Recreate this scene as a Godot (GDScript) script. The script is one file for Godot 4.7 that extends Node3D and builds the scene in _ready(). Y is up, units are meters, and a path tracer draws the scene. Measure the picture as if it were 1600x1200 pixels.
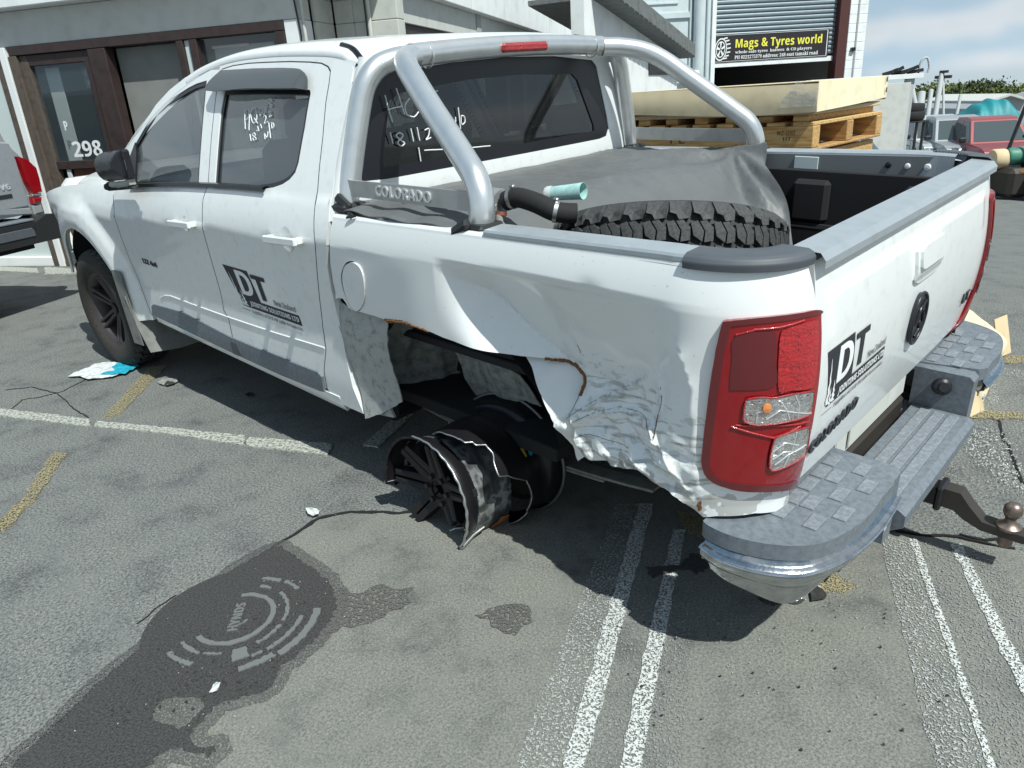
extends Node3D
# A white crew-cab ute with a crushed rear quarter and a sheared-off wheel, parked in a yard in front of a shop.

class MB:
	var v := PackedVector3Array()
	var n := PackedVector3Array()
	var t := PackedVector2Array()
	func tri(a: Vector3, b: Vector3, c: Vector3, na: Vector3, nb: Vector3, nc: Vector3, ta := Vector2.ZERO, tb := Vector2.ZERO, tc := Vector2.ZERO) -> void:
		if (b - a).cross(c - a).dot(na + nb + nc) > 0.0:
			v.append(a); v.append(c); v.append(b)
			n.append(na); n.append(nc); n.append(nb)
			t.append(ta); t.append(tc); t.append(tb)
		else:
			v.append(a); v.append(b); v.append(c)
			n.append(na); n.append(nb); n.append(nc)
			t.append(ta); t.append(tb); t.append(tc)
	func flat(a: Vector3, b: Vector3, c: Vector3, out := Vector3.ZERO, ta := Vector2.ZERO, tb := Vector2.ZERO, tc := Vector2.ZERO) -> void:
		var m := (b - a).cross(c - a)
		if m.length_squared() < 1e-16:
			return
		m = m.normalized()
		if out != Vector3.ZERO and m.dot(out) < 0.0:
			m = -m
		tri(a, b, c, m, m, m, ta, tb, tc)
	func quad(a: Vector3, b: Vector3, c: Vector3, d: Vector3, out := Vector3.ZERO) -> void:
		flat(a, b, c, out, Vector2(0, 0), Vector2(1, 0), Vector2(1, 1))
		flat(a, c, d, out, Vector2(0, 0), Vector2(1, 1), Vector2(0, 1))
	func squad(a: Vector3, b: Vector3, c: Vector3, d: Vector3, na: Vector3, nb: Vector3, nc: Vector3, nd: Vector3, ta := Vector2.ZERO, tb := Vector2.ZERO, tc := Vector2.ZERO, td := Vector2.ZERO) -> void:
		tri(a, b, c, na, nb, nc, ta, tb, tc)
		tri(a, c, d, na, nc, nd, ta, tc, td)
	# a box with chamfered edges
	func box(c: Vector3, s: Vector3, b := Basis.IDENTITY, ch := 0.004) -> void:
		var h := s * 0.5
		ch = minf(ch, minf(h.x, minf(h.y, h.z)) * 0.6)
		for ax in 3:
			for sg: float in [-1.0, 1.0]:
				var u := (ax + 1) % 3
				var w := (ax + 2) % 3
				var p: Array[Vector3] = []
				for k: Array in [[-1, -1], [1, -1], [1, 1], [-1, 1]]:
					var q := Vector3.ZERO
					q[ax] = sg * h[ax]
					q[u] = float(k[0]) * (h[u] - ch)
					q[w] = float(k[1]) * (h[w] - ch)
					p.append(c + b * q)
				var o := Vector3.ZERO
				o[ax] = sg
				quad(p[0], p[1], p[2], p[3], b * o)
		if ch <= 0.0:
			return
		for ax in 3:
			var u := (ax + 1) % 3
			var w := (ax + 2) % 3
			for su: float in [-1.0, 1.0]:
				for sw: float in [-1.0, 1.0]:
					var p: Array[Vector3] = []
					for k: Array in [[-1, 0], [1, 0], [1, 1], [-1, 1]]:
						var q := Vector3.ZERO
						q[ax] = float(k[0]) * (h[ax] - ch)
						q[u] = su * (h[u] - (ch if k[1] == 1 else 0.0))
						q[w] = sw * (h[w] - (0.0 if k[1] == 1 else ch))
						p.append(c + b * q)
					var o := Vector3.ZERO
					o[u] = su
					o[w] = sw
					quad(p[0], p[1], p[2], p[3], b * o)
		for sx: float in [-1.0, 1.0]:
			for sy: float in [-1.0, 1.0]:
				for sz: float in [-1.0, 1.0]:
					var s3 := Vector3(sx, sy, sz)
					flat(c + b * (s3 * Vector3(h.x, h.y - ch, h.z - ch)), c + b * (s3 * Vector3(h.x - ch, h.y, h.z - ch)), c + b * (s3 * Vector3(h.x - ch, h.y - ch, h.z)), b * s3)
	# a box from one corner point to another along a straight line: a beam
	func beam(a: Vector3, e: Vector3, w: float, h: float, up := Vector3.UP, ch := 0.004) -> void:
		var x := (e - a).normalized()
		var z := x.cross(up).normalized()
		var y := z.cross(x)
		box((a + e) * 0.5, Vector3((e - a).length(), h, w), Basis(x, y, z), ch)
	func ring(c: Vector3, x: Vector3, y: Vector3, r: float, k: int) -> PackedVector3Array:
		var o := PackedVector3Array()
		for i in k:
			var a := TAU * i / k
			o.append(c + x * (r * cos(a)) + y * (r * sin(a)))
		return o
	func tube(p: PackedVector3Array, r, sides := 14, caps := true) -> void:
		var k := p.size()
		var up := Vector3.UP
		var d0 := (p[1] - p[0]).normalized()
		if absf(d0.dot(up)) > 0.9:
			up = Vector3.RIGHT
		var x := d0.cross(up).normalized()
		var prev := PackedVector3Array()
		var pc := Vector3.ZERO
		var run := 0.0
		for i in k:
			var d := (p[mini(i + 1, k - 1)] - p[maxi(i - 1, 0)]).normalized()
			x = (x - d * x.dot(d)).normalized()
			var y := d.cross(x)
			var rr: float = r if r is float else r[i]
			var cur := ring(p[i], x, y, rr, sides)
			if i > 0:
				var run2 := run + (p[i] - p[i - 1]).length()
				for j in sides:
					var j2 := (j + 1) % sides
					squad(prev[j], prev[j2], cur[j2], cur[j], (prev[j] - pc).normalized(), (prev[j2] - pc).normalized(), (cur[j2] - p[i]).normalized(), (cur[j] - p[i]).normalized(), Vector2(float(j) / sides, run), Vector2(float(j + 1) / sides, run), Vector2(float(j + 1) / sides, run2), Vector2(float(j) / sides, run2))
				run = run2
			if caps and (i == 0 or i == k - 1):
				for j in range(1, sides - 1):
					flat(cur[0], cur[j], cur[j + 1], -d if i == 0 else d)
			prev = cur
			pc = p[i]
	# profile of (radius, height) turned about the y axis of xf; smooth unless the profile bends sharply
	func lathe(prof: PackedVector2Array, xf: Transform3D, sides := 32, a0 := 0.0, a1 := TAU, sharp := 0.75) -> void:
		var k := prof.size()
		var seg: Array[Vector2] = []
		for i in k - 1:
			var d := prof[i + 1] - prof[i]
			seg.append(Vector2(d.y, -d.x).normalized())
		for i in k - 1:
			var n0 := seg[i]
			var n1 := seg[i]
			if i > 0 and seg[i].dot(seg[i - 1]) > sharp:
				n0 = (seg[i] + seg[i - 1]).normalized()
			if i < k - 2 and seg[i].dot(seg[i + 1]) > sharp:
				n1 = (seg[i] + seg[i + 1]).normalized()
			for j in sides:
				var p: Array[Vector3] = []
				var m: Array[Vector3] = []
				var tt: Array[Vector2] = []
				for q: Array in [[i, j], [i, j + 1], [i + 1, j + 1], [i + 1, j]]:
					var a: float = lerpf(a0, a1, float(q[1]) / sides)
					var pr: Vector2 = prof[q[0]]
					var nn: Vector2 = n0 if q[0] == i else n1
					p.append(xf * Vector3(pr.x * cos(a), pr.y, pr.x * sin(a)))
					m.append((xf.basis * Vector3(nn.x * cos(a), nn.y, nn.x * sin(a))).normalized())
					tt.append(Vector2(a / TAU, pr.y))
				squad(p[0], p[1], p[2], p[3], m[0], m[1], m[2], m[3], tt[0], tt[1], tt[2], tt[3])
	# a flat outline with thickness: xf maps (u, v, depth)
	func prism(poly: PackedVector2Array, depth: float, xf: Transform3D, bevel := 0.0) -> void:
		var idx := Geometry2D.triangulate_polygon(poly)
		var front := poly
		if bevel > 0.0:
			var o := Geometry2D.offset_polygon(poly, -bevel)
			if o.size() == 1 and o[0].size() == poly.size():
				front = o[0]
				# keep the order of corners: nearest match
				var best := 0
				for i in front.size():
					if front[i].distance_to(poly[0]) < front[best].distance_to(poly[0]):
						best = i
				var r := PackedVector2Array()
				for i in front.size():
					r.append(front[(best + i) % front.size()])
				if Geometry2D.is_polygon_clockwise(r) != Geometry2D.is_polygon_clockwise(poly):
					r.reverse()
					r.insert(0, r[r.size() - 1])
					r.remove_at(r.size() - 1)
				front = r
			else:
				bevel = 0.0
		var zf := xf.basis.z.normalized()
		for i in range(0, idx.size(), 3):
			var a := poly[idx[i]]
			var b := poly[idx[i + 1]]
			var c := poly[idx[i + 2]]
			flat(xf * Vector3(a.x, a.y, 0), xf * Vector3(b.x, b.y, 0), xf * Vector3(c.x, c.y, 0), -zf)
		var idf := Geometry2D.triangulate_polygon(front)
		for i in range(0, idf.size(), 3):
			var a := front[idf[i]]
			var b := front[idf[i + 1]]
			var c := front[idf[i + 2]]
			flat(xf * Vector3(a.x, a.y, depth), xf * Vector3(b.x, b.y, depth), xf * Vector3(c.x, c.y, depth), zf, a, b, c)
		var cw := Geometry2D.is_polygon_clockwise(poly)
		for i in poly.size():
			var j := (i + 1) % poly.size()
			var a := poly[i]
			var b := poly[j]
			var o2 := Vector2(b.y - a.y, a.x - b.x)
			if cw:
				o2 = -o2
			var o := xf.basis * Vector3(o2.x, o2.y, 0)
			quad(xf * Vector3(a.x, a.y, 0), xf * Vector3(b.x, b.y, 0), xf * Vector3(b.x, b.y, depth - bevel), xf * Vector3(a.x, a.y, depth - bevel), o)
			if bevel > 0.0:
				var fa := front[i]
				var fb := front[j]
				quad(xf * Vector3(a.x, a.y, depth - bevel), xf * Vector3(b.x, b.y, depth - bevel), xf * Vector3(fb.x, fb.y, depth), xf * Vector3(fa.x, fa.y, depth), o + zf * 0.1)
	# a curved sheet cut to an outline: fn maps (u, v) to a place in space
	func panel(poly: PackedVector2Array, fn: Callable, cell: float, hint: Vector3, thick := 0.0, holes: Array = [], uvs := 1.0) -> void:
		var lo := poly[0]
		var hi := poly[0]
		for q in poly:
			lo = lo.min(q)
			hi = hi.max(q)
		var nx := int(ceil((hi.x - lo.x) / cell))
		var ny := int(ceil((hi.y - lo.y) / cell))
		var pc := {}
		var nc := {}
		var ins := PackedByteArray()
		ins.resize((nx + 1) * (ny + 1))
		for i in nx + 1:
			for j in ny + 1:
				var q := lo + Vector2(i, j) * cell
				var ok := Geometry2D.is_point_in_polygon(q, poly)
				if ok:
					for h: PackedVector2Array in holes:
						if Geometry2D.is_point_in_polygon(q, h):
							ok = false
				ins[i * (ny + 1) + j] = 1 if ok else 0
		# cells that hold a corner or an edge of the outline
		var cut := {}
		var all := [poly]
		all.append_array(holes)
		for pg: PackedVector2Array in all:
			for i in pg.size():
				var a := pg[i]
				var b := pg[(i + 1) % pg.size()]
				var steps := int(a.distance_to(b) / (cell * 0.3)) + 1
				for k in steps + 1:
					var q := (a.lerp(b, float(k) / steps) - lo) / cell
					cut[Vector2i(int(floor(q.x)), int(floor(q.y)))] = true
		for i in nx:
			for j in ny:
				var c00 := ins[i * (ny + 1) + j]
				var c10 := ins[(i + 1) * (ny + 1) + j]
				var c11 := ins[(i + 1) * (ny + 1) + j + 1]
				var c01 := ins[i * (ny + 1) + j + 1]
				var q0 := lo + Vector2(i, j) * cell
				var rect := PackedVector2Array([q0, q0 + Vector2(cell, 0), q0 + Vector2(cell, cell), q0 + Vector2(0, cell)])
				if c00 and c10 and c11 and c01 and not cut.has(Vector2i(i, j)):
					_pt(rect, PackedInt32Array([0, 1, 2, 0, 2, 3]), fn, hint, pc, nc, uvs)
					continue
				if not (c00 or c10 or c11 or c01 or cut.has(Vector2i(i, j))):
					continue
				var parts := Geometry2D.intersect_polygons(rect, poly)
				for h: PackedVector2Array in holes:
					var nxt: Array[PackedVector2Array] = []
					for pt in parts:
						for r in Geometry2D.clip_polygons(pt, h):
							nxt.append(r)
					parts = nxt
				for pt in parts:
					var id := Geometry2D.triangulate_polygon(pt)
					if id.size():
						_pt(pt, id, fn, hint, pc, nc, uvs)
		if thick > 0.0:
			for pg: PackedVector2Array in all:
				for i in pg.size():
					var a := pg[i]
					var b := pg[(i + 1) % pg.size()]
					var steps := int(a.distance_to(b) / cell) + 1
					for k in steps:
						var qa := a.lerp(b, float(k) / steps)
						var qb := a.lerp(b, float(k + 1) / steps)
						var pa: Vector3 = fn.call(qa)
						var pb: Vector3 = fn.call(qb)
						var m := _nrm(fn, (qa + qb) * 0.5, hint)
						quad(pa, pb, pb - m * thick, pa - m * thick)
	func _nrm(fn: Callable, q: Vector2, hint: Vector3) -> Vector3:
		var e := 0.002
		var pu: Vector3 = fn.call(q + Vector2(e, 0))
		var mu: Vector3 = fn.call(q - Vector2(e, 0))
		var pv: Vector3 = fn.call(q + Vector2(0, e))
		var mv: Vector3 = fn.call(q - Vector2(0, e))
		var m := (pu - mu).cross(pv - mv).normalized()
		return m if m.dot(hint) > 0.0 else -m
	func _pt(pt: PackedVector2Array, id: PackedInt32Array, fn: Callable, hint: Vector3, pc: Dictionary, nc: Dictionary, uvs: float) -> void:
		for q in pt:
			if not pc.has(q):
				pc[q] = fn.call(q)
				nc[q] = _nrm(fn, q, hint)
		for i in range(0, id.size(), 3):
			var a := pt[id[i]]
			var b := pt[id[i + 1]]
			var c := pt[id[i + 2]]
			tri(pc[a], pc[b], pc[c], nc[a], nc[b], nc[c], a * uvs, b * uvs, c * uvs)
	# a smooth grid: fn maps (i / nu, j / nv) in 0..1 to space
	func grid(fn: Callable, nu: int, nv: int, hint: Vector3) -> void:
		panel(PackedVector2Array([Vector2(0, 0), Vector2(nu, 0), Vector2(nu, nv), Vector2(0, nv)]), func(q: Vector2) -> Vector3: return fn.call(Vector2(q.x / nu, q.y / nv)), 1.0, hint, 0.0, [], 1.0)
	func mesh(m: Material) -> ArrayMesh:
		var a := []
		a.resize(Mesh.ARRAY_MAX)
		a[Mesh.ARRAY_VERTEX] = v
		a[Mesh.ARRAY_NORMAL] = n
		a[Mesh.ARRAY_TEX_UV] = t
		var am := ArrayMesh.new()
		if v.size():
			am.add_surface_from_arrays(Mesh.PRIMITIVE_TRIANGLES, a)
			am.surface_set_material(0, m)
		return am

var names := {}

func v2(x: float, y: float) -> Vector2:
	return Vector2(x, y)

func v3(x: float, y: float, z: float) -> Vector3:
	return Vector3(x, y, z)

func P2(a: Array) -> Array:
	var o := []
	for i in range(0, a.size(), 2):
		o.append(Vector2(a[i], a[i + 1]))
	return o

func P3(a: Array) -> Array:
	var o := []
	for i in range(0, a.size(), 3):
		o.append(Vector3(a[i], a[i + 1], a[i + 2]))
	return o
var rng := RandomNumberGenerator.new()
var mat := {}

func put(called: String, mb: MB, m: Material, parent: Node3D = null) -> MeshInstance3D:
	var o := MeshInstance3D.new()
	o.mesh = mb.mesh(m)
	_name(o, called, parent)
	return o

func _name(o: Node3D, called: String, parent: Node3D) -> void:
	if parent == null:
		parent = self
	var key := [parent, called]
	var k: int = names.get(key, 0)
	names[key] = k + 1
	o.name = called if k == 0 else "%s_%03d" % [called, k]
	parent.add_child(o, true)

func thing(called: String, label: String, category: String, group := "", xf := Transform3D.IDENTITY) -> Node3D:
	var o := Node3D.new()
	_name(o, called, null)
	o.transform = xf
	return tag(o, label, category, group)

func tag(o: Node3D, label: String, category: String, group := "") -> Node3D:
	o.set_meta("label", label)
	o.set_meta("category", category)
	if group != "":
		o.set_meta("group", group)
	return o

func structure(o: Node3D) -> Node3D:
	o.set_meta("kind", "structure")
	return o

func stuff(o: Node3D) -> Node3D:
	o.set_meta("kind", "stuff")
	return o

func V2(a: Array) -> PackedVector2Array:
	return PackedVector2Array(a)

func V3(a: Array) -> PackedVector3Array:
	return PackedVector3Array(a)

func spline3(p: PackedVector3Array, k := 6) -> PackedVector3Array:
	var o := PackedVector3Array()
	for i in p.size() - 1:
		var p0 := p[maxi(i - 1, 0)]
		var p3 := p[mini(i + 2, p.size() - 1)]
		for j in k:
			o.append(p[i].cubic_interpolate(p[i + 1], p0, p3, float(j) / k))
	o.append(p[p.size() - 1])
	return o

func circle2(c: Vector2, r: float, k := 28) -> PackedVector2Array:
	var o := PackedVector2Array()
	for i in k:
		o.append(c + Vector2.from_angle(TAU * i / k) * r)
	return o

func rough(p: PackedVector2Array, step: float, amp: float, sd := 1) -> PackedVector2Array:
	# an outline broken into short pieces with an uneven edge
	var nz := FastNoiseLite.new()
	nz.seed = sd
	nz.frequency = 0.35 / step
	var o := PackedVector2Array()
	for i in p.size():
		var a := p[i]
		var b := p[(i + 1) % p.size()]
		var k := maxi(1, int(a.distance_to(b) / step))
		var d := (b - a).normalized().orthogonal()
		for j in k:
			var q := a.lerp(b, float(j) / k)
			o.append(q + d * amp * (nz.get_noise_2dv(q) * 2.0 + nz.get_noise_2dv(q * 3.1) * 1.0))
	return o

# flat lettering as solid letters: each corner of the text goes through fn(x, y, depth)
func letters(text: String, font_name: String, bold: bool, height: float, fn: Callable, depth := 0.001) -> MB:
	var f := SystemFont.new()
	f.font_names = PackedStringArray([font_name])
	f.font_weight = 700 if bold else 400
	var tm := TextMesh.new()
	tm.text = text
	tm.font = f
	tm.font_size = 64
	tm.pixel_size = 1.0 / 64.0
	tm.depth = 0.1
	tm.curve_step = 3.0
	var arr := tm.get_mesh_arrays()
	var vs: PackedVector3Array = arr[Mesh.ARRAY_VERTEX]
	var ids: PackedInt32Array = arr[Mesh.ARRAY_INDEX] if arr[Mesh.ARRAY_INDEX] != null else PackedInt32Array(range(vs.size()))
	var lo := v3(1e9, 1e9, 1e9)
	var hi := -lo
	for q in vs:
		lo = lo.min(q)
		hi = hi.max(q)
	var mb := MB.new()
	var out := PackedVector3Array()
	for q in vs:
		out.append(fn.call(v2((q.x - lo.x) / (hi.x - lo.x), (q.y - lo.y) / (hi.y - lo.y)), (q.z - lo.z) / (hi.z - lo.z) * depth))
	for i in range(0, ids.size(), 3):
		var a := vs[ids[i]]
		var b := vs[ids[i + 1]]
		var c := vs[ids[i + 2]]
		if a.z + 1e-4 > lo.z or true:
			mb.flat(out[ids[i]], out[ids[i + 2]], out[ids[i + 1]])
	return mb


func _ready() -> void:
	# camera
	var cam := Camera3D.new()
	cam.name = "camera"
	cam.fov = 55.5616
	cam.near = 0.05
	cam.far = 900.0
	cam.transform = Transform3D(Basis(v3(-0.727,-0.06,0.684),v3(0.209,0.929,0.304),v3(-0.654,0.364,-0.663)), v3(-1.799,1.431,-2.348))
	add_child(cam)
	cam.current = true
	# sun: high, from behind the ute and a little to its left
	var sun := DirectionalLight3D.new()
	sun.name = "sun"
	add_child(sun)
	sun.look_at_from_position(Vector3.ZERO, v3(0.68, -1.0, 0.15), Vector3.UP)
	sun.light_energy = 1.55
	sun.light_color = Color(0.985, 1.0, 0.975)
	sun.light_angular_distance = 0.6
	sun.shadow_enabled = true
	sun.sky_mode = DirectionalLight3D.SKY_MODE_LIGHT_ONLY
	# sky and exposure
	var env := Environment.new()
	env.background_mode = Environment.BG_SKY
	var sky := Sky.new()
	var pano := PanoramaSkyMaterial.new()
	pano.panorama = sky_image()
	sky.sky_material = pano
	env.sky = sky
	env.background_energy_multiplier = 0.85
	env.tonemap_mode = Environment.TONE_MAPPER_LINEAR
	env.tonemap_exposure = 1.06
	env.sdfgi_enabled = true
	env.ssao_enabled = true
	env.ssil_enabled = true
	var we := WorldEnvironment.new()
	we.name = "environment"
	we.environment = env
	add_child(we)
	rng.seed = 11
	materials()
	build_ground()
	build_shop()
	build_tyre_shop()
	build_yard()
	build_ute()
	build_small_things()

func sky_image() -> ImageTexture:
	var w := 768
	var h := 384
	var nz := FastNoiseLite.new()
	nz.seed = 5
	nz.frequency = 0.55
	nz.fractal_type = FastNoiseLite.FRACTAL_FBM
	nz.fractal_octaves = 6
	nz.fractal_gain = 0.52
	var im := Image.create(w, h, false, Image.FORMAT_RGBF)
	for j in h:
		var el := PI * (0.5 - (j + 0.5) / h)
		var up := sin(el)
		for i in w:
			var az := TAU * (i + 0.5) / w
			var c: Color
			if up <= 0.0:
				c = Color(0.60, 0.72, 0.78)
			else:
				var blue := Color(0.17, 0.30, 0.46).lerp(Color(0.54, 0.72, 0.85), pow(1.0 - up, 3.0))
				var k := 1.0 / (up + 0.16)
				var n0 := nz.get_noise_3d(cos(az) * cos(el) * k * 1.3 + 3.0, sin(az) * cos(el) * k * 1.3, 0.0)
				var cl := smoothstep(-0.08, 0.34, n0 + 0.06)
				var white := Color(0.86, 0.91, 0.94).lerp(Color(0.72, 0.79, 0.84), smoothstep(0.15, 0.5, n0)) * lerpf(0.7, 1.0, 1.0 - up)
				c = blue.lerp(white, cl * 0.85)
			im.set_pixel(i, j, c)
	return ImageTexture.create_from_image(im)

# a tiling noise picture run through a colour ramp (stops of position and linear-light colour)
func ntex(freq: float, stops: Array, kind := FastNoiseLite.TYPE_SIMPLEX_SMOOTH, octaves := 4, size := 512, sd := 1, gain := 0.5) -> NoiseTexture2D:
	var nz := FastNoiseLite.new()
	nz.seed = sd
	nz.noise_type = kind
	nz.frequency = freq
	nz.fractal_type = FastNoiseLite.FRACTAL_FBM if octaves > 1 else FastNoiseLite.FRACTAL_NONE
	nz.fractal_octaves = octaves
	nz.fractal_gain = gain
	if kind == FastNoiseLite.TYPE_CELLULAR:
		nz.cellular_return_type = FastNoiseLite.RETURN_CELL_VALUE
	var g := Gradient.new()
	g.offsets = PackedFloat32Array(stops.map(func(s): return s[0]))
	g.colors = PackedColorArray(stops.map(func(s): return s[1]))
	var t := NoiseTexture2D.new()
	t.width = size
	t.height = size
	t.seamless = true
	t.noise = nz
	t.color_ramp = g
	return t

func lin(r: float, g: float, b: float, a := 1.0) -> Color:
	return Color(r, g, b, a).linear_to_srgb()

func grey(v: float) -> Color:
	return Color(v, v, v)

func std(key: String, c: Color, rough := 0.6, metal := 0.0) -> StandardMaterial3D:
	var m := StandardMaterial3D.new()
	m.resource_name = key
	m.albedo_color = c
	m.roughness = rough
	m.metallic = metal
	mat[key] = m
	return m

func tri_tex(m: StandardMaterial3D, t: Texture2D, scale: float, world := false) -> void:
	m.albedo_texture = t
	m.uv1_triplanar = true
	m.uv1_world_triplanar = world
	m.uv1_scale = Vector3.ONE * scale

func bump(m: StandardMaterial3D, t: Texture2D, cm: float) -> void:
	m.heightmap_enabled = true
	m.heightmap_texture = t
	m.heightmap_scale = cm

func detail(m: StandardMaterial3D, t: Texture2D, scale: float) -> void:
	m.detail_enabled = true
	m.detail_blend_mode = BaseMaterial3D.BLEND_MODE_MUL
	m.detail_albedo = t
	m.detail_uv_layer = BaseMaterial3D.DETAIL_UV_2
	m.uv2_triplanar = true
	m.uv2_world_triplanar = true
	m.uv2_scale = Vector3.ONE * scale

func materials() -> void:
	var W := FastNoiseLite.TYPE_SIMPLEX_SMOOTH
	var CELL := FastNoiseLite.TYPE_CELLULAR
	# shared pictures
	var soft := ntex(0.012, [[0.0, grey(0.91)], [0.45, grey(0.975)], [1.0, Color.WHITE]], W, 5, 512, 3)
	var blotch := ntex(0.009, [[0.0, grey(0.74)], [0.35, grey(0.89)], [0.6, grey(0.96)], [1.0, Color(1, 0.99, 0.97)]], W, 6, 512, 7, 0.6)
	var grain := ntex(0.22, [[0.0, grey(0.45)], [0.3, grey(0.78)], [0.7, grey(0.92)], [1.0, Color.WHITE]], W, 3, 512, 9, 0.7)
	var dirt := ntex(0.03, [[0.0, Color(0.93, 0.925, 0.91)], [0.22, Color(0.975, 0.975, 0.97)], [0.4, Color.WHITE], [1.0, Color.WHITE]], W, 6, 512, 13, 0.62)
	var relief := ntex(0.2, [[0.0, Color.BLACK], [1.0, Color.WHITE]], W, 3, 512, 17, 0.65)
	var wrinkle := ntex(0.02, [[0.0, Color.BLACK], [1.0, Color.WHITE]], W, 5, 512, 19, 0.5)
	mat["t_soft"] = soft
	mat["t_grain"] = grain
	mat["t_relief"] = relief
	mat["t_blotch"] = blotch
	mat["t_wrinkle"] = wrinkle
	# the ute
	var m := std("white_paint", lin(0.80, 0.82, 0.815), 0.32)
	tri_tex(m, dirt, 0.9)
	m.clearcoat_enabled = true
	m.clearcoat = 0.7
	m.clearcoat_roughness = 0.06
	m = std("dented_paint", lin(0.80, 0.82, 0.815), 0.34)
	m.albedo_texture = scuff_image()
	m.uv1_scale = v3(0.5, 0.5, 1.0)
	m.clearcoat_enabled = true
	m.clearcoat = 0.6
	m.clearcoat_roughness = 0.08
	m = std("scraped_paint", lin(0.44, 0.45, 0.44), 0.55)
	tri_tex(m, ntex(0.018, [[0.0, Color(0.45, 0.44, 0.42)], [0.2, Color(0.74, 0.73, 0.72)], [0.42, Color(0.93, 0.93, 0.92)], [1.0, Color.WHITE]], W, 7, 512, 23, 0.68), 2.2)
	m = std("torn_edge", lin(0.30, 0.15, 0.07), 0.85)
	tri_tex(m, grain, 8.0)
	m = std("under_panel", lin(0.36, 0.37, 0.36), 0.8)
	tri_tex(m, ntex(0.02, [[0.0, Color(0.40, 0.39, 0.38)], [0.3, Color(0.70, 0.70, 0.69)], [0.6, Color(0.88, 0.89, 0.88)], [1.0, Color.WHITE]], W, 6, 512, 27, 0.66), 2.0)
	m = std("arch_liner", lin(0.018, 0.018, 0.019), 0.9)
	tri_tex(m, grain, 4.0)
	m = std("black_plastic", lin(0.022, 0.023, 0.025), 0.55)
	tri_tex(m, grain, 6.0)
	m = std("gloss_black", lin(0.012, 0.012, 0.015), 0.28)
	m = std("satin_black", lin(0.018, 0.018, 0.022), 0.34)
	tri_tex(m, soft, 3.0)
	m = std("grey_plastic", lin(0.18, 0.205, 0.235), 0.5)
	tri_tex(m, ntex(0.03, [[0.0, Color(0.78, 0.78, 0.78)], [0.5, Color(0.92, 0.92, 0.92)], [0.8, Color(0.98, 0.98, 0.98)], [1.0, Color.WHITE]], W, 6, 512, 29, 0.62), 2.5)
	bump(m, relief, 0.02)
	m = std("faded_plastic", lin(0.085, 0.095, 0.11), 0.55)
	tri_tex(m, soft, 2.0)
	m = std("worn_pad", lin(0.27, 0.30, 0.335), 0.62)
	tri_tex(m, ntex(0.03, [[0.0, Color(0.72, 0.72, 0.72)], [0.45, Color(0.84, 0.84, 0.84)], [0.7, Color(0.92, 0.92, 0.92)], [1.0, Color.WHITE]], W, 6, 512, 31, 0.7), 3.0)
	m = std("chrome", lin(0.62, 0.64, 0.66), 0.19, 1.0)
	tri_tex(m, ntex(0.02, [[0.0, Color(0.72, 0.72, 0.72)], [0.5, Color(0.93, 0.93, 0.93)], [1.0, Color.WHITE]], W, 6, 512, 37, 0.6), 2.0)
	bump(m, wrinkle, 0.15)
	m = std("alloy", lin(0.74, 0.76, 0.76), 0.3, 0.75)
	tri_tex(m, soft, 2.0)
	m = std("dull_alloy", lin(0.50, 0.51, 0.51), 0.42, 0.6)
	tri_tex(m, soft, 2.0)
	m = std("bare_alloy", lin(0.72, 0.73, 0.73), 0.4, 0.9)
	tri_tex(m, grain, 12.0)
	m = std("silver_rail", lin(0.46, 0.50, 0.53), 0.36, 0.4)
	tri_tex(m, soft, 2.0)
	m = std("rubber", lin(0.020, 0.020, 0.022), 0.82)
	tri_tex(m, ntex(0.04, [[0.0, Color(0.7, 0.68, 0.65)], [0.6, Color(0.9, 0.9, 0.9)], [1.0, Color.WHITE]], W, 6, 512, 41, 0.65), 3.0)
	m = std("tread_rubber", lin(0.065, 0.066, 0.068), 0.8)
	tri_tex(m, ntex(0.04, [[0.0, Color(0.5, 0.48, 0.45)], [0.6, Color(0.85, 0.85, 0.85)], [1.0, Color.WHITE]], W, 6, 512, 43, 0.65), 4.0)
	m = std("dusty_rubber", lin(0.060, 0.055, 0.050), 0.9)
	tri_tex(m, ntex(0.03, [[0.0, Color(0.35, 0.34, 0.33)], [0.5, Color(0.8, 0.78, 0.75)], [1.0, Color.WHITE]], W, 6, 512, 47, 0.65), 4.0)
	m = std("dark_wheel", lin(0.016, 0.015, 0.018), 0.38, 0.3)
	tri_tex(m, soft, 4.0)
	m = std("brown_wheel", lin(0.060, 0.050, 0.052), 0.5, 0.3)
	tri_tex(m, soft, 4.0)
	m = std("scuffed_wheel", lin(0.30, 0.32, 0.32), 0.5, 0.3)
	tri_tex(m, ntex(0.016, [[0.0, Color(0.30, 0.30, 0.30)], [0.38, Color(0.52, 0.52, 0.52)], [0.5, Color(0.85, 0.85, 0.85)], [0.66, Color(1, 1, 1)], [0.74, Color(0.55, 0.55, 0.55)], [1.0, Color(0.6, 0.6, 0.6)]], W, 4, 512, 53, 0.45), 1.5)
	m = std("orange_rust", lin(0.45, 0.17, 0.05), 0.85)
	tri_tex(m, grain, 6.0)
	m = std("lug_rubber", lin(0.09, 0.092, 0.095), 0.72)
	tri_tex(m, ntex(0.04, [[0.0, Color(0.5, 0.48, 0.45)], [0.6, Color(0.85, 0.85, 0.85)], [1.0, Color.WHITE]], W, 6, 512, 44, 0.65), 4.0)
	std("crack_line", lin(0.13, 0.125, 0.12), 0.8)
	m = std("rust", lin(0.33, 0.15, 0.055), 0.9)
	tri_tex(m, ntex(0.05, [[0.0, Color(0.3, 0.28, 0.26)], [0.5, Color(0.8, 0.78, 0.75)], [1.0, Color.WHITE]], W, 5, 512, 59, 0.65), 5.0)
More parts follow.
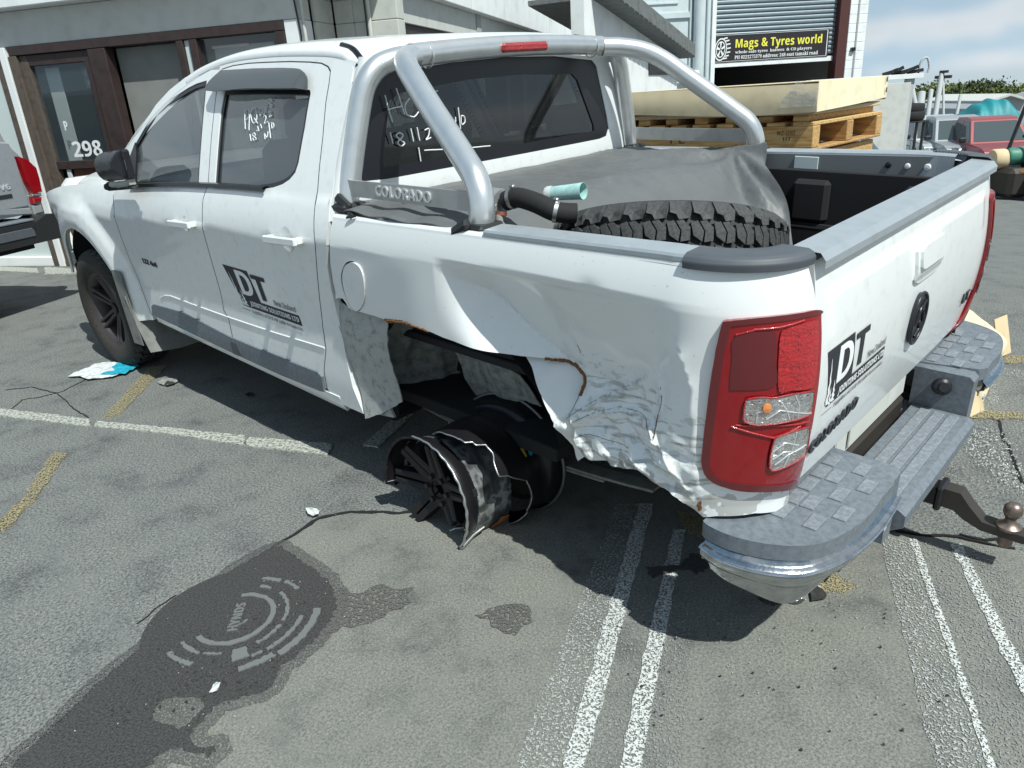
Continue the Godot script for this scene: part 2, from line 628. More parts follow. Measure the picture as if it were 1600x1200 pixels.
	m = std("dark_steel", lin(0.09, 0.08, 0.07), 0.6, 0.5)
	tri_tex(m, grain, 5.0)
	m = std("ball_steel", lin(0.28, 0.22, 0.19), 0.4, 0.85)
	tri_tex(m, blotch, 12.0)
	m = std("vinyl", lin(0.13, 0.135, 0.138), 0.5)
	tri_tex(m, soft, 1.3)
	bump(m, wrinkle, 0.3)
	m = std("bed_liner", lin(0.020, 0.020, 0.023), 0.85)
	tri_tex(m, grain, 3.0)
	bump(m, relief, 0.05)
	m = std("tint_glass", lin(0.050, 0.056, 0.062), 0.035)
	m.metallic_specular = 0.75
	m = std("tint_pane", Color(0.045, 0.052, 0.058, 0.72), 0.03)
	m.transparency = BaseMaterial3D.TRANSPARENCY_ALPHA
	m.metallic_specular = 0.7
	m = std("side_glass_sky_tint", Color(0.27, 0.31, 0.335, 0.82), 0.03)  # pale tint painted into the pane colour in place of reflected sky
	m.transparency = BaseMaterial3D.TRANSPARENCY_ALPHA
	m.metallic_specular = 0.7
	m = std("clear_pane", Color(0.5, 0.58, 0.58, 0.12), 0.02)
	m.transparency = BaseMaterial3D.TRANSPARENCY_ALPHA
	m = std("shield_plastic", lin(0.085, 0.092, 0.098), 0.35)
	m = std("chrome_flat", lin(0.7, 0.7, 0.7), 0.05, 1.0)
	m = std("flap", lin(0.21, 0.215, 0.20), 0.8)
	tri_tex(m, blotch, 2.0)
	m = std("spring_plate", lin(0.30, 0.29, 0.26), 0.8)
	tri_tex(m, blotch, 3.0)
	m = std("flange", lin(0.22, 0.23, 0.24), 0.45, 0.6)
	m = std("clear_glass", Color(0.30, 0.36, 0.38, 0.16), 0.02)
	m.transparency = BaseMaterial3D.TRANSPARENCY_ALPHA
	m = std("cab_trim", lin(0.035, 0.036, 0.04), 0.8)
	m = std("red_lens", lin(0.26, 0.004, 0.008), 0.08)
	m.clearcoat_enabled = true
	m.clearcoat = 0.6
	m.clearcoat_roughness = 0.03
	m = std("bright_red_lens", lin(0.46, 0.008, 0.012), 0.10)
	m.clearcoat_enabled = true
	bump(m, ntex(0.06, [[0.0, Color.BLACK], [1.0, Color.WHITE]], CELL, 1, 256, 63), 1.2)
	tri_tex(m, soft, 14.0)
	m = std("dark_red_lens", lin(0.11, 0.002, 0.005), 0.12)
	m.clearcoat_enabled = true
	m = std("clear_lens", lin(0.66, 0.67, 0.66), 0.10, 0.7)
	tri_tex(m, blotch, 14.0)
	bump(m, ntex(0.05, [[0.0, Color.BLACK], [1.0, Color.WHITE]], CELL, 1, 256, 65), 1.5)
	m = std("amber_bulb", lin(0.62, 0.22, 0.07), 0.3)
	m = std("print_black", lin(0.022, 0.022, 0.03), 0.6)
	m = std("print_grey", lin(0.16, 0.16, 0.17), 0.6)
	m = std("print_white", lin(0.78, 0.79, 0.79), 0.6)
	m = std("marker_white", lin(0.74, 0.77, 0.78), 0.7)
	m = std("badge_dark", lin(0.05, 0.055, 0.065), 0.35, 0.6)
	m = std("badge_chrome", lin(0.78, 0.79, 0.80), 0.25, 0.6)
	# the ground
	var asphalt := ntex(0.10, [[0.0, Color(0.16, 0.16, 0.16)], [0.28, Color(0.46, 0.46, 0.46)], [0.45, Color(0.70, 0.70, 0.70)], [0.62, Color(0.84, 0.84, 0.83)], [0.80, Color(0.97, 0.97, 0.95)], [1.0, Color(1, 1, 1)]], W, 6, 1024, 61, 0.92)
	var asphalt_h := ntex(0.10, [[0.0, Color.BLACK], [0.5, grey(0.6)], [1.0, Color.WHITE]], W, 5, 1024, 61, 0.9)
	var smooth_c := ntex(0.12, [[0.0, Color(0.30, 0.30, 0.30)], [0.3, Color(0.66, 0.66, 0.65)], [0.5, Color(0.80, 0.80, 0.79)], [0.75, Color(0.93, 0.93, 0.91)], [1.0, Color.WHITE]], W, 6, 1024, 71, 0.88)
	var patches := ntex(0.012, [[0.0, Color(0.68, 0.68, 0.68)], [0.3, Color(0.88, 0.88, 0.88)], [0.5, Color(0.95, 0.95, 0.94)], [1.0, Color(1, 0.99, 0.97)]], W, 8, 1024, 67, 0.72)
	m = std("asphalt", lin(0.37, 0.385, 0.38), 0.92)
	tri_tex(m, asphalt, 0.75, true)
	detail(m, patches, 0.2)
	bump(m, asphalt_h, 0.5)
	m = std("concrete_patch", lin(0.345, 0.35, 0.33), 0.9)
	tri_tex(m, smooth_c, 0.8, true)
	detail(m, patches, 0.21)
	bump(m, asphalt_h, 0.2)
	m = std("tar", lin(0.100, 0.098, 0.096), 0.8)
	tri_tex(m, asphalt, 1.1, true)
	bump(m, asphalt_h, 0.5)
	m = std("stain", lin(0.10, 0.097, 0.09), 0.85)
	m.transparency = BaseMaterial3D.TRANSPARENCY_ALPHA_SCISSOR
	m.alpha_scissor_threshold = 0.5
	tri_tex(m, ntex(0.14, [[0.0, Color(1, 1, 1, 1)], [0.52, Color(1, 1, 1, 1)], [0.56, Color(1, 1, 1, 0)], [1.0, Color(1, 1, 1, 0)]], W, 4, 512, 73, 0.75), 0.9, true)
	m = std("tar_speckle", lin(0.10, 0.098, 0.096), 0.85)
	m.transparency = BaseMaterial3D.TRANSPARENCY_ALPHA_SCISSOR
	m.alpha_scissor_threshold = 0.5
	tri_tex(m, ntex(0.16, [[0.0, Color(1, 1, 1, 1)], [0.46, Color(1, 1, 1, 1)], [0.48, Color(1, 1, 1, 0)], [1.0, Color(1, 1, 1, 0)]], W, 6, 1024, 75, 0.85), 0.8, true)
	for k: Array in [["worn_white", lin(0.62, 0.64, 0.62), 0.53], ["thin_white", lin(0.46, 0.48, 0.47), 0.43], ["worn_yellow", lin(0.40, 0.33, 0.17), 0.47], ["worn_grey", lin(0.30, 0.31, 0.31), 0.38]]:
		m = std(k[0], k[1], 0.85)
		m.transparency = BaseMaterial3D.TRANSPARENCY_ALPHA_SCISSOR
		m.alpha_scissor_threshold = 0.5
		var cutoff: float = k[2]
		tri_tex(m, ntex(0.2, [[0.0, Color(0.9, 0.9, 0.9, 1)], [cutoff - 0.08, Color(1, 1, 1, 1)], [cutoff, Color(0.85, 0.85, 0.85, 1)], [cutoff + 0.02, Color(0.8, 0.8, 0.8, 0)], [1.0, Color(1, 1, 1, 0)]], W, 6, 512, 79 + int(cutoff * 100.0), 0.9), 0.8, true)
	m = std("line_white", lin(0.52, 0.53, 0.49), 0.88)
	tri_tex(m, ntex(0.10, [[0.0, Color(0.25, 0.25, 0.25)], [0.3, Color(0.55, 0.55, 0.55)], [0.55, Color(0.92, 0.92, 0.9)], [1.0, Color.WHITE]], W, 5, 512, 83, 0.75), 0.9, true)
	m = std("crack", lin(0.012, 0.012, 0.012), 1.0)
	m = std("cast_iron", lin(0.25, 0.26, 0.255), 0.75, 0.2)
	tri_tex(m, grain, 4.0)
	# buildings
	m = std("white_wall", lin(0.82, 0.84, 0.84), 0.75)
	tri_tex(m, soft, 0.35)
	m = std("grey_wall", lin(0.58, 0.585, 0.555), 0.85)
	tri_tex(m, soft, 0.6)
	bump(m, relief, 0.05)
	m = std("cream_block", lin(0.55, 0.56, 0.52), 0.85)
	tri_tex(m, soft, 0.8)
	m = std("pale_wall", lin(0.56, 0.63, 0.65), 0.75)
	tri_tex(m, soft, 0.35)
	m = std("brown_frame", lin(0.045, 0.027, 0.025), 0.55)
	tri_tex(m, blotch, 1.5)
	m = std("weathered_frame", lin(0.11, 0.085, 0.068), 0.7)
	tri_tex(m, blotch, 2.0)
	m = std("rust_panel", lin(0.16, 0.055, 0.028), 0.7)
	tri_tex(m, blotch, 1.0)
	m = std("room_dark", lin(0.26, 0.25, 0.25), 0.9)
	m = std("room_grey", lin(0.36, 0.37, 0.36), 0.9)
	m = std("curtain", lin(0.23, 0.235, 0.225), 0.9)
	tri_tex(m, soft, 0.5)
	m = std("rail_inner", lin(0.17, 0.185, 0.19), 0.5)
	m = std("room_pale", lin(0.55, 0.62, 0.62), 0.85)
	m = std("shutter", lin(0.20, 0.25, 0.28), 0.45, 0.3)
	tri_tex(m, soft, 0.8)
	m = std("corrugated", lin(0.17, 0.18, 0.18), 0.7)
	tri_tex(m, blotch, 1.2)
	m = std("sign_black", lin(0.020, 0.016, 0.020), 0.5)
	m = std("sign_yellow", lin(0.80, 0.74, 0.08), 0.5)
	m = std("maroon", lin(0.075, 0.022, 0.020), 0.7)
	tri_tex(m, soft, 0.8)
	m = std("door_red", lin(0.12, 0.012, 0.010), 0.6)
	# yard
	var wood := ntex(0.01, [[0.0, Color(0.70, 0.58, 0.42)], [0.35, Color(0.88, 0.80, 0.66)], [0.6, Color(0.95, 0.9, 0.78)], [1.0, Color.WHITE]], W, 5, 512, 89, 0.6)
	for k: Array in [["wood_a", lin(0.62, 0.44, 0.24)], ["wood_b", lin(0.70, 0.53, 0.31)], ["wood_c", lin(0.52, 0.35, 0.19)]]:
		m = std(k[0], k[1], 0.8)
		tri_tex(m, wood, 2.0)
		m.uv1_scale = v3(0.8, 9.0, 9.0)
	m = std("cardboard", lin(0.68, 0.54, 0.34), 0.85)
	tri_tex(m, soft, 1.4)
	m = std("cardboard_pale", lin(0.80, 0.67, 0.44), 0.85)
	tri_tex(m, soft, 1.1)
	m = std("cardboard_end", lin(0.86, 0.76, 0.53), 0.85)
	tri_tex(m, soft, 1.1)
	m = std("tape", Color(0.93, 0.92, 0.88, 0.30), 0.2)
	m.transparency = BaseMaterial3D.TRANSPARENCY_ALPHA
	for k: Array in [["silver_car", lin(0.34, 0.36, 0.38), 0.35], ["pale_car", lin(0.50, 0.55, 0.58), 0.35], ["red_car", lin(0.30, 0.045, 0.050), 0.4], ["blue_car", lin(0.12, 0.15, 0.19), 0.3]]:
		m = std(k[0], k[1], k[2], 0.35)
		tri_tex(m, dirt, 0.7)
		m.clearcoat_enabled = true
	m = std("car_glass", lin(0.06, 0.08, 0.085), 0.05)
	m.metallic_specular = 0.7
	m = std("teal_tarp", lin(0.010, 0.24, 0.27), 0.55)
	tri_tex(m, soft, 1.0)
	m = std("machine_green", lin(0.07, 0.28, 0.20), 0.5)
	tri_tex(m, blotch, 1.0)
	m = std("shed_roof", lin(0.36, 0.385, 0.40), 0.6)
	tri_tex(m, soft, 0.2)
	m = std("pale_post", lin(0.45, 0.47, 0.47), 0.7)
	m = std("leaf", lin(0.15, 0.175, 0.055), 0.8)
	m.backlight_enabled = true
	m.backlight = Color(0.25, 0.3, 0.1)
	m = std("leaf_dark", lin(0.06, 0.08, 0.03), 0.8)
	m = std("bark", lin(0.09, 0.07, 0.05), 0.9)
	m = std("blue_film", lin(0.03, 0.42, 0.55), 0.4)
	tri_tex(m, ntex(0.03, [[0.0, Color(0.12, 0.3, 0.35)], [0.35, Color(0.7, 0.9, 0.95)], [0.55, Color.WHITE], [1.0, Color.WHITE]], W, 5, 512, 97, 0.7), 4.0)
	m = std("grey_film", lin(0.33, 0.34, 0.31), 0.5)
	tri_tex(m, blotch, 6.0)
	m = std("white_film", lin(0.74, 0.78, 0.78), 0.5)
	tri_tex(m, blotch, 6.0)
	m = std("mint_paper", lin(0.42, 0.68, 0.66), 0.6)
	tri_tex(m, blotch, 6.0)
	m = std("copper", lin(0.45, 0.16, 0.09), 0.45, 0.7)
	m = std("clear_plastic", lin(0.40, 0.40, 0.37), 0.3)
	m = std("glass_bits", lin(0.55, 0.58, 0.56), 0.15)
	m = std("pebble", lin(0.42, 0.41, 0.38), 0.8)
	m = std("dark_bits", lin(0.03, 0.03, 0.03), 0.8)
	m = std("sticker_blue", lin(0.03, 0.35, 0.55), 0.5)
	m = std("sticker_yellow", lin(0.62, 0.42, 0.06), 0.5)

# scrapes on the crushed quarter: the picture repeats every 2 m, u along the side and v up it
func scuff_image() -> ImageTexture:
	var k := 1024
	var im := Image.create(k, k, false, Image.FORMAT_RGB8)
	im.fill(Color(1, 1, 1))
	var streak := FastNoiseLite.new()
	streak.seed = 31
	streak.frequency = 1.0
	streak.fractal_octaves = 4
	var fine := FastNoiseLite.new()
	fine.seed = 33
	fine.frequency = 60.0
	for i in k:
		var s := (float(i) / k) * 2.0
		if s > 0.6:
			s -= 2.0
		if s < -1.28 or s > 0.52:
			continue
		for j in range(int(0.27 * k), int(0.64 * k)):
			var y := float(j) / k * 2.0
			var v := 1.0
			var q := v2(s, y)
			# zone that scraped along another car: low, behind the wheel
			var zone := smoothstep(-0.50, -0.66, s) * smoothstep(-1.06, -0.95, s) * smoothstep(0.93, 0.84, y - 0.10 * (s + 0.8))
			var n := streak.get_noise_2d(s * 7.0 + y * 2.0, (y + s * 0.22) * 60.0)
			var n2 := streak.get_noise_2d(s * 18.0, y * 22.0 + 50.0)
			if zone > 0.05:
				if n > 0.16 + 0.35 * (1.0 - zone):
					v = 0.90
				if n > 0.30 + 0.30 * (1.0 - zone):
					v = 0.80
				if n2 < -0.34:
					v *= 0.90
				if n2 > 0.50 and n > 0.2:
					v *= 0.84
			var n3 := streak.get_noise_2d(s * 9.0 - 20.0, y * 9.0)
			if y < 0.70 and n3 > 0.05:
				v *= 0.80
			var d := fine.get_noise_2dv(q)
			if d > 0.62:
				v *= 0.86
			if v < 1.0:
				im.set_pixel(i, j, Color(v, v * 0.995, v * 0.98))
	return ImageTexture.create_from_image(im)


func terrain(x: float, z: float) -> float:
	return -0.078 * clampf(z - 3.0, 0.0, 22.0)

# a sheet lying on the ground, h above it; outline in world x and z
func sheet(called: String, poly: PackedVector2Array, h: float, m: Material, kind := "structure", parent: Node3D = null) -> MeshInstance3D:
	var mb := MB.new()
	var id := Geometry2D.triangulate_polygon(poly)
	for i in range(0, id.size(), 3):
		var p: Array[Vector3] = []
		for k in 3:
			var q := poly[id[i + k]]
			p.append(v3(q.x, terrain(q.x, q.y) + h, q.y))
		mb.tri(p[0], p[1], p[2], Vector3.UP, Vector3.UP, Vector3.UP, poly[id[i]], poly[id[i + 1]], poly[id[i + 2]])
	for i in poly.size():
		var a := poly[i]
		var b := poly[(i + 1) % poly.size()]
		var pa := v3(a.x, terrain(a.x, a.y) + h, a.y)
		var pb := v3(b.x, terrain(b.x, b.y) + h, b.y)
		mb.quad(pa, pb, pb - v3(0, h + 0.002, 0), pa - v3(0, h + 0.002, 0))
	var o := put(called, mb, m, parent)
	if parent == null:
		o.set_meta("kind", kind)
	return o

func ribbon(called: String, p: Array, w: float, h: float, m: Material, sd: int) -> void:
	# a crack: a narrow uneven band along a path
	var nz := FastNoiseLite.new()
	nz.seed = sd
	nz.frequency = 9.0
	var l := PackedVector2Array()
	var r := PackedVector2Array()
	for i in p.size() - 1:
		var a: Vector2 = p[i]
		var b: Vector2 = p[i + 1]
		var k := maxi(1, int(a.distance_to(b) / 0.02))
		var d := (b - a).normalized().orthogonal()
		for j in k:
			var q := a.lerp(b, float(j) / k)
			var off := d * nz.get_noise_2dv(q) * 0.012
			var ww := w * (0.7 + 1.2 * absf(nz.get_noise_2dv(q * 2.0 + v2(9, 9))))
			l.append(q + off + d * ww * 0.5)
			r.append(q + off - d * ww * 0.5)
	r.reverse()
	l.append_array(r)
	sheet(called, l, h, m)

func build_ground() -> void:
	# the yard: level by the ute, falling away beyond it
	var mb := MB.new()
	var zs := [-300.0, 3.0, 25.0, 85.0, 500.0]
	for i in 4:
		# beyond the sheds the land drops away
		var y0 := terrain(0, zs[i])
		var y1 := terrain(0, zs[i + 1]) - (40.0 if i == 3 else 0.0)
		var a := v3(-300, y0, zs[i])
		var b := v3(300, y0, zs[i])
		var c := v3(300, y1, zs[i + 1])
		var d := v3(-300, y1, zs[i + 1])
		mb.quad(a, b, c, d, Vector3.UP)
	structure(put("ground", mb, mat["asphalt"]))
	# smoother resurfaced strip to the right of the long crack
	var conc := V2(P2([0.024,-2.278,0.094,-2.173,0.16,-2.058,0.214,-1.927,0.29,-1.751,0.369,-1.562,0.386,-1.384,0.425,-1.174,0.369,-1.067,0.209,-0.961,0.124,-0.826,0.043,-0.593,-0.11,-0.298,-0.453,-0.075,-0.834,-0.09,-1.13,-0.057,-1.361,0.051,-1.578,0.129,-2.019,0.301,-1.905,-1.145,-1.666,-1.852,-1.17,-2.301,-0.1,-2.466]))
	sheet("resurfaced_pavement", rough(conc, 0.04, 0.004, 3), 0.004, mat["concrete_patch"])
	ribbon("crack", P2([-0.019,-2.354,0.064,-2.226,0.155,-2.06,0.208,-1.929,0.283,-1.754,0.362,-1.565,0.379,-1.388,0.417,-1.179,0.361,-1.073,0.205,-0.964,0.117,-0.832]), 0.016, 0.0072, mat["crack"], 5)
	ribbon("crack", P2([-1.13,-0.057,-1.235,0.015,-1.31,0.03,-1.406,0.096,-1.513,0.105,-1.578,0.129]), 0.010, 0.0072, mat["crack"], 7)
	ribbon("crack", P2([-1.404,0.104,-1.474,0.121,-1.519,0.161,-1.561,0.217]), 0.008, 0.0074, mat["crack"], 9)
	ribbon("crack", P2([0.348,-1.876,0.378,-1.795,0.396,-1.715]), 0.004, 0.003, mat["crack"], 11)
	ribbon("crack", P2([2.81,-1.61,2.935,-1.532,2.886,-1.463,2.87,-1.333,3.004,-1.15,2.957,-1.092]), 0.006, 0.003, mat["crack"], 12)
	ribbon("crack", P2([3.21,-1.546,3.133,-1.43,2.868,-1.368,2.489,-1.383,2.277,-1.386]), 0.006, 0.0034, mat["crack"], 13)
	ribbon("crack", P2([-1.291,1.172,-1.343,1.011,-1.425,0.786,-1.493,0.586]), 0.012, 0.003, mat["crack"], 15)
	# dark tar round the manhole, with bare islands in it
	var tar := V2(P2([0.375,-1.39,0.363,-1.373,0.344,-1.369,0.322,-1.37,0.301,-1.371,0.28,-1.371,0.259,-1.373,0.238,-1.375,0.217,-1.376,0.197,-1.375,0.176,-1.373,0.155,-1.371,0.135,-1.371,0.115,-1.371,0.095,-1.371,0.075,-1.373,0.054,-1.376,0.032,-1.383,0.008,-1.39,-0.015,-1.4,-0.035,-1.409,-0.053,-1.42,-0.07,-1.431,-0.085,-1.443,-0.098,-1.457,-0.109,-1.472,-0.117,-1.489,-0.125,-1.506,-0.132,-1.522,-0.139,-1.536,-0.145,-1.55,-0.151,-1.564,-0.156,-1.579,-0.161,-1.595,-0.165,-1.611,-0.169,-1.628,-0.172,-1.643,-0.172,-1.656,-0.172,-1.67,-0.171,-1.682,-0.174,-1.692,-0.181,-1.7,-0.19,-1.706,-0.2,-1.712,-0.208,-1.719,-0.213,-1.73,-0.218,-1.741,-0.22,-1.753,-0.22,-1.766,-0.214,-1.781,-0.205,-1.797,-0.194,-1.812,-0.186,-1.826,-0.181,-1.836,-0.176,-1.845,-0.173,-1.853,-0.171,-1.861,-0.171,-1.868,-0.172,-1.874,-0.175,-1.881,-0.179,-1.891,-0.185,-1.906,-0.192,-1.925,-0.201,-1.943,-0.211,-1.956,-0.224,-1.963,-0.239,-1.966,-0.254,-1.967,-0.266,-1.965,-0.275,-1.96,-0.282,-1.951,-0.288,-1.942,-0.293,-1.937,-0.3,-1.937,-0.308,-1.941,-0.312,-1.946,-0.309,-1.953,-0.296,-1.961,-0.275,-1.97,-0.253,-1.98,-0.235,-1.991,-0.225,-2.002,-0.219,-2.012,-0.214,-2.024,-0.211,-2.036,-0.215,-2.045,-0.223,-2.053,-0.226,-2.065,-0.21,-2.088,-0.167,-2.133,-0.104,-2.194,-0.039,-2.25,0.011,-2.281,0.04,-2.277,0.059,-2.249,0.072,-2.21,0.087,-2.175,0.104,-2.148,0.121,-2.12,0.137,-2.091,0.153,-2.061,0.167,-2.03,0.18,-1.998,0.193,-1.965,0.208,-1.929,0.225,-1.889,0.244,-1.845,0.264,-1.8,0.283,-1.754,0.304,-1.708,0.326,-1.66,0.347,-1.612,0.362,-1.565,0.373,-1.517,0.379,-1.468,0.38,-1.423]))
	tar = rough(tar, 0.008, 0.009, 4)
	var halo := Geometry2D.offset_polygon(tar, 0.035)
	if halo.size():
		sheet("tar_speckle", halo[0], 0.0074, mat["tar_speckle"])
	var isle := rough(V2(P2([-0.042,-1.975,-0.04,-1.965,-0.042,-1.953,-0.048,-1.941,-0.055,-1.929,-0.064,-1.918,-0.076,-1.906,-0.088,-1.896,-0.1,-1.889,-0.112,-1.886,-0.125,-1.885,-0.136,-1.887,-0.146,-1.891,-0.152,-1.896,-0.157,-1.904,-0.161,-1.913,-0.164,-1.922,-0.169,-1.929,-0.173,-1.937,-0.176,-1.945,-0.176,-1.952,-0.174,-1.959,-0.169,-1.965,-0.163,-1.971,-0.153,-1.976,-0.139,-1.983,-0.122,-1.989,-0.104,-1.995,-0.088,-1.997,-0.074,-1.995,-0.06,-1.99,-0.049,-1.983])), 0.012, 0.006, 8)
	var bare := Geometry2D.clip_polygons(tar, isle)
	# a hole cannot be cut from one outline: split the tar along a line through the island
	var mid := isle[0]
	for q in isle:
		mid = mid + q / isle.size() * 1.0
	mid = Vector2.ZERO
	for q in isle:
		mid += q / isle.size()
	var half := PackedVector2Array([mid + v2(-5, -5), mid + v2(5, 5), mid + v2(5, -5)])
	var k := 0
	for side in 2:
		var pcs := Geometry2D.intersect_polygons(tar, half) if side == 0 else Geometry2D.clip_polygons(tar, half)
		for pc in pcs:
			for p2 in Geometry2D.clip_polygons(pc, isle):
				if not Geometry2D.is_polygon_clockwise(p2) and p2.size() > 3:
					sheet("tar_patch", p2, 0.008, mat["tar"])
	sheet("oil_stain", rough(V2(P2([-0.021,-1.4,-0.021,-1.383,-0.032,-1.37,-0.049,-1.359,-0.063,-1.346,-0.073,-1.33,-0.083,-1.312,-0.095,-1.295,-0.109,-1.28,-0.129,-1.267,-0.151,-1.255,-0.174,-1.246,-0.192,-1.242,-0.207,-1.243,-0.22,-1.248,-0.23,-1.256,-0.238,-1.266,-0.242,-1.279,-0.244,-1.296,-0.244,-1.314,-0.242,-1.332,-0.239,-1.352,-0.234,-1.373,-0.228,-1.393,-0.221,-1.413,-0.212,-1.43,-0.202,-1.445,-0.192,-1.461,-0.184,-1.479,-0.18,-1.501,-0.179,-1.526,-0.177,-1.548,-0.172,-1.559,-0.164,-1.556,-0.155,-1.545,-0.143,-1.527,-0.127,-1.507,-0.102,-1.484,-0.07,-1.455,-0.04,-1.425])), 0.02, 0.02, 6), 0.0078, mat["stain"])
	sheet("oil_stain", rough(V2(P2([-0.447,-1.192,-0.444,-1.174,-0.449,-1.146,-0.46,-1.117,-0.473,-1.095,-0.491,-1.082,-0.513,-1.072,-0.536,-1.068,-0.554,-1.068,-0.568,-1.076,-0.58,-1.09,-0.588,-1.107,-0.59,-1.123,-0.584,-1.14,-0.572,-1.16,-0.556,-1.178,-0.538,-1.19,-0.516,-1.197,-0.488,-1.201,-0.463,-1.2])), 0.02, 0.02, 16), 0.0078, mat["stain"])
	# manhole cover: raised rings and lettering stand out of the tar
	var lid := thing("manhole_cover", "round manhole cover with raised rings half sunk in dark tar", "manhole cover", "", Transform3D(Basis(), v3(0.116, 0.0, -1.669)))
	mb = MB.new()
	mb.lathe(V2([v2(0.0, 0.0086), v2(0.268, 0.0086), v2(0.27, 0.0)]), Transform3D.IDENTITY, 64)
	put("cover_plate", mb, mat["tar"], lid)
	# inner radius, outer radius, first and last angle
	for rr: Array in [[0.104, 0.120, 0.64, 4.80], [0.150, 0.160, 1.55, 2.52], [0.150, 0.161, 2.66, 3.22], [0.150, 0.161, 4.30, 4.86], [0.149, 0.158, 3.86, 4.22], [0.197, 0.210, 2.40, 3.18], [0.190, 0.204, 0.92, 1.26], [0.196, 0.208, 1.35, 1.68], [0.192, 0.206, 4.24, 4.76], [0.236, 0.258, 2.27, 3.12], [0.150, 0.196, 3.42, 3.66], [0.226, 0.246, 3.16, 3.58], [0.196, 0.204, 3.25, 3.40], [0.152, 0.160, 1.0, 1.25], [0.036, 0.042, 2.6, 4.2]]:
		mb = MB.new()
		var poly := PackedVector2Array()
		var a0: float = rr[2]
		var a1: float = rr[3]
		for i in 40:
			poly.append(Vector2.from_angle(lerpf(a0, a1, i / 39.0)) * float(rr[0]))
		for i in 40:
			poly.append(Vector2.from_angle(lerpf(a1, a0, i / 39.0)) * float(rr[1]))
		poly = rough(poly, 0.010, 0.0026, int(a0 * 10.0) + 40)
		mb.prism(poly, 0.0045, Transform3D(Basis(v3(1, 0, 0), v3(0, 0, 1), v3(0, 1, 0)), v3(0, 0.008, 0)))
		put("ring", mb, mat["cast_iron"], lid)
	var d0 := v2(0.157 - 0.054, -1.604 + 1.690).normalized()
	var o0 := v2(0.060 - 0.116, -1.692 + 1.669)
	var up0 := v2(d0.y, -d0.x)
	if up0.dot(-o0) < 0.0:
		up0 = -up0
	put("lettering", letters("HYNDS", "Droid Sans", true, 0.03, func(q: Vector2, z: float) -> Vector3:
		var w := o0 + d0 * q.x * 0.128 + up0 * (q.y * 0.030)
		return v3(w.x, 0.0088 + z, w.y), 0.0035), mat["cast_iron"], lid)
	# painted lines
	var lw: Material = mat["line_white"]
	sheet("painted_line", rough(V2(P2([3.172,-1.778,2.887,-1.654,2.268,-1.389,2.145,-1.417,2.752,-1.685,3.025,-1.807])), 0.02, 0.004, 21), 0.0065, lw)
	sheet("painted_line", rough(V2(P2([2.204,-1.373,1.804,-1.18,1.367,-0.981,1.249,-1.03,1.731,-1.21,2.133,-1.409])), 0.02, 0.004, 22), 0.0065, lw)
	sheet("painted_line", rough(V2(P2([1.332,-0.973,0.934,-0.773,0.854,-0.857,1.276,-1.041])), 0.02, 0.005, 23), 0.0065, lw)
	sheet("painted_line", rough(V2(P2([8.145,-0.433,7.52,-0.21,7.205,-0.283,7.816,-0.51])), 0.03, 0.01, 24), 0.0065, lw)
	sheet("painted_line", rough(V2(P2([7.529,-0.144,6.976,0.044,6.699,-0.042,7.049,-0.265])), 0.03, 0.012, 25), 0.0065, lw)
	sheet("painted_line", rough(V2(P2([0.99,-0.318,0.898,-0.331,0.732,-0.666,0.807,-0.696])), 0.02, 0.006, 26), 0.0065, lw)
	# the double stall lines: two white edges with worn grey between and beside them
	for q: Array in [["worn_white", P2([-0.468,-0.371,-0.51,-0.338,-1.045,-1.458,-1.005,-1.491])], ["worn_white", P2([-0.656,-0.442,-0.69,-0.415,-1.14,-1.376,-1.101,-1.409])], ["thin_white", P2([-0.404,-0.42,-0.468,-0.371,-1.005,-1.491,-0.921,-1.563])], ["worn_grey", P2([-0.69,-0.415,-0.744,-0.397,-1.209,-1.318,-1.14,-1.376])], ["worn_grey", P2([-0.523,-0.357,-0.66,-0.448,-1.101,-1.409,-1.045,-1.458])],
		["worn_white", P2([-1.289,-0.02,-1.308,-0.005,-1.73,-0.873,-1.715,-0.886])], ["worn_white", P2([-1.39,0.036,-1.423,0.049,-1.759,-0.58,-1.729,-0.606])], ["thin_white", P2([-1.206,-0.051,-1.288,-0.016,-1.715,-0.886,-1.629,-0.959])], ["worn_grey", P2([-1.309,-0.009,-1.391,0.032,-1.729,-0.606,-1.797,-0.815,-1.73,-0.873])], ["worn_grey", P2([-1.423,0.049,-1.491,0.084,-1.795,-0.392,-1.759,-0.58])]]:
		sheet("stall_line" if q[0] != "worn_grey" else "worn_paint", rough(V2(q[1]), 0.03, 0.004, 31), 0.0068, mat[q[0]])
	for q: Array in [[P2([2.847,-0.841,2.79,-0.761,2.193,-1.255,2.217,-1.343])], [P2([1.963,-1.647,1.888,-1.609,1.515,-1.843,1.524,-1.902])], [P2([1.529,-1.905,1.501,-1.852,1.334,-1.993,1.369,-2.049])], [P2([-1.117,-0.419,-1.165,-0.352,-1.254,-0.362,-1.231,-0.427,-1.168,-0.458])], [P2([-0.604,-0.323,-0.714,-0.292,-0.801,-0.426,-0.705,-0.428])], [P2([-1.046,1.994,-1.316,2.16,-1.335,2.044,-1.072,1.879])], [P2([-1.186,1.2,-1.448,1.344,-1.46,1.269,-1.196,1.104])]]:
		sheet("worn_yellow_paint", rough(V2(q[0]), 0.02, 0.008, 41), 0.0072, mat["worn_yellow"])
	sheet("worn_paint", rough(V2(P2([-1.106,1.856,-1.257,1.867,-1.275,1.771,-1.146,1.737])), 0.02, 0.01, 44), 0.003, mat["thin_white"])
	sheet("worn_paint", rough(V2(P2([-1.169,1.564,-1.182,1.604,-1.259,1.349,-1.233,1.304])), 0.02, 0.01, 45), 0.003, mat["thin_white"])
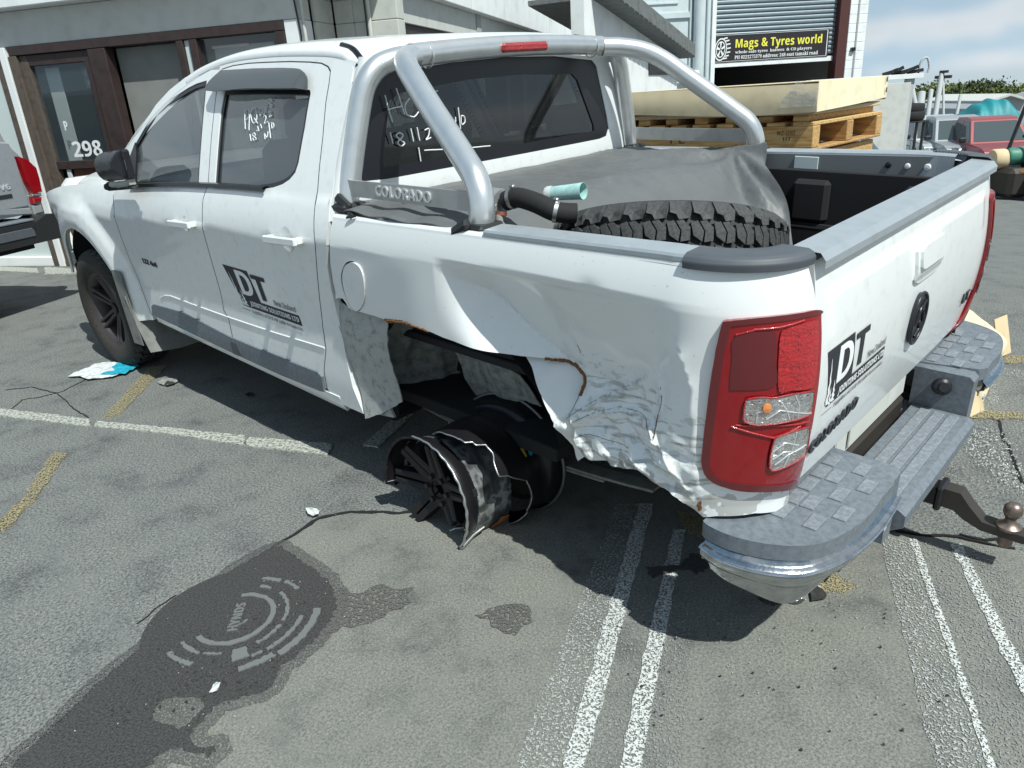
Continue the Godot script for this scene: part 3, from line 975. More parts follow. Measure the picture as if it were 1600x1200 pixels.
	sheet("worn_paint", rough(V2(P2([-0.876,2.681,-0.967,3.248,-1.001,3.16,-0.944,2.598])), 0.03, 0.01, 46), 0.003, mat["worn_grey"])
	sheet("tyre_scuff", rough(V2(P2([-0.706,-0.684,-0.776,-0.606,-0.785,-0.523,-0.853,-0.478,-0.869,-0.528,-0.849,-0.613,-0.82,-0.602,-0.782,-0.654,-0.751,-0.716])), 0.012, 0.008, 47), 0.0079, mat["tar"])
	sheet("tyre_scuff", rough(V2(P2([-1.043,-0.597,-1.096,-0.517,-1.136,-0.496,-1.151,-0.545,-1.079,-0.61])), 0.012, 0.008, 48), 0.0079, mat["tar"])

# ---------------------------------------------------------------- buildings

func wall_box(called: String, x0: float, x1: float, y0: float, y1: float, z0: float, z1: float, m: Material, parent: Node3D, ch := 0.004) -> MeshInstance3D:
	var mb := MB.new()
	mb.box(v3(x0 + x1, y0 + y1, z0 + z1) * 0.5, v3(absf(x1 - x0), absf(y1 - y0), absf(z1 - z0)), Basis.IDENTITY, ch)
	return put(called, mb, m, parent)

func build_shop() -> void:
	var A := Transform3D(Basis(v3(-0.87,0,0.492), Vector3.UP, v3(-0.492,0,-0.87)), v3(4.07,0,1.897))
	var s := thing("shop_building", "white and grey shop with brown framed glass doors behind the ute", "building", "", A)
	# --- front with the doors; x runs to the corner at 0, z points at the viewer
	wall_box("fascia", -9.0, 0.15, 2.52, 3.6, -0.2, 0.17, mat["white_wall"], s, 0.01)
	wall_box("bulkhead", -9.0, -0.52, 2.21, 2.516, -0.25, 0.0, mat["grey_wall"], s)
	wall_box("roof", -9.0, 0.1, 3.4, 3.5, -9.0, -0.21, mat["corrugated"], s)
	# room behind
	wall_box("floor", -9.0, -0.3, -0.1, 0.02, -4.0, -0.02, mat["room_grey"], s)
	wall_box("back_wall", -9.0, 0.0, 0.0, 3.39, -4.2, -4.0, mat["room_grey"], s)
	wall_box("ceiling", -9.0, -0.3, 2.53, 2.6, -3.99, -0.26, mat["room_grey"], s)
	wall_box("side_wall", -9.2, -9.0, 0.0, 3.39, -4.2, 0.0, mat["room_grey"], s)
	wall_box("partition", -2.598, -1.802, 0.07, 2.12, -0.16, -0.13, mat["curtain"], s)
	wall_box("partition", -3.9, -3.2, 0.02, 2.5, -2.2, -2.1, mat["room_pale"], s)
	# frames
	var bf: Material = mat["brown_frame"]
	var wf: Material = mat["weathered_frame"]
	wall_box("door_head", -3.74, -0.66, 2.125, 2.205, -0.10, 0.02, bf, s)
	wall_box("post", -3.845, -3.765, 0.0, 2.205, -0.10, 0.035, mat["white_wall"], s)
	wall_box("frame", -3.93, -3.849, 0.0, 2.205, -0.10, 0.02, wf, s)
	wall_box("frame", -3.761, -3.66, 0.0, 2.12, -0.10, 0.022, wf, s)
	wall_box("mullion", -2.80, -2.60, 0.0, 2.12, -0.10, 0.022, bf, s)
	wall_box("mullion", -1.80, -1.73, 0.0, 2.12, -0.10, 0.02, bf, s)
	wall_box("mullion", -1.66, -1.58, 0.0, 2.12, -0.10, 0.022, bf, s)
	wall_box("mullion", -0.755, -0.66, 0.0, 2.12, -0.10, 0.022, bf, s)
	wall_box("threshold", -3.76, -0.66, 0.0, 0.06, -0.12, 0.03, wf, s)
	wall_box("window_sill", -1.58, -0.755, 0.78, 0.86, -0.10, 0.024, bf, s)
	wall_box("wall_panel", -1.58, -0.755, 0.06, 0.78, -0.06, -0.01, mat["grey_wall"], s)
	wall_box("wall_panel", -1.73, -1.66, 0.06, 2.12, -0.06, -0.01, mat["room_pale"], s)
	wall_box("jamb", -0.656, -0.515, 0.0, 2.205, -0.25, 0.01, mat["white_wall"], s)
	wall_box("window", -1.58, -0.755, 0.86, 2.125, -0.05, -0.044, mat["clear_glass"], s, 0.0)
	wall_box("notice_board", -1.54, -0.90, 1.0, 2.06, -0.2, -0.18, mat["room_pale"], s)
	wall_box("light_fitting", -1.55, -1.15, 2.04, 2.065, -0.175, -0.16, mat["print_white"], s)
	# the door leaf: glass above, rusty panels below
	var d := wall_box("door", -3.655, -3.56, 0.06, 2.12, -0.08, -0.01, wf, s)
	wall_box("stile", -2.89, -2.802, 0.06, 2.12, -0.08, -0.012, bf, d)
	wall_box("rail", -3.56, -2.89, 2.02, 2.12, -0.08, -0.012, bf, d)
	wall_box("rail", -3.56, -2.89, 1.02, 1.10, -0.075, -0.014, bf, d)
	wall_box("rail", -3.56, -2.89, 0.68, 0.79, -0.08, 0.012, wf, d)
	wall_box("glass", -3.56, -2.89, 1.10, 2.02, -0.05, -0.044, mat["clear_glass"], d, 0.0)
	wall_box("lower_panel", -3.40, -2.89, 0.79, 1.02, -0.06, -0.05, mat["rust_panel"], d, 0.0)
	wall_box("lower_panel", -3.56, -2.89, 0.06, 0.68, -0.06, -0.05, mat["rust_panel"], d, 0.0)
	wall_box("brace", -3.47, -3.43, 0.06, 0.68, -0.05, -0.03, mat["pale_wall"], d)
	wall_box("brace", -3.47, -3.42, 0.79, 1.02, -0.05, -0.03, mat["pale_wall"], d)
	wall_box("blind", -3.50, -3.33, 1.05, 2.0, -0.14, -0.13, mat["room_pale"], d)
	# a pale glazed panel left of the post
	wall_box("window", -4.9, -3.93, 0.1, 2.12, -0.05, -0.044, mat["room_pale"], s, 0.0)
	wall_box("door_head", -9.0, -3.849, 2.125, 2.205, -0.10, 0.02, bf, s)
	wall_box("wall_panel", -9.0, -4.9, 0.0, 2.2, -0.1, -0.005, mat["white_wall"], s)
	wall_box("skirting", -4.9, -3.93, 0.0, 0.1, -0.1, -0.002, mat["white_wall"], s)
	# lettering on the glass, and a notice hung inside that is seen from behind
	for q: Array in [["298", -3.33, 1.135, 0.36, 0.155], ["P", -3.36, 1.40, 0.045, 0.09]]:
		var x0: float = q[1]
		var y0: float = q[2]
		var ww: float = q[3]
		var hh: float = q[4]
		put("lettering", letters(q[0], "Droid Sans", true, 0.1, func(p: Vector2, z: float) -> Vector3: return v3(x0 + p.x * ww, y0 + p.y * hh, -0.042 + z), 0.001), mat["print_white"], d)
	wall_box("notice", -3.24, -2.97, 1.80, 2.0, -0.35, -0.34, mat["room_dark"], d)
	put("lettering", letters("WE BUY", "Droid Sans", true, 0.1, func(p: Vector2, z: float) -> Vector3: return v3(-2.99 - p.x * 0.23, 1.91 + p.y * 0.055, -0.338 + z), 0.002), mat["print_white"], d)
	for i in 3:
		wall_box("notice_picture", -3.20 + i * 0.075, -3.145 + i * 0.075, 1.83, 1.875, -0.338, -0.335, mat["print_white"], d, 0.0)
	# --- recessed corner of block work with a pipe
	var blk: Material = mat["cream_block"]
	for r in 18:
		for c in 2:
			var y0 := r * 0.2
			wall_box("block", -0.46 + c * 0.2, -0.262 + c * 0.2 + (0.0 if c == 0 else 0.25), y0, y0 + 0.197, -0.80, -0.62, blk, s, 0.006)
		wall_box("block", -0.512, -0.47, r * 0.2, r * 0.2 + 0.197, -0.616, -0.26, blk, s, 0.006)
	var mb := MB.new()
	mb.tube(V3([v3(-0.09, 0.0, -0.59), v3(-0.09, 3.3, -0.59)]), 0.022, 12)
	put("conduit", mb, blk, s)
	mb = MB.new()
	mb.tube(V3([v3(-0.475, 0.4, -0.02), v3(-0.475, 2.6, -0.02)]), 0.016, 10)
	put("drain_pipe", mb, blk, s)
	mb = MB.new()
	mb.tube(spline3(V3([v3(-0.40, 2.50, -0.6), v3(-0.3, 2.47, -0.6), v3(-0.15, 2.55, -0.59), v3(-0.11, 2.50, -0.56), v3(-0.11, 2.0, -0.56)])), 0.008, 8)
	put("cable", mb, mat["gloss_black"], s)
	mb = MB.new()
	mb.tube(spline3(V3([v3(-0.50, 2.9, 0.0), v3(-0.515, 2.4, 0.02), v3(-0.50, 2.0, 0.02), v3(-0.60, 1.75, 0.03)])), 0.009, 8)
	put("cable", mb, mat["gloss_black"], s)
	# --- side of the shop, running away to the right: own axes, x away from the corner
	var B := Transform3D(Basis(A.basis.z * -1.0, Vector3.UP, A.basis.x), Vector3.ZERO)
	var side := Node3D.new()
	_name(side, "side_wing", s)
	side.transform = A.affine_inverse() * Transform3D(B.basis, A.origin)
	var L := 13.0
	wall_box("fascia", 0.17, L, 2.52, 3.7, -0.3, 0.09, mat["white_wall"], side, 0.01)
	wall_box("bulkhead", 0.64, L, 2.23, 2.516, -0.3, -0.02, mat["grey_wall"], side)
	wall_box("window_head", 0.64, L, 2.11, 2.226, -0.28, -0.05, bf, side)
	for i in 9:
		var x0 := 0.64 + i * 1.25
		wall_box("mullion", x0, x0 + 0.09, 0.9, 2.105, -0.28, -0.07, bf, side)
		wall_box("window", x0 + 0.09, x0 + 1.25, 0.9, 2.105, -0.2, -0.19, mat["tint_glass"], side, 0.0)
	wall_box("wall", 0.64, L, 0.0, 0.9, -0.3, -0.05, mat["cream_block"], side)
	wall_box("end_wall", L, L + 0.1, -0.6, 3.4, -4.0, 0.06, mat["white_wall"], side)
	for i in 5:
		mb = MB.new()
		mb.tube(V3([v3(1.7 + i * 1.75, 2.52, 0.093), v3(1.7 + i * 1.75, 3.68, 0.093)]), 0.006, 6)
		put("sheet_joint", mb, mat["grey_wall"], side)
	# --- the next block along: white wall, dark window and a ribbed roof edge sloping down
	var p1: Vector3 = P3([5.469,0.446,7.287])[0]
	var p2: Vector3 = P3([6.81,0.005,11.756])[0]
	p1.y = 0.0
	p2.y = 0.0
	var dx := (p2 - p1).normalized()
	var N := thing("side_building", "white wall with a dark window under a ribbed grey roof edge", "building", "", Transform3D(Basis(dx, Vector3.UP, dx.cross(Vector3.UP)), p1))
	var inv := N.transform.affine_inverse()
	var e0: Vector3 = inv * P3([5.972,2.679,8.017])[0]
	var e1: Vector3 = inv * P3([7.274,1.98,12.383])[0]
	var len := (p2 - p1).length()
	var slope := (e1.y - e0.y) / len
	mb = MB.new()
	mb.prism(V2([v2(-0.5, -1.5), v2(len, -1.5), v2(len, e1.y + 0.1), v2(-0.5, e0.y + 0.1 - slope * 0.5)]), 0.2, Transform3D(Basis(), v3(0, 0, -0.2)))
	put("wall", mb, mat["white_wall"], N)
	var w0: Vector3 = inv * P3([6.584,2.206,9.718])[0]
	var w1: Vector3 = inv * P3([7.019,1.778,11.468])[0]
	wall_box("window", w0.x, w1.x - 0.1, w1.y - 0.1, w0.y - 0.25, 0.002, 0.02, mat["gloss_black"], N)
	var k := 20
	for i in k:
		# each rib of the roof edge
		var x0 := -0.2 + (len + 0.25) * i / k
		var x1 := -0.2 + (len + 0.25) * (i + 1) / k
		mb = MB.new()
		mb.prism(V2([v2(x0, e0.y + slope * x0), v2(x1 - 0.02, e0.y + slope * x1), v2(x1 - 0.02, e0.y + slope * x1 + 0.26), v2(x0, e0.y + slope * x0 + 0.26)]), 0.45, Transform3D(Basis(), v3(0, 0, -0.1)), 0.02)
		put("roof_rib", mb, mat["corrugated"], N)
	mb = MB.new()
	mb.prism(V2([v2(0.0, e0.y + 0.05), v2(len, e1.y + 0.05), v2(len, e1.y + 0.12), v2(0.0, e0.y + 0.12)]), 1.0, Transform3D(Basis(), v3(0, 0, -1.1)))
	put("roof", mb, mat["corrugated"], N)
	wall_box("end_wall", len - 0.15, len - 0.01, -1.5, e1.y + 0.02, -4.1, -0.21, mat["white_wall"], N)

func build_tyre_shop() -> void:
	var X := Transform3D(Basis(v3(-0.616,0,0.788), Vector3.UP, v3(-0.788,0,-0.616)), v3(7.6,0,14.642))
	var s := thing("tyre_shop_building", "tall pale building with a half open roller door under a black sign", "building", "", X)
	var pw: Material = mat["pale_wall"]
	var sc := 17.0 / 18.0
	# measured on the wall: door opening between x 0 and 3.2
	var o: Array = P2([-0.032,1.819,3.006,1.783,-0.03,3.252,3.346,1.42,3.719,1.399,3.693,3.093,-1.194,2.509,-0.168,2.458,-0.481,2.474])
	var xl: float = 0.0
	var xr_: float = o[3].x
	var yb: float = o[0].y
	wall_box("wall", -9.0, -0.08, -1.6, 6.5, -0.3, 0.0, pw, s)
	wall_box("wall", -0.08, xr_ + 0.3, 3.75, 6.5, -0.3, 0.0, pw, s)
	wall_box("jamb", -0.08, 0.02, -1.6, 3.75, -0.3, 0.05, mat["white_wall"], s)
	wall_box("jamb", xr_ - 0.24, xr_, -1.6, 3.75, -0.3, 0.02, mat["maroon"], s)
	for r in 40:
		wall_box("block", xr_ + 0.004, o[4].x + 0.09, -1.6 + r * 0.2, -1.4 + r * 0.2 - 0.004, -0.3, 0.03, mat["white_wall"], s, 0.008)
	wall_box("side_wall", o[4].x - 0.2, o[4].x + 0.06, -1.6, 6.4, -9.0, -0.31, mat["white_wall"], s)
	# wall trim and pipes
	var t: Array = P2([-1.81,2.858,-0.434,2.914,-0.507,3.272,-0.455,1.675])
	wall_box("wall_band", -9.0, -0.62, t[1].y, t[1].y + 0.12, 0.0, 0.05, pw, s)
	wall_box("wall_band", -9.0, -0.9, t[1].y + 0.3, t[1].y + 0.34, 0.0, 0.03, pw, s)
	for q: Array in [[-0.42, 0.13, 0.12], [-0.19, 0.05, 0.05], [-0.60, 0.03, 0.03]]:
		var mb := MB.new()
		mb.tube(V3([v3(q[0], -1.5, q[2]), v3(q[0], 6.0, q[2])]), q[1], 16)
		put("down_pipe", mb, pw, s)
	var mb2 := MB.new()
	mb2.tube(V3([v3(-1.1, 1.72, 0.2), v3(-0.45, 1.72, 0.2)]), 0.07, 14)
	put("overflow_pipe", mb2, mat["white_wall"], s)
	mb2 = MB.new()
	mb2.tube(V3([v3(xr_ + 0.22, -1.0, 0.06), v3(xr_ + 0.22, 6.0, 0.06)]), 0.014, 8)
	put("conduit", mb2, mat["grey_wall"], s)
	wall_box("junction_box", xr_ + 0.10, xr_ + 0.2, 2.0, 2.08, 0.03, 0.10, mat["gloss_black"], s)
	# roller door: one curved slat above the other
	var pitch := 0.098
	for i in 14:
		mb2 = MB.new()
		var pr := PackedVector2Array()
		for j in 7:
			var a := PI * j / 6.0
			pr.append(v2(0.030 * sin(a), -pitch * 0.5 * cos(a) * 0.96))
		pr.append(v2(-0.012, pitch * 0.48))
		pr.append(v2(-0.012, -pitch * 0.48))
		mb2.prism(pr, xr_ - 0.28, Transform3D(Basis(v3(0, 0, 1), v3(0, 1, 0), v3(1, 0, 0)), v3(0.03, yb + 0.16 + pitch * (i + 0.5), -0.16)))
		put("roller_door_slat", mb2, mat["shutter"], s)
	wall_box("door_bottom_rail", 0.03, xr_ - 0.26, yb, yb + 0.11, -0.19, -0.11, mat["white_wall"], s)
	# room behind the half open door
	wall_box("floor", -0.2, xr_ + 0.2, -1.3, -1.2, -8.0, -0.3, mat["room_grey"], s)
	wall_box("back_wall", -0.3, xr_ + 0.3, -1.6, 6.0, -8.2, -8.0, mat["room_dark"], s)
	wall_box("inner_wall", -0.4, -0.2, -1.6, 6.0, -8.0, -0.31, mat["room_dark"], s)
	wall_box("inner_wall", xr_ + 0.1, xr_ + 0.2, -1.6, 6.0, -8.0, -0.31, mat["room_dark"], s)
	wall_box("roof", -9.0, o[4].x + 0.06, 6.41, 6.5, -9.0, -0.31, mat["corrugated"], s)
	# the sign banner
	var q: Array = P2([0.001,2.545,2.92,2.52,2.945,1.892,-0.013,1.95])
	var sg := thing("sign_banner", "black banner with yellow and white lettering hung on the roller door", "sign", "", X * Transform3D(Basis(), v3(0, 0, -0.10)))
	mb2 = MB.new()
	var w: float = q[1].x - q[0].x
	var x0: float = q[0].x + 0.02
	var y0: float = (q[3].y + q[2].y) * 0.5
	var h: float = (q[0].y + q[1].y) * 0.5 - y0
	mb2.box(v3(x0 + w * 0.5, y0 + h * 0.5, 0), v3(w, h, 0.012))
	put("banner", mb2, mat["sign_black"], sg)
	for e: Array in [[0.5, 0.965, 0.97, 0.012], [0.5, 0.035, 0.97, 0.012], [0.013, 0.5, 0.006, 0.93], [0.985, 0.5, 0.006, 0.93]]:
		mb2 = MB.new()
		mb2.box(v3(x0 + w * e[0], y0 + h * e[1], 0.007), v3(w * e[2], h * e[3], 0.004), Basis.IDENTITY, 0.0)
		put("border_line", mb2, mat["maroon"] if false else mat["sticker_yellow"] if false else mat["print_white"], sg)
	for e: Array in [["Mags & Tyres world", "Droid Sans", true, 0.19, 0.40, 0.75, 0.42, "sign_yellow"], ["whole sale tyres  batters  & CD players", "Droid Serif", true, 0.19, 0.265, 0.665, 0.135, "print_white"], ["PH 0221275379 address: 248 east tamaki road", "Droid Serif", true, 0.187, 0.095, 0.725, 0.135, "print_white"]]:
		var lx: float = x0 + w * float(e[3])
		var ly: float = y0 + h * float(e[4])
		var lw: float = w * float(e[5])
		var lh: float = h * float(e[6])
		put("lettering", letters(e[0], e[1], e[2], 0.1, func(p: Vector2, z: float) -> Vector3: return v3(lx + p.x * lw, ly + p.y * lh, 0.0065 + z), 0.004), mat[e[7]], sg)
	# the wheel emblem: a tyre seen at an angle with five spokes
	mb2 = MB.new()
	var ec := v2(x0 + w * 0.065, y0 + h * 0.47)
	var er := h * 0.40
	var flatx := Transform3D(Basis(v3(0.62, 0.1, 0), v3(0, 1, 0), v3(0, 0, 1)), v3(ec.x, ec.y, 0.0065))
	for rr: Array in [[0.88, 1.0], [0.62, 0.72]]:
		for i in 36:
			var a := TAU * i / 36.0
			var b := TAU * (i + 1) / 36.0
			mb2.prism(V2([Vector2.from_angle(a) * er * rr[0], Vector2.from_angle(b) * er * rr[0], Vector2.from_angle(b) * er * rr[1], Vector2.from_angle(a) * er * rr[1]]), 0.003, flatx)
	for i in 5:
		var a := TAU * i / 5.0 + 0.3
		mb2.prism(V2([Vector2.from_angle(a - 0.5) * er * 0.12, Vector2.from_angle(a - 0.2) * er * 0.63, Vector2.from_angle(a + 0.2) * er * 0.63, Vector2.from_angle(a + 0.5) * er * 0.12]), 0.003, flatx)
	for i in 7:
		var a := -1.1 + 2.2 * i / 6.0
		var c := v2(ec.x + er * 0.62 * cos(a) * 1.05, ec.y + er * sin(a))
		mb2.prism(V2([c, c + v2(er * 0.38, er * 0.06), c + v2(er * 0.36, er * 0.17), c + v2(0, er * 0.12)]), 0.003, Transform3D(Basis(), v3(0, 0, 0.0065)))
	put("wheel_emblem", mb2, mat["print_white"], sg)


# ---------------------------------------------------------------- the ute: own axes, x forward, y up, z to its right

func yc(x: float) -> float:
	return 1.135 - 0.0235 * x - 0.0105 * x * x

func belt(x: float) -> float:
	return 1.255 if x < 0.55 else 1.255 - 0.010 * (x - 0.55) - 0.026 * (x - 0.55) * (x - 0.55)

# half width of the sound body side
func hw(x: float, y: float) -> float:
	var w := y - yc(x)
	if w >= 0.0:
		return 0.938 - 0.12 * w - 1.2 * w * w
	w = -w
	return 0.938 - 0.13 * minf(w, 0.32) - 0.004 * smoothstep(0.32, 0.37, w) - 0.01 * smoothstep(0.54, 0.72, w)

func cab_w(x: float, y: float) -> float:
	var b := belt(x)
	if y <= b:
		return hw(x, y)
	var w := y - b
	return hw(x, b) - 0.004 * smoothstep(0.0, 0.02, w) - 0.40 * w - 0.10 * w * w

func fender_w(x: float, y: float) -> float:
	var z := hw(minf(x, 2.6), y)
	var d := v2(x - 3.096, (y - 0.43) * 0.92).length()
	z += 0.040 * smoothstep(0.62, 0.50, d) + 0.012 * smoothstep(0.52, 0.46, d)
	if x > 3.35:
		z -= 0.30 * pow(x - 3.35, 2.0)
	z -= 0.35 * pow(maxf(0.0, y - 1.06), 1.3)
	return z

func rear_x(y: float) -> float:
	return -1.135 - 0.045 * maxf(0.0, sin(PI * clampf((y - 0.66) / 0.6, 0.0, 1.0) * 0.9 + 0.25))

# the same without the undercut, for the stretch that was struck
func hwq(s: float, y: float) -> float:
	var z := hw(s, y)
	if y < yc(s):
		z = lerpf(z, 0.938 - 0.03 * smoothstep(0.5, 0.72, yc(s) - y), smoothstep(0.30, -0.12, s))
	return z

# the rear quarter: s runs back along the side and round the corner to the tailgate
func quarter(s: float, y: float) -> Vector3:
	if s >= -0.90:
		return v3(s, y, -hwq(s, y))
	var th := (-0.90 - s) / 0.33 * PI * 0.5
	return v3(-0.90 - (-0.90 - rear_x(y)) * sin(th), y, -0.745 - (hwq(-0.90, y) - 0.745) * cos(th))

func table(x: float, xs: Array, ys: Array) -> float:
	# smooth look-up; xs falls
	if x >= xs[0]:
		return ys[0]
	for i in xs.size() - 1:
		if x >= xs[i + 1]:
			return cubic_interpolate(ys[i], ys[i + 1], ys[maxi(i - 1, 0)], ys[mini(i + 2, xs.size() - 1)], (xs[i] - x) / (xs[i] - xs[i + 1]))
	return ys[ys.size() - 1]

var fold_lines: Array = []
const VS := [-0.10, -0.18, -0.26, -0.37, -0.47, -0.55, -0.65, -0.75, -0.85, -0.93, -1.02]
const VY := [1.12, 1.09, 1.05, 0.965, 0.905, 0.87, 0.85, 0.86, 0.90, 0.97, 1.05]
const VD := [0.0, 0.030, 0.095, 0.122, 0.134, 0.140, 0.138, 0.118, 0.072, 0.020, 0.0]

# how far the crushed panel stands out (+) or in (-) of its old place
func dent(s: float, y: float) -> float:
	var yv := table(s, VS, VY)
	var dv := table(s, VS, VD)
	var yt := yc(s) + 0.018
	var d := 0.0
	if y >= yt:
		d = 0.0
	elif y >= yv:
		var t := (yt - y) / (yt - yv)
		d = -dv * (1.0 - pow(1.0 - t, 1.25))
	else:
		var up := smoothstep(-0.02, 0.19, yv - y)
		var back := lerpf(1.05, 0.50, smoothstep(-0.42, -0.62, s))
		d = -dv * (1.0 - up * back)
	# small hard dent at the apex of the crease
	d -= 0.006 * exp(-(pow(s + 0.675, 2.0) / 0.0012 + pow(y - 1.15, 2.0) / 0.0006))
	# buckles round the fuel lid and front end
	d += 0.006 * sin(s * 17.0 + y * 9.0) * smoothstep(1.12, 1.0, y) * smoothstep(-0.15, 0.1, s) * 0.6
	# folded sheet low down behind the wheel: flat facets that meet in sharp creases
	var q := v2(s, y)
	var zone := smoothstep(-0.50, -0.60, s) * smoothstep(-1.02, -0.93, s) * smoothstep(0.86, 0.78, y - 0.12 * (s + 0.8))
	if zone > 0.0:
		var c := 0.0
		for f: Array in [[3.1, 9.5, 0.1, 0.016], [-5.2, 12.0, 0.55, 0.011], [11.0, 5.0, 0.3, 0.008], [-9.0, 17.0, 0.8, 0.006], [17.0, -6.0, 0.2, 0.004]]:
			var k := fposmod(s * float(f[0]) + y * float(f[1]) + 0.35 * sin(s * 9.0 + y * 4.0) + float(f[2]), 1.0)
			c += float(f[3]) * (1.0 - 2.0 * absf(k - 0.5)) 
		d += (c - 0.02) * zone
	for f: Array in fold_lines:
		var best := 1e9
		var sgn := 1.0
		var p: Array = f[0]
		for i in p.size() - 1:
			var a: Vector2 = p[i]
			var b: Vector2 = p[i + 1]
			var c := Geometry2D.get_closest_point_to_segment(q, a, b)
			var l := c.distance_to(q)
			if l < best:
				best = l
				sgn = signf((b - a).cross(q - a))
		if best < 0.14:
			var w: float = f[2] if sgn < 0.0 else f[3]
			d += float(f[1]) * exp(-best / w)
	return d

func crushed(q: Vector2) -> Vector3:
	var e := 0.004
	var p := quarter(q.x, q.y)
	var m := (quarter(q.x + e, q.y) - p).cross(quarter(q.x, q.y + e) - p).normalized()
	if m.dot(v3(-0.3, 0, -1)) < 0.0:
		m = -m
	return p + m * dent(q.x, q.y)

func sound(q: Vector2) -> Vector3:
	return quarter(q.x, q.y)

func mirrored(fn: Callable) -> Callable:
	return func(q: Vector2) -> Vector3:
		var p: Vector3 = fn.call(q)
		return v3(p.x, p.y, -p.z)

func proud(fn: Callable, hint: Vector3, d: float) -> Callable:
	# the same surface moved out by d
	return func(q: Vector2) -> Vector3:
		var e := 0.003
		var p: Vector3 = fn.call(q)
		var pu: Vector3 = fn.call(q + v2(e, 0))
		var pv: Vector3 = fn.call(q + v2(0, e))
		var m := (pu - p).cross(pv - p).normalized()
		return p + (m if m.dot(hint) > 0.0 else -m) * d

func shrunk(p: PackedVector2Array, d: float) -> PackedVector2Array:
	var o := Geometry2D.offset_polygon(p, -d, Geometry2D.JOIN_MITER)
	return o[0] if o.size() else p

func strip(mb: MB, a: PackedVector3Array, b: PackedVector3Array, out: Vector3) -> void:
	for i in a.size() - 1:
		mb.quad(a[i], a[i + 1], b[i + 1], b[i], out)

func seg(mb: MB, p: Array, fn: Callable, r: float, sides := 8, k := 5) -> void:
	# a thin bead that follows a surface along a path of surface places
	var pts := PackedVector3Array()
	for i in p.size() - 1:
		var a: Vector2 = p[i]
		var b: Vector2 = p[i + 1]
		for j in k:
			pts.append(fn.call(a.lerp(b, float(j) / k)))
	pts.append(fn.call(p[p.size() - 1]))
	mb.tube(pts, r, sides)

func build_wheel(ute: Node3D, c: Vector3, sg: float, steer: float) -> void:
	# a road wheel; sg -1 for the left side
	var w := Node3D.new()
	_name(w, "wheel", ute)
	w.transform = Transform3D(Basis(Vector3.UP, steer) * Basis(v3(1, 0, 0), v3(0, 0, sg), v3(0, 1, 0)), c)
	# local axes: y points out of the wheel face
	var mb := MB.new()
	var R := 0.372
	mb.lathe(V2([v2(0.225, -0.12), v2(0.262, -0.135), v2(0.32, -0.135), v2(0.350, -0.122), v2(R - 0.012, -0.105), v2(R - 0.010, 0.105), v2(0.350, 0.122), v2(0.318, 0.135), v2(0.262, 0.132), v2(0.240, 0.118), v2(0.228, 0.10)]), Transform3D.IDENTITY, 64)
	var tyre := put("tyre", mb, mat["dusty_rubber"], w)
	mb = MB.new()
	var nb := 34
	for i in nb:
		for row in 5:
			var a := TAU * (i + 0.5 * (row % 2)) / nb
			var y := -0.096 + 0.048 * row
			var er := v3(cos(a), 0, sin(a))
			var et := v3(-sin(a), 0, cos(a))
			var skew := 0.35 if row % 2 == 0 else -0.35
			var out := er
			var rr := R - 0.004
			if row == 0 or row == 4:
				rr = R - 0.009
				out = (er + v3(0, -0.45 if row == 0 else 0.45, 0)).normalized()
			var by := (Vector3.UP - out * out.y).normalized()
			by = by.rotated(out, skew)
			mb.box(er * rr + v3(0, y, 0), v3(0.014, 0.040, 0.052), Basis(out, by, out.cross(by)), 0.003)
	put("tread", mb, mat["tread_rubber"], w)
	# rim: barrel, lip, six split spokes, nuts
	mb = MB.new()
	mb.lathe(V2([v2(0.205, -0.10), v2(0.195, 0.02), v2(0.208, 0.085), v2(0.221, 0.10), v2(0.238, 0.112), v2(0.240, 0.104), v2(0.232, 0.095)]), Transform3D.IDENTITY, 56)
	mb.lathe(V2([v2(0.0, -0.02), v2(0.2, -0.03)]), Transform3D.IDENTITY, 32)
	put("rim", mb, mat["brown_wheel"], w)
	for i in 6:
		var a := TAU * i / 6.0 + 0.42
		mb = MB.new()
		for k: float in [-1.0, 1.0]:
			var e0 := v3(cos(a + 0.26 * k), 0, sin(a + 0.26 * k)) * 0.05
			var e1 := v3(cos(a + 0.10 * k), 0, sin(a + 0.10 * k)) * 0.222
			mb.beam(e0 + v3(0, 0.036, 0), e1 + v3(0, 0.084, 0), 0.021, 0.036, Vector3.UP, 0.005)
		put("spoke", mb, mat["brown_wheel"], w)
	mb = MB.new()
	mb.lathe(V2([v2(0.075, 0.0), v2(0.073, 0.044), v2(0.060, 0.054), v2(0.035, 0.056), v2(0.033, 0.066), v2(0.0, 0.070)]), Transform3D.IDENTITY, 32)
	put("hub", mb, mat["dark_wheel"], w)

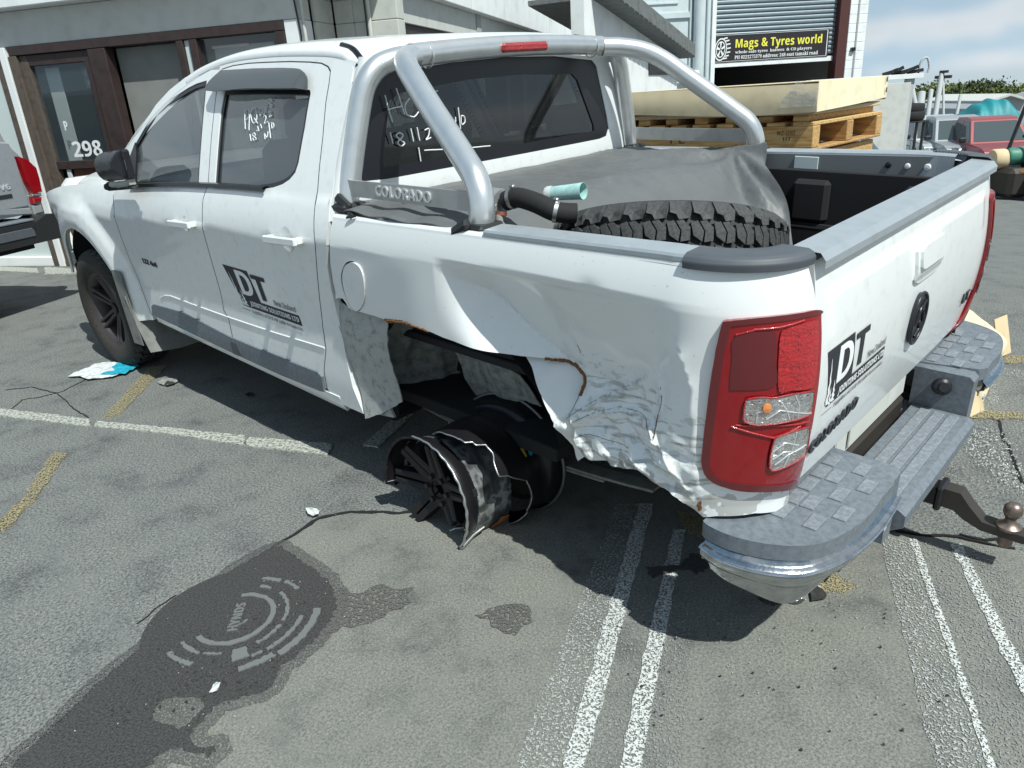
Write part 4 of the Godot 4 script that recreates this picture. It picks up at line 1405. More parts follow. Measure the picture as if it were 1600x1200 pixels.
func build_ute() -> void:
	fold_lines = [
		[P2([-0.561,0.745,-0.601,0.775,-0.634,0.799,-0.689,0.835,-0.736,0.874]), 0.030, 0.008, 0.045],
		[P2([-0.57,0.732,-0.667,0.786,-0.75,0.813,-0.848,0.813,-0.862,0.794]), 0.018, 0.006, 0.025],
		[P2([-0.591,0.692,-0.677,0.73,-0.781,0.733]), 0.012, 0.006, 0.022],
		[P2([-0.608,0.643,-0.74,0.695,-0.86,0.705]), 0.010, 0.006, 0.018],
		[P2([-0.698,0.639,-0.812,0.687,-0.914,0.691]), 0.010, 0.006, 0.016],
		[P2([-0.858,0.925,-0.871,0.86,-0.869,0.788]), 0.014, 0.006, 0.014],
		[P2([-0.869,0.788,-0.919,0.752,-0.963,0.695]), 0.012, 0.008, 0.02],
		[P2([-0.556,0.971,-0.563,0.934,-0.557,0.888]), 0.004, 0.012, 0.012],
		[P2([-0.93,1.036,-0.954,0.963,-0.966,0.832,-0.982,0.71]), 0.012, 0.03, 0.02],
	]
	var ute := thing("crew_cab_ute", "white crew cab ute with a crushed rear quarter and no left rear tyre", "ute", "", Transform3D(Basis(v3(0.999,0.041,0),v3(-0.041,0.999,-0.032),v3(-0.001,0.032,0.999)), v3(0.005,-0.111,0.004)))
	var wp: Material = mat["white_paint"]
	var LH := v3(0, 0.1, -1)
	var side := func(q: Vector2) -> Vector3: return v3(q.x, q.y, -cab_w(q.x, q.y))
	var fend := func(q: Vector2) -> Vector3: return v3(q.x, q.y, -fender_w(q.x, q.y))
	# outlines measured on the body side (x, y)
	var seam_b := V2(P2([1.467,1.695,1.481,1.642,1.437,1.428,1.394,1.248,1.413,1.192,1.409,1.119,1.428,1.04,1.45,0.913,1.472,0.781,1.496,0.675,1.463,0.638,1.465,0.549,1.494,0.456]))
	var seam_r := V2(P2([0.619,1.667,0.611,1.63,0.605,1.57,0.579,1.459,0.565,1.367,0.55,1.29,0.529,1.119,0.572,1.005,0.609,0.895,0.647,0.765,0.653,0.673,0.694,0.575,0.702,0.489]))
	var front_edge := V2(P2([2.435,0.466,2.444,0.479,2.477,0.593,2.489,0.673,2.495,0.776,2.489,0.885,2.468,0.972,2.457,1.064,2.475,1.125]))
	var a_seam := V2(P2([2.443,1.204,2.367,1.321,2.317,1.4,2.109,1.559,1.981,1.622,1.833,1.671,1.745,1.687,1.612,1.698]))
	var front_door := PackedVector2Array(seam_b)
	front_door.append_array(V2(P2([1.664,0.464,1.94,0.469,2.235,0.465])))
	front_door.append_array(front_edge)
	front_door.append_array(a_seam)
	var rear_door := PackedVector2Array(seam_b)
	rear_door.reverse()
	rear_door.append_array(V2(P2([1.372,1.706,1.235,1.711,1.077,1.71,0.906,1.707,0.769,1.701,0.69,1.695,0.643,1.683])))
	rear_door.append_array(seam_r)
	rear_door.append_array(V2(P2([0.769,0.461,1.073,0.454])))
	var win_f := V2(P2([2.28,1.188,2.297,1.288,2.28,1.38,2.192,1.458,2.089,1.525,1.981,1.57,1.865,1.602,1.773,1.627,1.693,1.643,1.594,1.654,1.567,1.568,1.522,1.392,1.485,1.239,1.829,1.217]))
	var win_r := V2(P2([1.4,1.615,1.133,1.617,0.885,1.615,0.758,1.613,0.726,1.609,0.717,1.599,0.713,1.538,0.708,1.486,0.707,1.43,0.706,1.371,0.716,1.338,0.747,1.313,0.791,1.294,0.852,1.279,0.974,1.262,1.332,1.242,1.355,1.35,1.394,1.52]))
	for sg: float in [-1.0, 1.0]:
		var S: Callable = side if sg < 0.0 else mirrored(side)
		var F: Callable = fend if sg < 0.0 else mirrored(fend)
		var H := v3(0, 0.1, sg)
		for d: Array in [["front_door", front_door, win_f], ["rear_door", rear_door, win_r]]:
			var mb := MB.new()
			mb.panel(shrunk(d[1], 0.0022), S, 0.025, H, 0.018, [d[2]])
			var door := put(d[0], mb, wp, ute)
			# black rubber round the opening, then the glass
			mb = MB.new()
			var hole: PackedVector2Array = d[2]
			mb.panel(hole, proud(S, H, -0.004), 0.03, H, 0.012, [shrunk(hole, 0.017)])
			put("window_seal", mb, mat["gloss_black"], door)
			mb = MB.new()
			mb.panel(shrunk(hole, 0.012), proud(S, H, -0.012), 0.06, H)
			put("window_glass", mb, mat["side_glass_sky_tint"], door)
		# black moulding along the belt line
		var mb2 := MB.new()
		for k in 24:
			var x0 := 0.90 + k * 0.0555
			var x1 := x0 + 0.0555
			var z0 := cab_w(x0, belt(x0))
			var z1 := cab_w(x1, belt(x1))
			var p0 := v3(x0, belt(x0) + 0.018, z0 * sg)
			var p1 := v3(x1, belt(x1) + 0.018, z1 * sg)
			mb2.quad(p0 + v3(0, -0.003, 0.007 * sg), p1 + v3(0, -0.003, 0.007 * sg), p1 + v3(0, 0.012, 0.004 * sg), p0 + v3(0, 0.012, 0.004 * sg), H)
			mb2.quad(p0 + v3(0, 0.012, 0.004 * sg), p1 + v3(0, 0.012, 0.004 * sg), p1 + v3(0, 0.014, -0.02 * sg), p0 + v3(0, 0.014, -0.02 * sg), Vector3.UP)
			mb2.quad(p0 + v3(0, -0.003, 0.007 * sg), p1 + v3(0, -0.003, 0.007 * sg), p1 + v3(0, -0.004, -0.002 * sg), p0 + v3(0, -0.004, -0.002 * sg), Vector3.DOWN)
		put("belt_moulding", mb2, mat["gloss_black"], ute)
		# cab corner behind the rear door
		var corner := PackedVector2Array(seam_r)
		corner.append_array(V2([v2(0.66, 0.44), v2(0.47, 0.44), v2(0.505, 0.55), v2(0.518, 0.68), v2(0.515, 0.85), v2(0.508, 0.94), v2(0.487, 1.05), v2(0.458, 1.12), v2(0.447, 1.20), v2(0.455, 1.28), v2(0.468, 1.40), v2(0.475, 1.60), v2(0.480, 1.672), v2(0.50, 1.688), v2(0.615, 1.706)]))
		mb2 = MB.new()
		mb2.panel(shrunk(corner, 0.0015), S, 0.025, H, 0.03)
		put("cab_corner", mb2, wp, ute)
		# rounded edge from the cab corner to the back of the cab
		mb2 = MB.new()
		for k in 26:
			for j in 6:
				var q: Array[Vector3] = []
				var mm: Array[Vector3] = []
				for o: Array in [[0, 0], [1, 0], [1, 1], [0, 1]]:
					var y: float = 1.20 + (k + o[0]) * 0.0195
					var a: float = (j + o[1]) / 6.0 * PI * 0.5
					var zz := cab_w(0.47, y) - 0.045
					q.append(v3(0.468 - 0.045 * sin(a), y, sg * (zz + 0.045 * cos(a))))
					mm.append(v3(-sin(a), 0.15, sg * cos(a)).normalized())
				mb2.squad(q[0], q[1], q[2], q[3], mm[0], mm[1], mm[2], mm[3])
		put("cab_corner_edge", mb2, wp, ute)
		for line: PackedVector2Array in [seam_b, seam_r, front_edge, rear_door.slice(seam_b.size() - 1, seam_b.size() + 8)]:
			mb2 = MB.new()
			seg(mb2, Array(line), proud(S, H, -0.0012), 0.0026, 6, 4)
			put("door_gap", mb2, mat["gloss_black"], ute)
		# fender
		var fp := PackedVector2Array(front_edge)
		fp.append_array(V2([v2(2.45, 1.165), v2(2.62, 1.165), v2(2.9, 1.155), v2(3.3, 1.115), v2(3.7, 1.04), v2(3.86, 0.96), v2(3.9, 0.80), v2(3.88, 0.62)]))
		for k in 17:
			var a := deg_to_rad(lerpf(22.0, 197.0, k / 16.0))
			fp.append(v2(3.096 + 0.455 * cos(a), 0.43 + 0.47 * sin(a)))
		fp.append(v2(2.62, 0.40))
		fp.append(v2(2.44, 0.43))
		mb2 = MB.new()
		mb2.panel(shrunk(fp, 0.0025), F, 0.03, H, 0.04)
		put("front_fender", mb2, wp, ute)
		# raised door-bottom moulding and rocker
		var trim := V2(P2([2.379,0.529,2.342,0.547,1.955,0.574,1.478,0.547,1.083,0.55,0.731,0.558,0.709,0.543,0.718,0.473,0.748,0.467,1.071,0.458,1.473,0.461,1.94,0.469,2.403,0.476]))
		mb2 = MB.new()
		mb2.panel(trim, proud(S, H, 0.010), 0.03, H, 0.012)
		put("door_moulding", mb2, mat["grey_plastic"], ute)
		mb2 = MB.new()
		mb2.panel(V2([v2(0.62, 0.475), v2(2.36, 0.475), v2(2.40, 0.43), v2(0.62, 0.40)]), func(q: Vector2) -> Vector3: return v3(q.x, q.y, sg * (hw(q.x, 0.475) + 0.004 - 0.9 * pow(maxf(0.0, 0.475 - q.y), 1.3))), 0.05, H, 0.03)
		put("rocker_panel", mb2, wp, ute)
		# fender lip
		mb2 = MB.new()
		var lp := PackedVector3Array()
		for k in 26:
			var a := deg_to_rad(lerpf(15.0, 198.0, k / 25.0))
			var q := v2(3.096 + 0.455 * cos(a), 0.43 + 0.47 * sin(a))
			lp.append(v3(q.x, q.y, sg * (fender_w(q.x, q.y) - 0.008)))
		mb2.tube(lp, 0.009, 8)
		put("fender_lip", mb2, wp, ute)
		# wheel house, dark inside
		mb2 = MB.new()
		mb2.lathe(V2([v2(0.0, 0.0), v2(0.47, 0.0), v2(0.48, 0.02), v2(0.475, 0.40)]), Transform3D(Basis(v3(1, 0, 0), v3(0, 0, sg), v3(0, 1, 0)), v3(3.096, 0.44, 0.5 * sg)), 40, deg_to_rad(-12.0), deg_to_rad(200.0))
		put("wheel_liner", mb2, mat["arch_liner"], ute)
	build_cab(ute)
	build_tub(ute)
	build_left_details(ute)
	build_rear(ute)
	build_running_gear(ute)
	build_marks(ute)

func build_cab(ute: Node3D) -> void:
	var wp: Material = mat["white_paint"]
	# edge of the roof where it meets the door tops (x, y); goes forward into the windscreen pillar
	var edge := V2([v2(0.47, 1.690), v2(0.62, 1.712), v2(0.80, 1.722), v2(1.05, 1.728), v2(1.30, 1.724), v2(1.47, 1.712), v2(1.60, 1.692), v2(1.75, 1.655), v2(1.95, 1.585), v2(2.15, 1.495), v2(2.32, 1.40), v2(2.46, 1.30), v2(2.60, 1.195)])
	var rim := func(t: float) -> Vector2:
		var k := clampf(t, 0.0, 0.9999) * (edge.size() - 1)
		var i := int(k)
		return edge[i].cubic_interpolate(edge[i + 1], edge[maxi(i - 1, 0)], edge[mini(i + 2, edge.size() - 1)], k - i)
	# roof: from the rear edge to the top of the windscreen
	var roof := func(q: Vector2) -> Vector3:
		var e: Vector2 = rim.call(q.x * 0.60)
		var a := PI * q.y
		var w := cab_w(e.x, e.y) + 0.002
		var back := 0.02 * sin(a)
		return v3(e.x + back * 0.0 + (0.13 * sin(a) * smoothstep(0.72, 1.0, q.x)), e.y + 0.062 * pow(maxf(0.0, sin(a)), 0.62) - 0.03 * smoothstep(0.10, 0.0, q.x), -w * signf(cos(a)) * pow(absf(cos(a)), 0.72))
	var mb := MB.new()
	mb.grid(roof, 44, 40, Vector3.UP)
	for sg: float in [-1.0, 1.0]:
		for k in 36:
			var e0: Vector2 = rim.call(k / 36.0 * 0.62)
			var e1: Vector2 = rim.call((k + 1) / 36.0 * 0.62)
			if e1.x > 1.5:
				continue
			mb.quad(v3(e0.x, e0.y + 0.004, sg * (cab_w(e0.x, e0.y) - 0.001)), v3(e1.x, e1.y + 0.004, sg * (cab_w(e1.x, e1.y) - 0.001)), v3(e1.x, e1.y - 0.06, sg * (cab_w(e1.x, e1.y - 0.06) - 0.004)), v3(e0.x, e0.y - 0.06, sg * (cab_w(e0.x, e0.y - 0.06) - 0.004)), v3(0, 0.2, sg))
	put("roof", mb, wp, ute)
	# windscreen and its pillars
	for sg: float in [-1.0, 1.0]:
		mb = MB.new()
		for i in 22:
			var t0 := 0.55 + 0.45 * i / 22.0
			var t1 := 0.55 + 0.45 * (i + 1) / 22.0
			var e0: Vector2 = rim.call(t0)
			var e1: Vector2 = rim.call(t1)
			var a := v3(e0.x, e0.y, sg * (cab_w(e0.x, e0.y) + 0.002))
			var b := v3(e1.x, e1.y, sg * (cab_w(e1.x, e1.y) + 0.002))
			var v := v3(0.05, 0.028, -sg * 0.045)
			mb.quad(a, b, b + v, a + v, v3(0.2, 0.5, sg))
			mb.quad(a - v3(0.03, 0.03, 0), b - v3(0.03, 0.03, 0), b, a, v3(0, 0.3, sg))
		put("windscreen_pillar", mb, wp, ute)
	mb = MB.new()
	mb.grid(func(q: Vector2) -> Vector3:
		var e: Vector2 = rim.call(0.58 + 0.42 * q.x)
		var a := PI * q.y
		var w := cab_w(e.x, e.y) - 0.04
		return v3(e.x + 0.05 + 0.14 * sin(a), e.y + 0.028 + 0.03 * sin(a) * (1.0 - q.x), -w * cos(a)), 12, 20, v3(1, 1, 0))
	put("windscreen", mb, mat["clear_pane"], ute)
	# bonnet and nose
	mb = MB.new()
	mb.grid(func(q: Vector2) -> Vector3:
		var x := lerpf(2.55, 3.95, q.x)
		var top := 1.150 - 0.06 * pow((x - 2.55) / 1.35, 2.0) - 0.25 * pow(maxf(0.0, (x - 3.5) / 0.45), 2.2)
		var a := PI * q.y
		var w := 0.80 - 0.10 * pow((x - 2.55) / 1.4, 2.0)
		return v3(x, top + 0.045 * pow(maxf(0.0, sin(a)), 0.5) - 0.05 * pow(absf(cos(a)), 6.0), -w * signf(cos(a)) * pow(absf(cos(a)), 0.8)), 30, 30, Vector3.UP)
	put("bonnet", mb, wp, ute)
	mb = MB.new()
	mb.box(v3(3.86, 0.78, 0), v3(0.14, 0.62, 1.5), Basis.IDENTITY, 0.05)
	put("front_bumper", mb, wp, ute)
	# back of the cab with its wide window
	var back := func(q: Vector2) -> Vector3: return v3(0.425 + 0.025 * q.x * q.x + 0.06 * maxf(0.0, q.y - 1.3), q.y, q.x)
	var outline := PackedVector2Array()
	for i in 25:
		var a := PI * i / 24.0
		outline.append(v2(-signf(cos(a)) * pow(absf(cos(a)), 0.6) * 0.655, 1.675 + 0.075 * pow(maxf(0.0, sin(a)), 0.7)))
	for i in 9:
		var y := lerpf(1.64, 0.62, i / 8.0)
		outline.append(v2(cab_w(0.47, y) - 0.045, y))
	for i in 9:
		var y := lerpf(0.62, 1.64, i / 8.0)
		outline.append(v2(-cab_w(0.47, y) + 0.045, y))
	var hole := PackedVector2Array()
	var hl := [v2(-0.66, 1.648), v2(-0.3, 1.672), v2(0.0, 1.68), v2(0.3, 1.672), v2(0.57, 1.645), v2(0.60, 1.62), v2(0.665, 1.40), v2(0.675, 1.345), v2(0.655, 1.312), v2(0.60, 1.305), v2(-0.66, 1.305), v2(-0.770, 1.312), v2(-0.790, 1.36), v2(-0.700, 1.625)]
	for p: Vector2 in hl:
		hole.append(p)
	mb = MB.new()
	mb.panel(outline, back, 0.05, v3(-1, 0, 0), 0.03, [hole])
	put("cab_back_panel", mb, wp, ute)
	var pane := PackedVector2Array([v2(-0.55, 1.585), v2(-0.2, 1.61), v2(0.1, 1.612), v2(0.42, 1.595), v2(0.455, 1.57), v2(0.56, 1.37), v2(0.56, 1.345), v2(-0.665, 1.345), v2(-0.665, 1.37), v2(-0.60, 1.56)])
	mb = MB.new()
	mb.panel(hole, proud(back, v3(-1, 0, 0), -0.004), 0.05, v3(-1, 0, 0), 0.01, [pane])
	var surround := put("rear_window_border", mb, mat["gloss_black"], ute)
	mb = MB.new()
	mb.panel(shrunk(hole, -0.002), proud(back, v3(-1, 0, 0), -0.009), 0.08, v3(-1, 0, 0))
	put("rear_window", mb, mat["tint_pane"], ute)
	# rubber strip between the roof skin and the cab corner
	for sg: float in [-1.0, 1.0]:
		mb = MB.new()
		var sl := PackedVector3Array()
		for t: Array in [[0.14, 0.135], [0.08, 0.125], [0.03, 0.115], [0.004, 0.105], [0.0, 0.07], [0.0, 0.03]]:
			var rp: Vector3 = roof.call(v2(t[0], t[1]))
			sl.append(v3(rp.x, rp.y, -rp.z * sg))
		mb.tube(spline3(sl), 0.011, 8)
		put("roof_seal", mb, mat["gloss_black"], ute)
	# inside: floor, dash, seats, wheel
	var tr: Material = mat["cab_trim"]
	mb = MB.new()
	mb.box(v3(1.5, 0.56, 0), v3(2.0, 0.06, 1.7))
	put("cab_floor", mb, tr, ute)
	mb = MB.new()
	mb.box(v3(2.45, 1.02, 0), v3(0.35, 0.30, 1.62), Basis.IDENTITY, 0.08)
	put("dashboard", mb, tr, ute)
	for sp: Array in [[1.62, -0.38], [1.62, 0.38]]:
		var seat := Node3D.new()
		_name(seat, "front_seat", ute)
		seat.position = v3(sp[0], 0, sp[1])
		mb = MB.new()
		mb.box(v3(0.10, 0.80, 0), v3(0.50, 0.16, 0.50), Basis.IDENTITY, 0.05)
		put("cushion", mb, tr, seat)
		mb = MB.new()
		mb.box(v3(-0.22, 1.10, 0), v3(0.13, 0.60, 0.48), Basis(v3(0, 0, 1), 0.22), 0.05)
		put("backrest", mb, tr, seat)
		mb = MB.new()
		mb.box(v3(-0.31, 1.47, 0), v3(0.09, 0.17, 0.26), Basis(v3(0, 0, 1), 0.15), 0.04)
		put("headrest", mb, tr, seat)
	mb = MB.new()
	mb.box(v3(0.85, 0.84, 0), v3(0.48, 0.14, 1.35), Basis.IDENTITY, 0.05)
	mb.box(v3(0.60, 1.10, 0), v3(0.12, 0.52, 1.35), Basis(v3(0, 0, 1), 0.14), 0.05)
	put("rear_seat", mb, tr, ute)
	for z: float in [-0.48, 0.48]:
		mb = MB.new()
		mb.box(v3(0.54, 1.40, z), v3(0.08, 0.13, 0.24), Basis.IDENTITY, 0.035)
		put("headrest", mb, tr, ute)
	mb = MB.new()
	var pts := PackedVector3Array()
	for i in 25:
		var a := TAU * i / 24.0
		pts.append(v3(2.14, 1.06, 0.38) + Basis(v3(0, 0, 1), -0.4) * v3(0, sin(a) * 0.19, cos(a) * 0.19))
	mb.tube(pts, 0.015, 8, false)
	put("steering_wheel", mb, tr, ute)

func rail_y(x: float) -> float:
	return lerpf(1.222, 1.256, clampf((0.43 - x) / 1.3, 0.0, 1.0))

func build_tub(ute: Node3D) -> void:
	var wp: Material = mat["white_paint"]
	# outer skin: crushed on the left, sound on the right
	var tear := V2(P2([0.503,0.91,0.474,0.92,0.449,0.922,0.435,0.91,0.423,0.892,0.387,0.887,0.346,0.892,0.28,0.891,0.217,0.888,0.139,0.9,0.058,0.914,-0.002,0.911,-0.062,0.912,-0.114,0.907,-0.166,0.906,-0.217,0.903,-0.263,0.899,-0.324,0.893,-0.38,0.885,-0.434,0.881,-0.478,0.88,-0.506,0.878,-0.527,0.874,-0.547,0.862,-0.56,0.849,-0.568,0.828,-0.57,0.803,-0.569,0.775,-0.572,0.747,-0.583,0.712,-0.598,0.672,-0.619,0.633,-0.665,0.637,-0.713,0.647,-0.772,0.666,-0.822,0.675,-0.857,0.669,-0.89,0.667,-0.923,0.672,-0.945,0.667,-0.965,0.654,-0.981,0.643,-1.002,0.623]))
	var top := V2(P2([-1.194,1.247,-1.09,1.256,-1.024,1.259]))
	var poly := V2([v2(0.424, 1.214), v2(0.437, 1.122), v2(0.470, 1.05), v2(0.488, 0.981), v2(0.490, 0.94)])
	poly.append_array(tear)
	poly.append_array(V2(P2([-1.03,0.632,-1.119,0.638,-1.257,0.612,-1.249,0.672,-1.253,0.7,-1.227,0.789,-1.217,0.881,-1.217,0.972,-1.224,1.062,-1.238,1.146,-1.227,1.193,-1.207,1.245])))
	for x: float in [-1.12, -1.0, -0.8, -0.6, -0.4, -0.2, 0.0, 0.2]:
		poly.append(v2(x, rail_y(x) - 0.012))
	var lid_hole := V2(P2([0.319,1.083,0.309,1.083,0.299,1.081,0.291,1.078,0.284,1.073,0.279,1.067,0.275,1.059,0.273,1.05,0.272,1.041,0.272,1.03,0.274,1.018,0.276,1.006,0.28,0.993,0.285,0.98,0.29,0.967,0.297,0.954,0.304,0.942,0.314,0.93,0.325,0.918,0.337,0.908,0.347,0.9,0.357,0.893,0.367,0.889,0.375,0.886,0.384,0.885,0.391,0.886,0.397,0.888,0.403,0.892,0.409,0.897,0.415,0.905,0.42,0.915,0.424,0.925,0.427,0.936,0.43,0.946,0.432,0.957,0.433,0.968,0.432,0.979,0.43,0.99,0.427,1.001,0.423,1.011,0.417,1.022,0.407,1.034,0.396,1.046,0.383,1.058,0.371,1.067,0.358,1.074,0.344,1.079,0.331,1.082]))
	var fn: Callable = crushed
	var mb := MB.new()
	mb.panel(poly, fn, 0.009, v3(-0.35, 0.1, -1), 0.0025, [lid_hole], 1.0)
	var qp := put("rear_quarter_panel", mb, mat["dented_paint"], ute)
	qp.set_meta("label", "crushed and torn left rear quarter panel")
	# the turned-in flange of the arch, torn free and hanging inside the lip
	mb = MB.new()
	mb.panel(V2(P2([-0.255,0.904,-0.324,0.896,-0.38,0.889,-0.434,0.885,-0.483,0.884,-0.527,0.878,-0.565,0.852,-0.574,0.808,-0.573,0.777,-0.579,0.743,-0.596,0.694,-0.624,0.636,-0.586,0.6,-0.549,0.564,-0.55,0.636,-0.535,0.683,-0.517,0.719,-0.506,0.744,-0.486,0.768,-0.468,0.789,-0.437,0.817,-0.402,0.851,-0.354,0.887])), func(q: Vector2) -> Vector3:
		var p: Vector3 = fn.call(q)
		var e := q.distance_to(v2(-0.50, 0.78))
		return p + v3(0.0, 0.0, 0.010 + 0.05 * smoothstep(0.02, 0.14, e * 0.6) + 0.006 * sin(q.y * 40.0)), 0.012, v3(-0.35, 0.1, -1), 0.003)
	put("torn_arch_flange", mb, wp, ute)
	# sound panel on the far side, cut for its wheel
	var rp := V2([v2(0.424, 1.214), v2(0.45, 0.9), v2(0.48, 0.45)])
	for k in 17:
		var a := deg_to_rad(lerpf(0.0, 180.0, k / 16.0))
		rp.append(v2(0.45 * cos(a), 0.47 + 0.42 * sin(a)))
	rp.append_array(V2([v2(-0.9, 0.6), v2(-1.23, 0.63), v2(-1.23, 1.24)]))
	for x: float in [-1.0, -0.6, -0.2, 0.2]:
		rp.append(v2(x, rail_y(x) - 0.012))
	mb = MB.new()
	mb.panel(rp, mirrored(sound), 0.05, v3(-0.35, 0.1, 1), 0.003)
	put("rear_quarter_panel", mb, wp, ute)
	# top edge of the tub sides, rounded over
	for sg: float in [-1.0, 1.0]:
		mb = MB.new()
		var n := 40
		for i in n:
			for j in 7:
				var q: Array[Vector3] = []
				for o: Array in [[0, 0], [1, 0], [1, 1], [0, 1]]:
					var x: float = lerpf(0.424, -1.06, float(i + o[0]) / n)
					var y := rail_y(x) - 0.012
					var z := hw(x, y) 
					if x < -0.90:
						z = 0.745 + (z - 0.745) * cos(asin(clampf((-0.90 - x) / 0.24, 0.0, 1.0)))
					var k: float = float(j + o[1]) / 7.0
					var r := 0.016
					if k <= 0.5:
						var a := k * PI
						q.append(v3(x, y + r * sin(a), sg * (z - r + r * cos(a))))
					else:
						q.append(v3(x, y + r - 0.012 * (k - 0.5), sg * (z - r - 0.16 * (k - 0.5))))
				mb.quad(q[0], q[1], q[2], q[3], v3(0, 1, sg))
		put("tub_edge", mb, wp, ute)
	# silver rail caps and black corner caps
	for sg: float in [-1.0, 1.0]:
		var x0 := -0.305 if sg < 0.0 else 0.40
		mb = MB.new()
		for i in 24:
			var xa := lerpf(x0, -1.02, i / 24.0)
			var xb := lerpf(x0, -1.02, (i + 1) / 24.0)
			var za := hw(xa, rail_y(xa)) + 0.004
			var zb := hw(xb, rail_y(xb)) + 0.004
			if xa < -0.9:
				za -= 0.5 * pow(-0.9 - xa, 1.5)
			if xb < -0.9:
				zb -= 0.5 * pow(-0.9 - xb, 1.5)
			var pr := [v2(0.0, -0.002), v2(0.0, 0.008), v2(-0.005, 0.014), v2(-0.078, 0.017), v2(-0.097, 0.010), v2(-0.103, -0.078), v2(-0.125, -0.082)]
			for j in pr.size() - 1:
				var p: Vector2 = pr[j]
				var q: Vector2 = pr[j + 1]
				mb.quad(v3(xa, rail_y(xa) + p.y, sg * (za + p.x)), v3(xb, rail_y(xb) + p.y, sg * (zb + p.x)), v3(xb, rail_y(xb) + q.y, sg * (zb + q.x)), v3(xa, rail_y(xa) + q.y, sg * (za + q.x)), v3(0, 0.4, sg) if j < 3 else v3(0, 0.2, -sg))
		put("tub_rail", mb, mat["silver_rail"], ute)
		mb = MB.new()
		mb.panel(V2([v2(0, 0), v2(1, 0), v2(1, 1), v2(0, 1)]), func(q: Vector2) -> Vector3:
			var th := q.x * PI * 0.5
			var cx := -0.93 - 0.215 * sin(th)
			var cz := 0.745 + 0.178 * cos(th)
			var dir := v2(-sin(th), cos(th))
			var prof := [v2(0.002, -0.012), v2(0.004, 0.004), v2(-0.002, 0.014), v2(-0.014, 0.020), v2(-0.075, 0.022), v2(-0.09, -0.02)]
			var k := clampf(q.y * 5.0, 0.0, 4.999)
			var a: Vector2 = prof[int(k)].lerp(prof[int(k) + 1], k - int(k))
			return v3(cx + dir.x * a.x, rail_y(-1.0) + a.y, sg * (cz + dir.y * a.x)), 0.05, v3(-0.5, 1, sg))
		put("tub_corner_cap", mb, mat["faded_plastic"], ute)
		# bolts and slots on the inner face of the far rail
		if sg > 0.0:
			var zi := hw(-0.9, 1.25) + 0.004 - 0.103
			mb = MB.new()
			mb.beam(v3(0.38, rail_y(0.38) - 0.034, zi + 0.002), v3(-1.0, rail_y(-1.0) - 0.034, zi + 0.001), 0.006, 0.082)
			put("rail_inner_face", mb, mat["rail_inner"], ute)
			zi -= 0.003
			for e: Array in [[-0.93, 0.013, "print_white"], [-0.86, 0.011, "print_white"], [-0.79, 0.012, "gloss_black"]]:
				mb = MB.new()
				mb.lathe(V2([v2(e[1], 0), v2(float(e[1]) * 0.8, 0.006), v2(0, 0.007)]), Transform3D(Basis(v3(1, 0, 0), v3(0, 0, -1), v3(0, 1, 0)), v3(e[0], 1.222, zi)), 16)
				put("rail_bolt", mb, mat[e[2]], ute)
			mb = MB.new()
			mb.box(v3(-0.47, 1.215, zi - 0.001), v3(0.10, 0.05, 0.006))
			put("rail_sticker", mb, mat["pale_wall"], ute)
			mb = MB.new()
			mb.box(v3(0.16, 1.222, zi - 0.001), v3(0.045, 0.045, 0.006))
			put("warning_sticker", mb, mat["sticker_yellow"], ute)
			mb = MB.new()
			mb.box(v3(0.06, 1.222, zi - 0.001), v3(0.03, 0.03, 0.006))
			put("warning_sticker", mb, mat["print_white"], ute)
	# inside of the tub: liner floor, ribbed sides, front wall
	var ln: Material = mat["bed_liner"]
	mb = MB.new()
	mb.box(v3(-0.36, 0.775, 0), v3(1.54, 0.03, 1.52))
	for i in 9:
		mb.box(v3(-0.36, 0.795, -0.60 + i * 0.15), v3(1.5, 0.014, 0.07))
	put("tub_floor", mb, ln, ute)
	for sg: float in [-1.0, 1.0]:
		mb = MB.new()
		mb.box(v3(-0.34, 0.86, sg * (0.765 - (0.035 if sg < 0.0 else 0.0))), v3(1.50, 0.20, 0.03))
		mb.box(v3(-0.34, 0.965, sg * (0.775 - (0.035 if sg < 0.0 else 0.0))), v3(1.50, 0.025, 0.05), Basis(v3(1, 0, 0), sg * 0.25))
		mb.box(v3(-0.34, 1.08, sg * (0.795 - (0.035 if sg < 0.0 else 0.0))), v3(1.50, 0.22, 0.025))
		for x: float in [-0.95, -0.52, -0.1, 0.25]:
			mb.box(v3(x, 1.07, sg * (0.772 - (0.035 if sg < 0.0 else 0.0))), v3(0.15, 0.17, 0.05), Basis.IDENTITY, 0.02)
		mb.box(v3(0.0, 0.86, sg * 0.62), v3(0.85, 0.19, 0.20), Basis.IDENTITY, 0.05)
		put("tub_liner_side", mb, ln, ute)
	mb = MB.new()
	mb.box(v3(0.405, 1.0, 0), v3(0.03, 0.44, 1.62))
	put("tub_front_wall", mb, wp, ute)

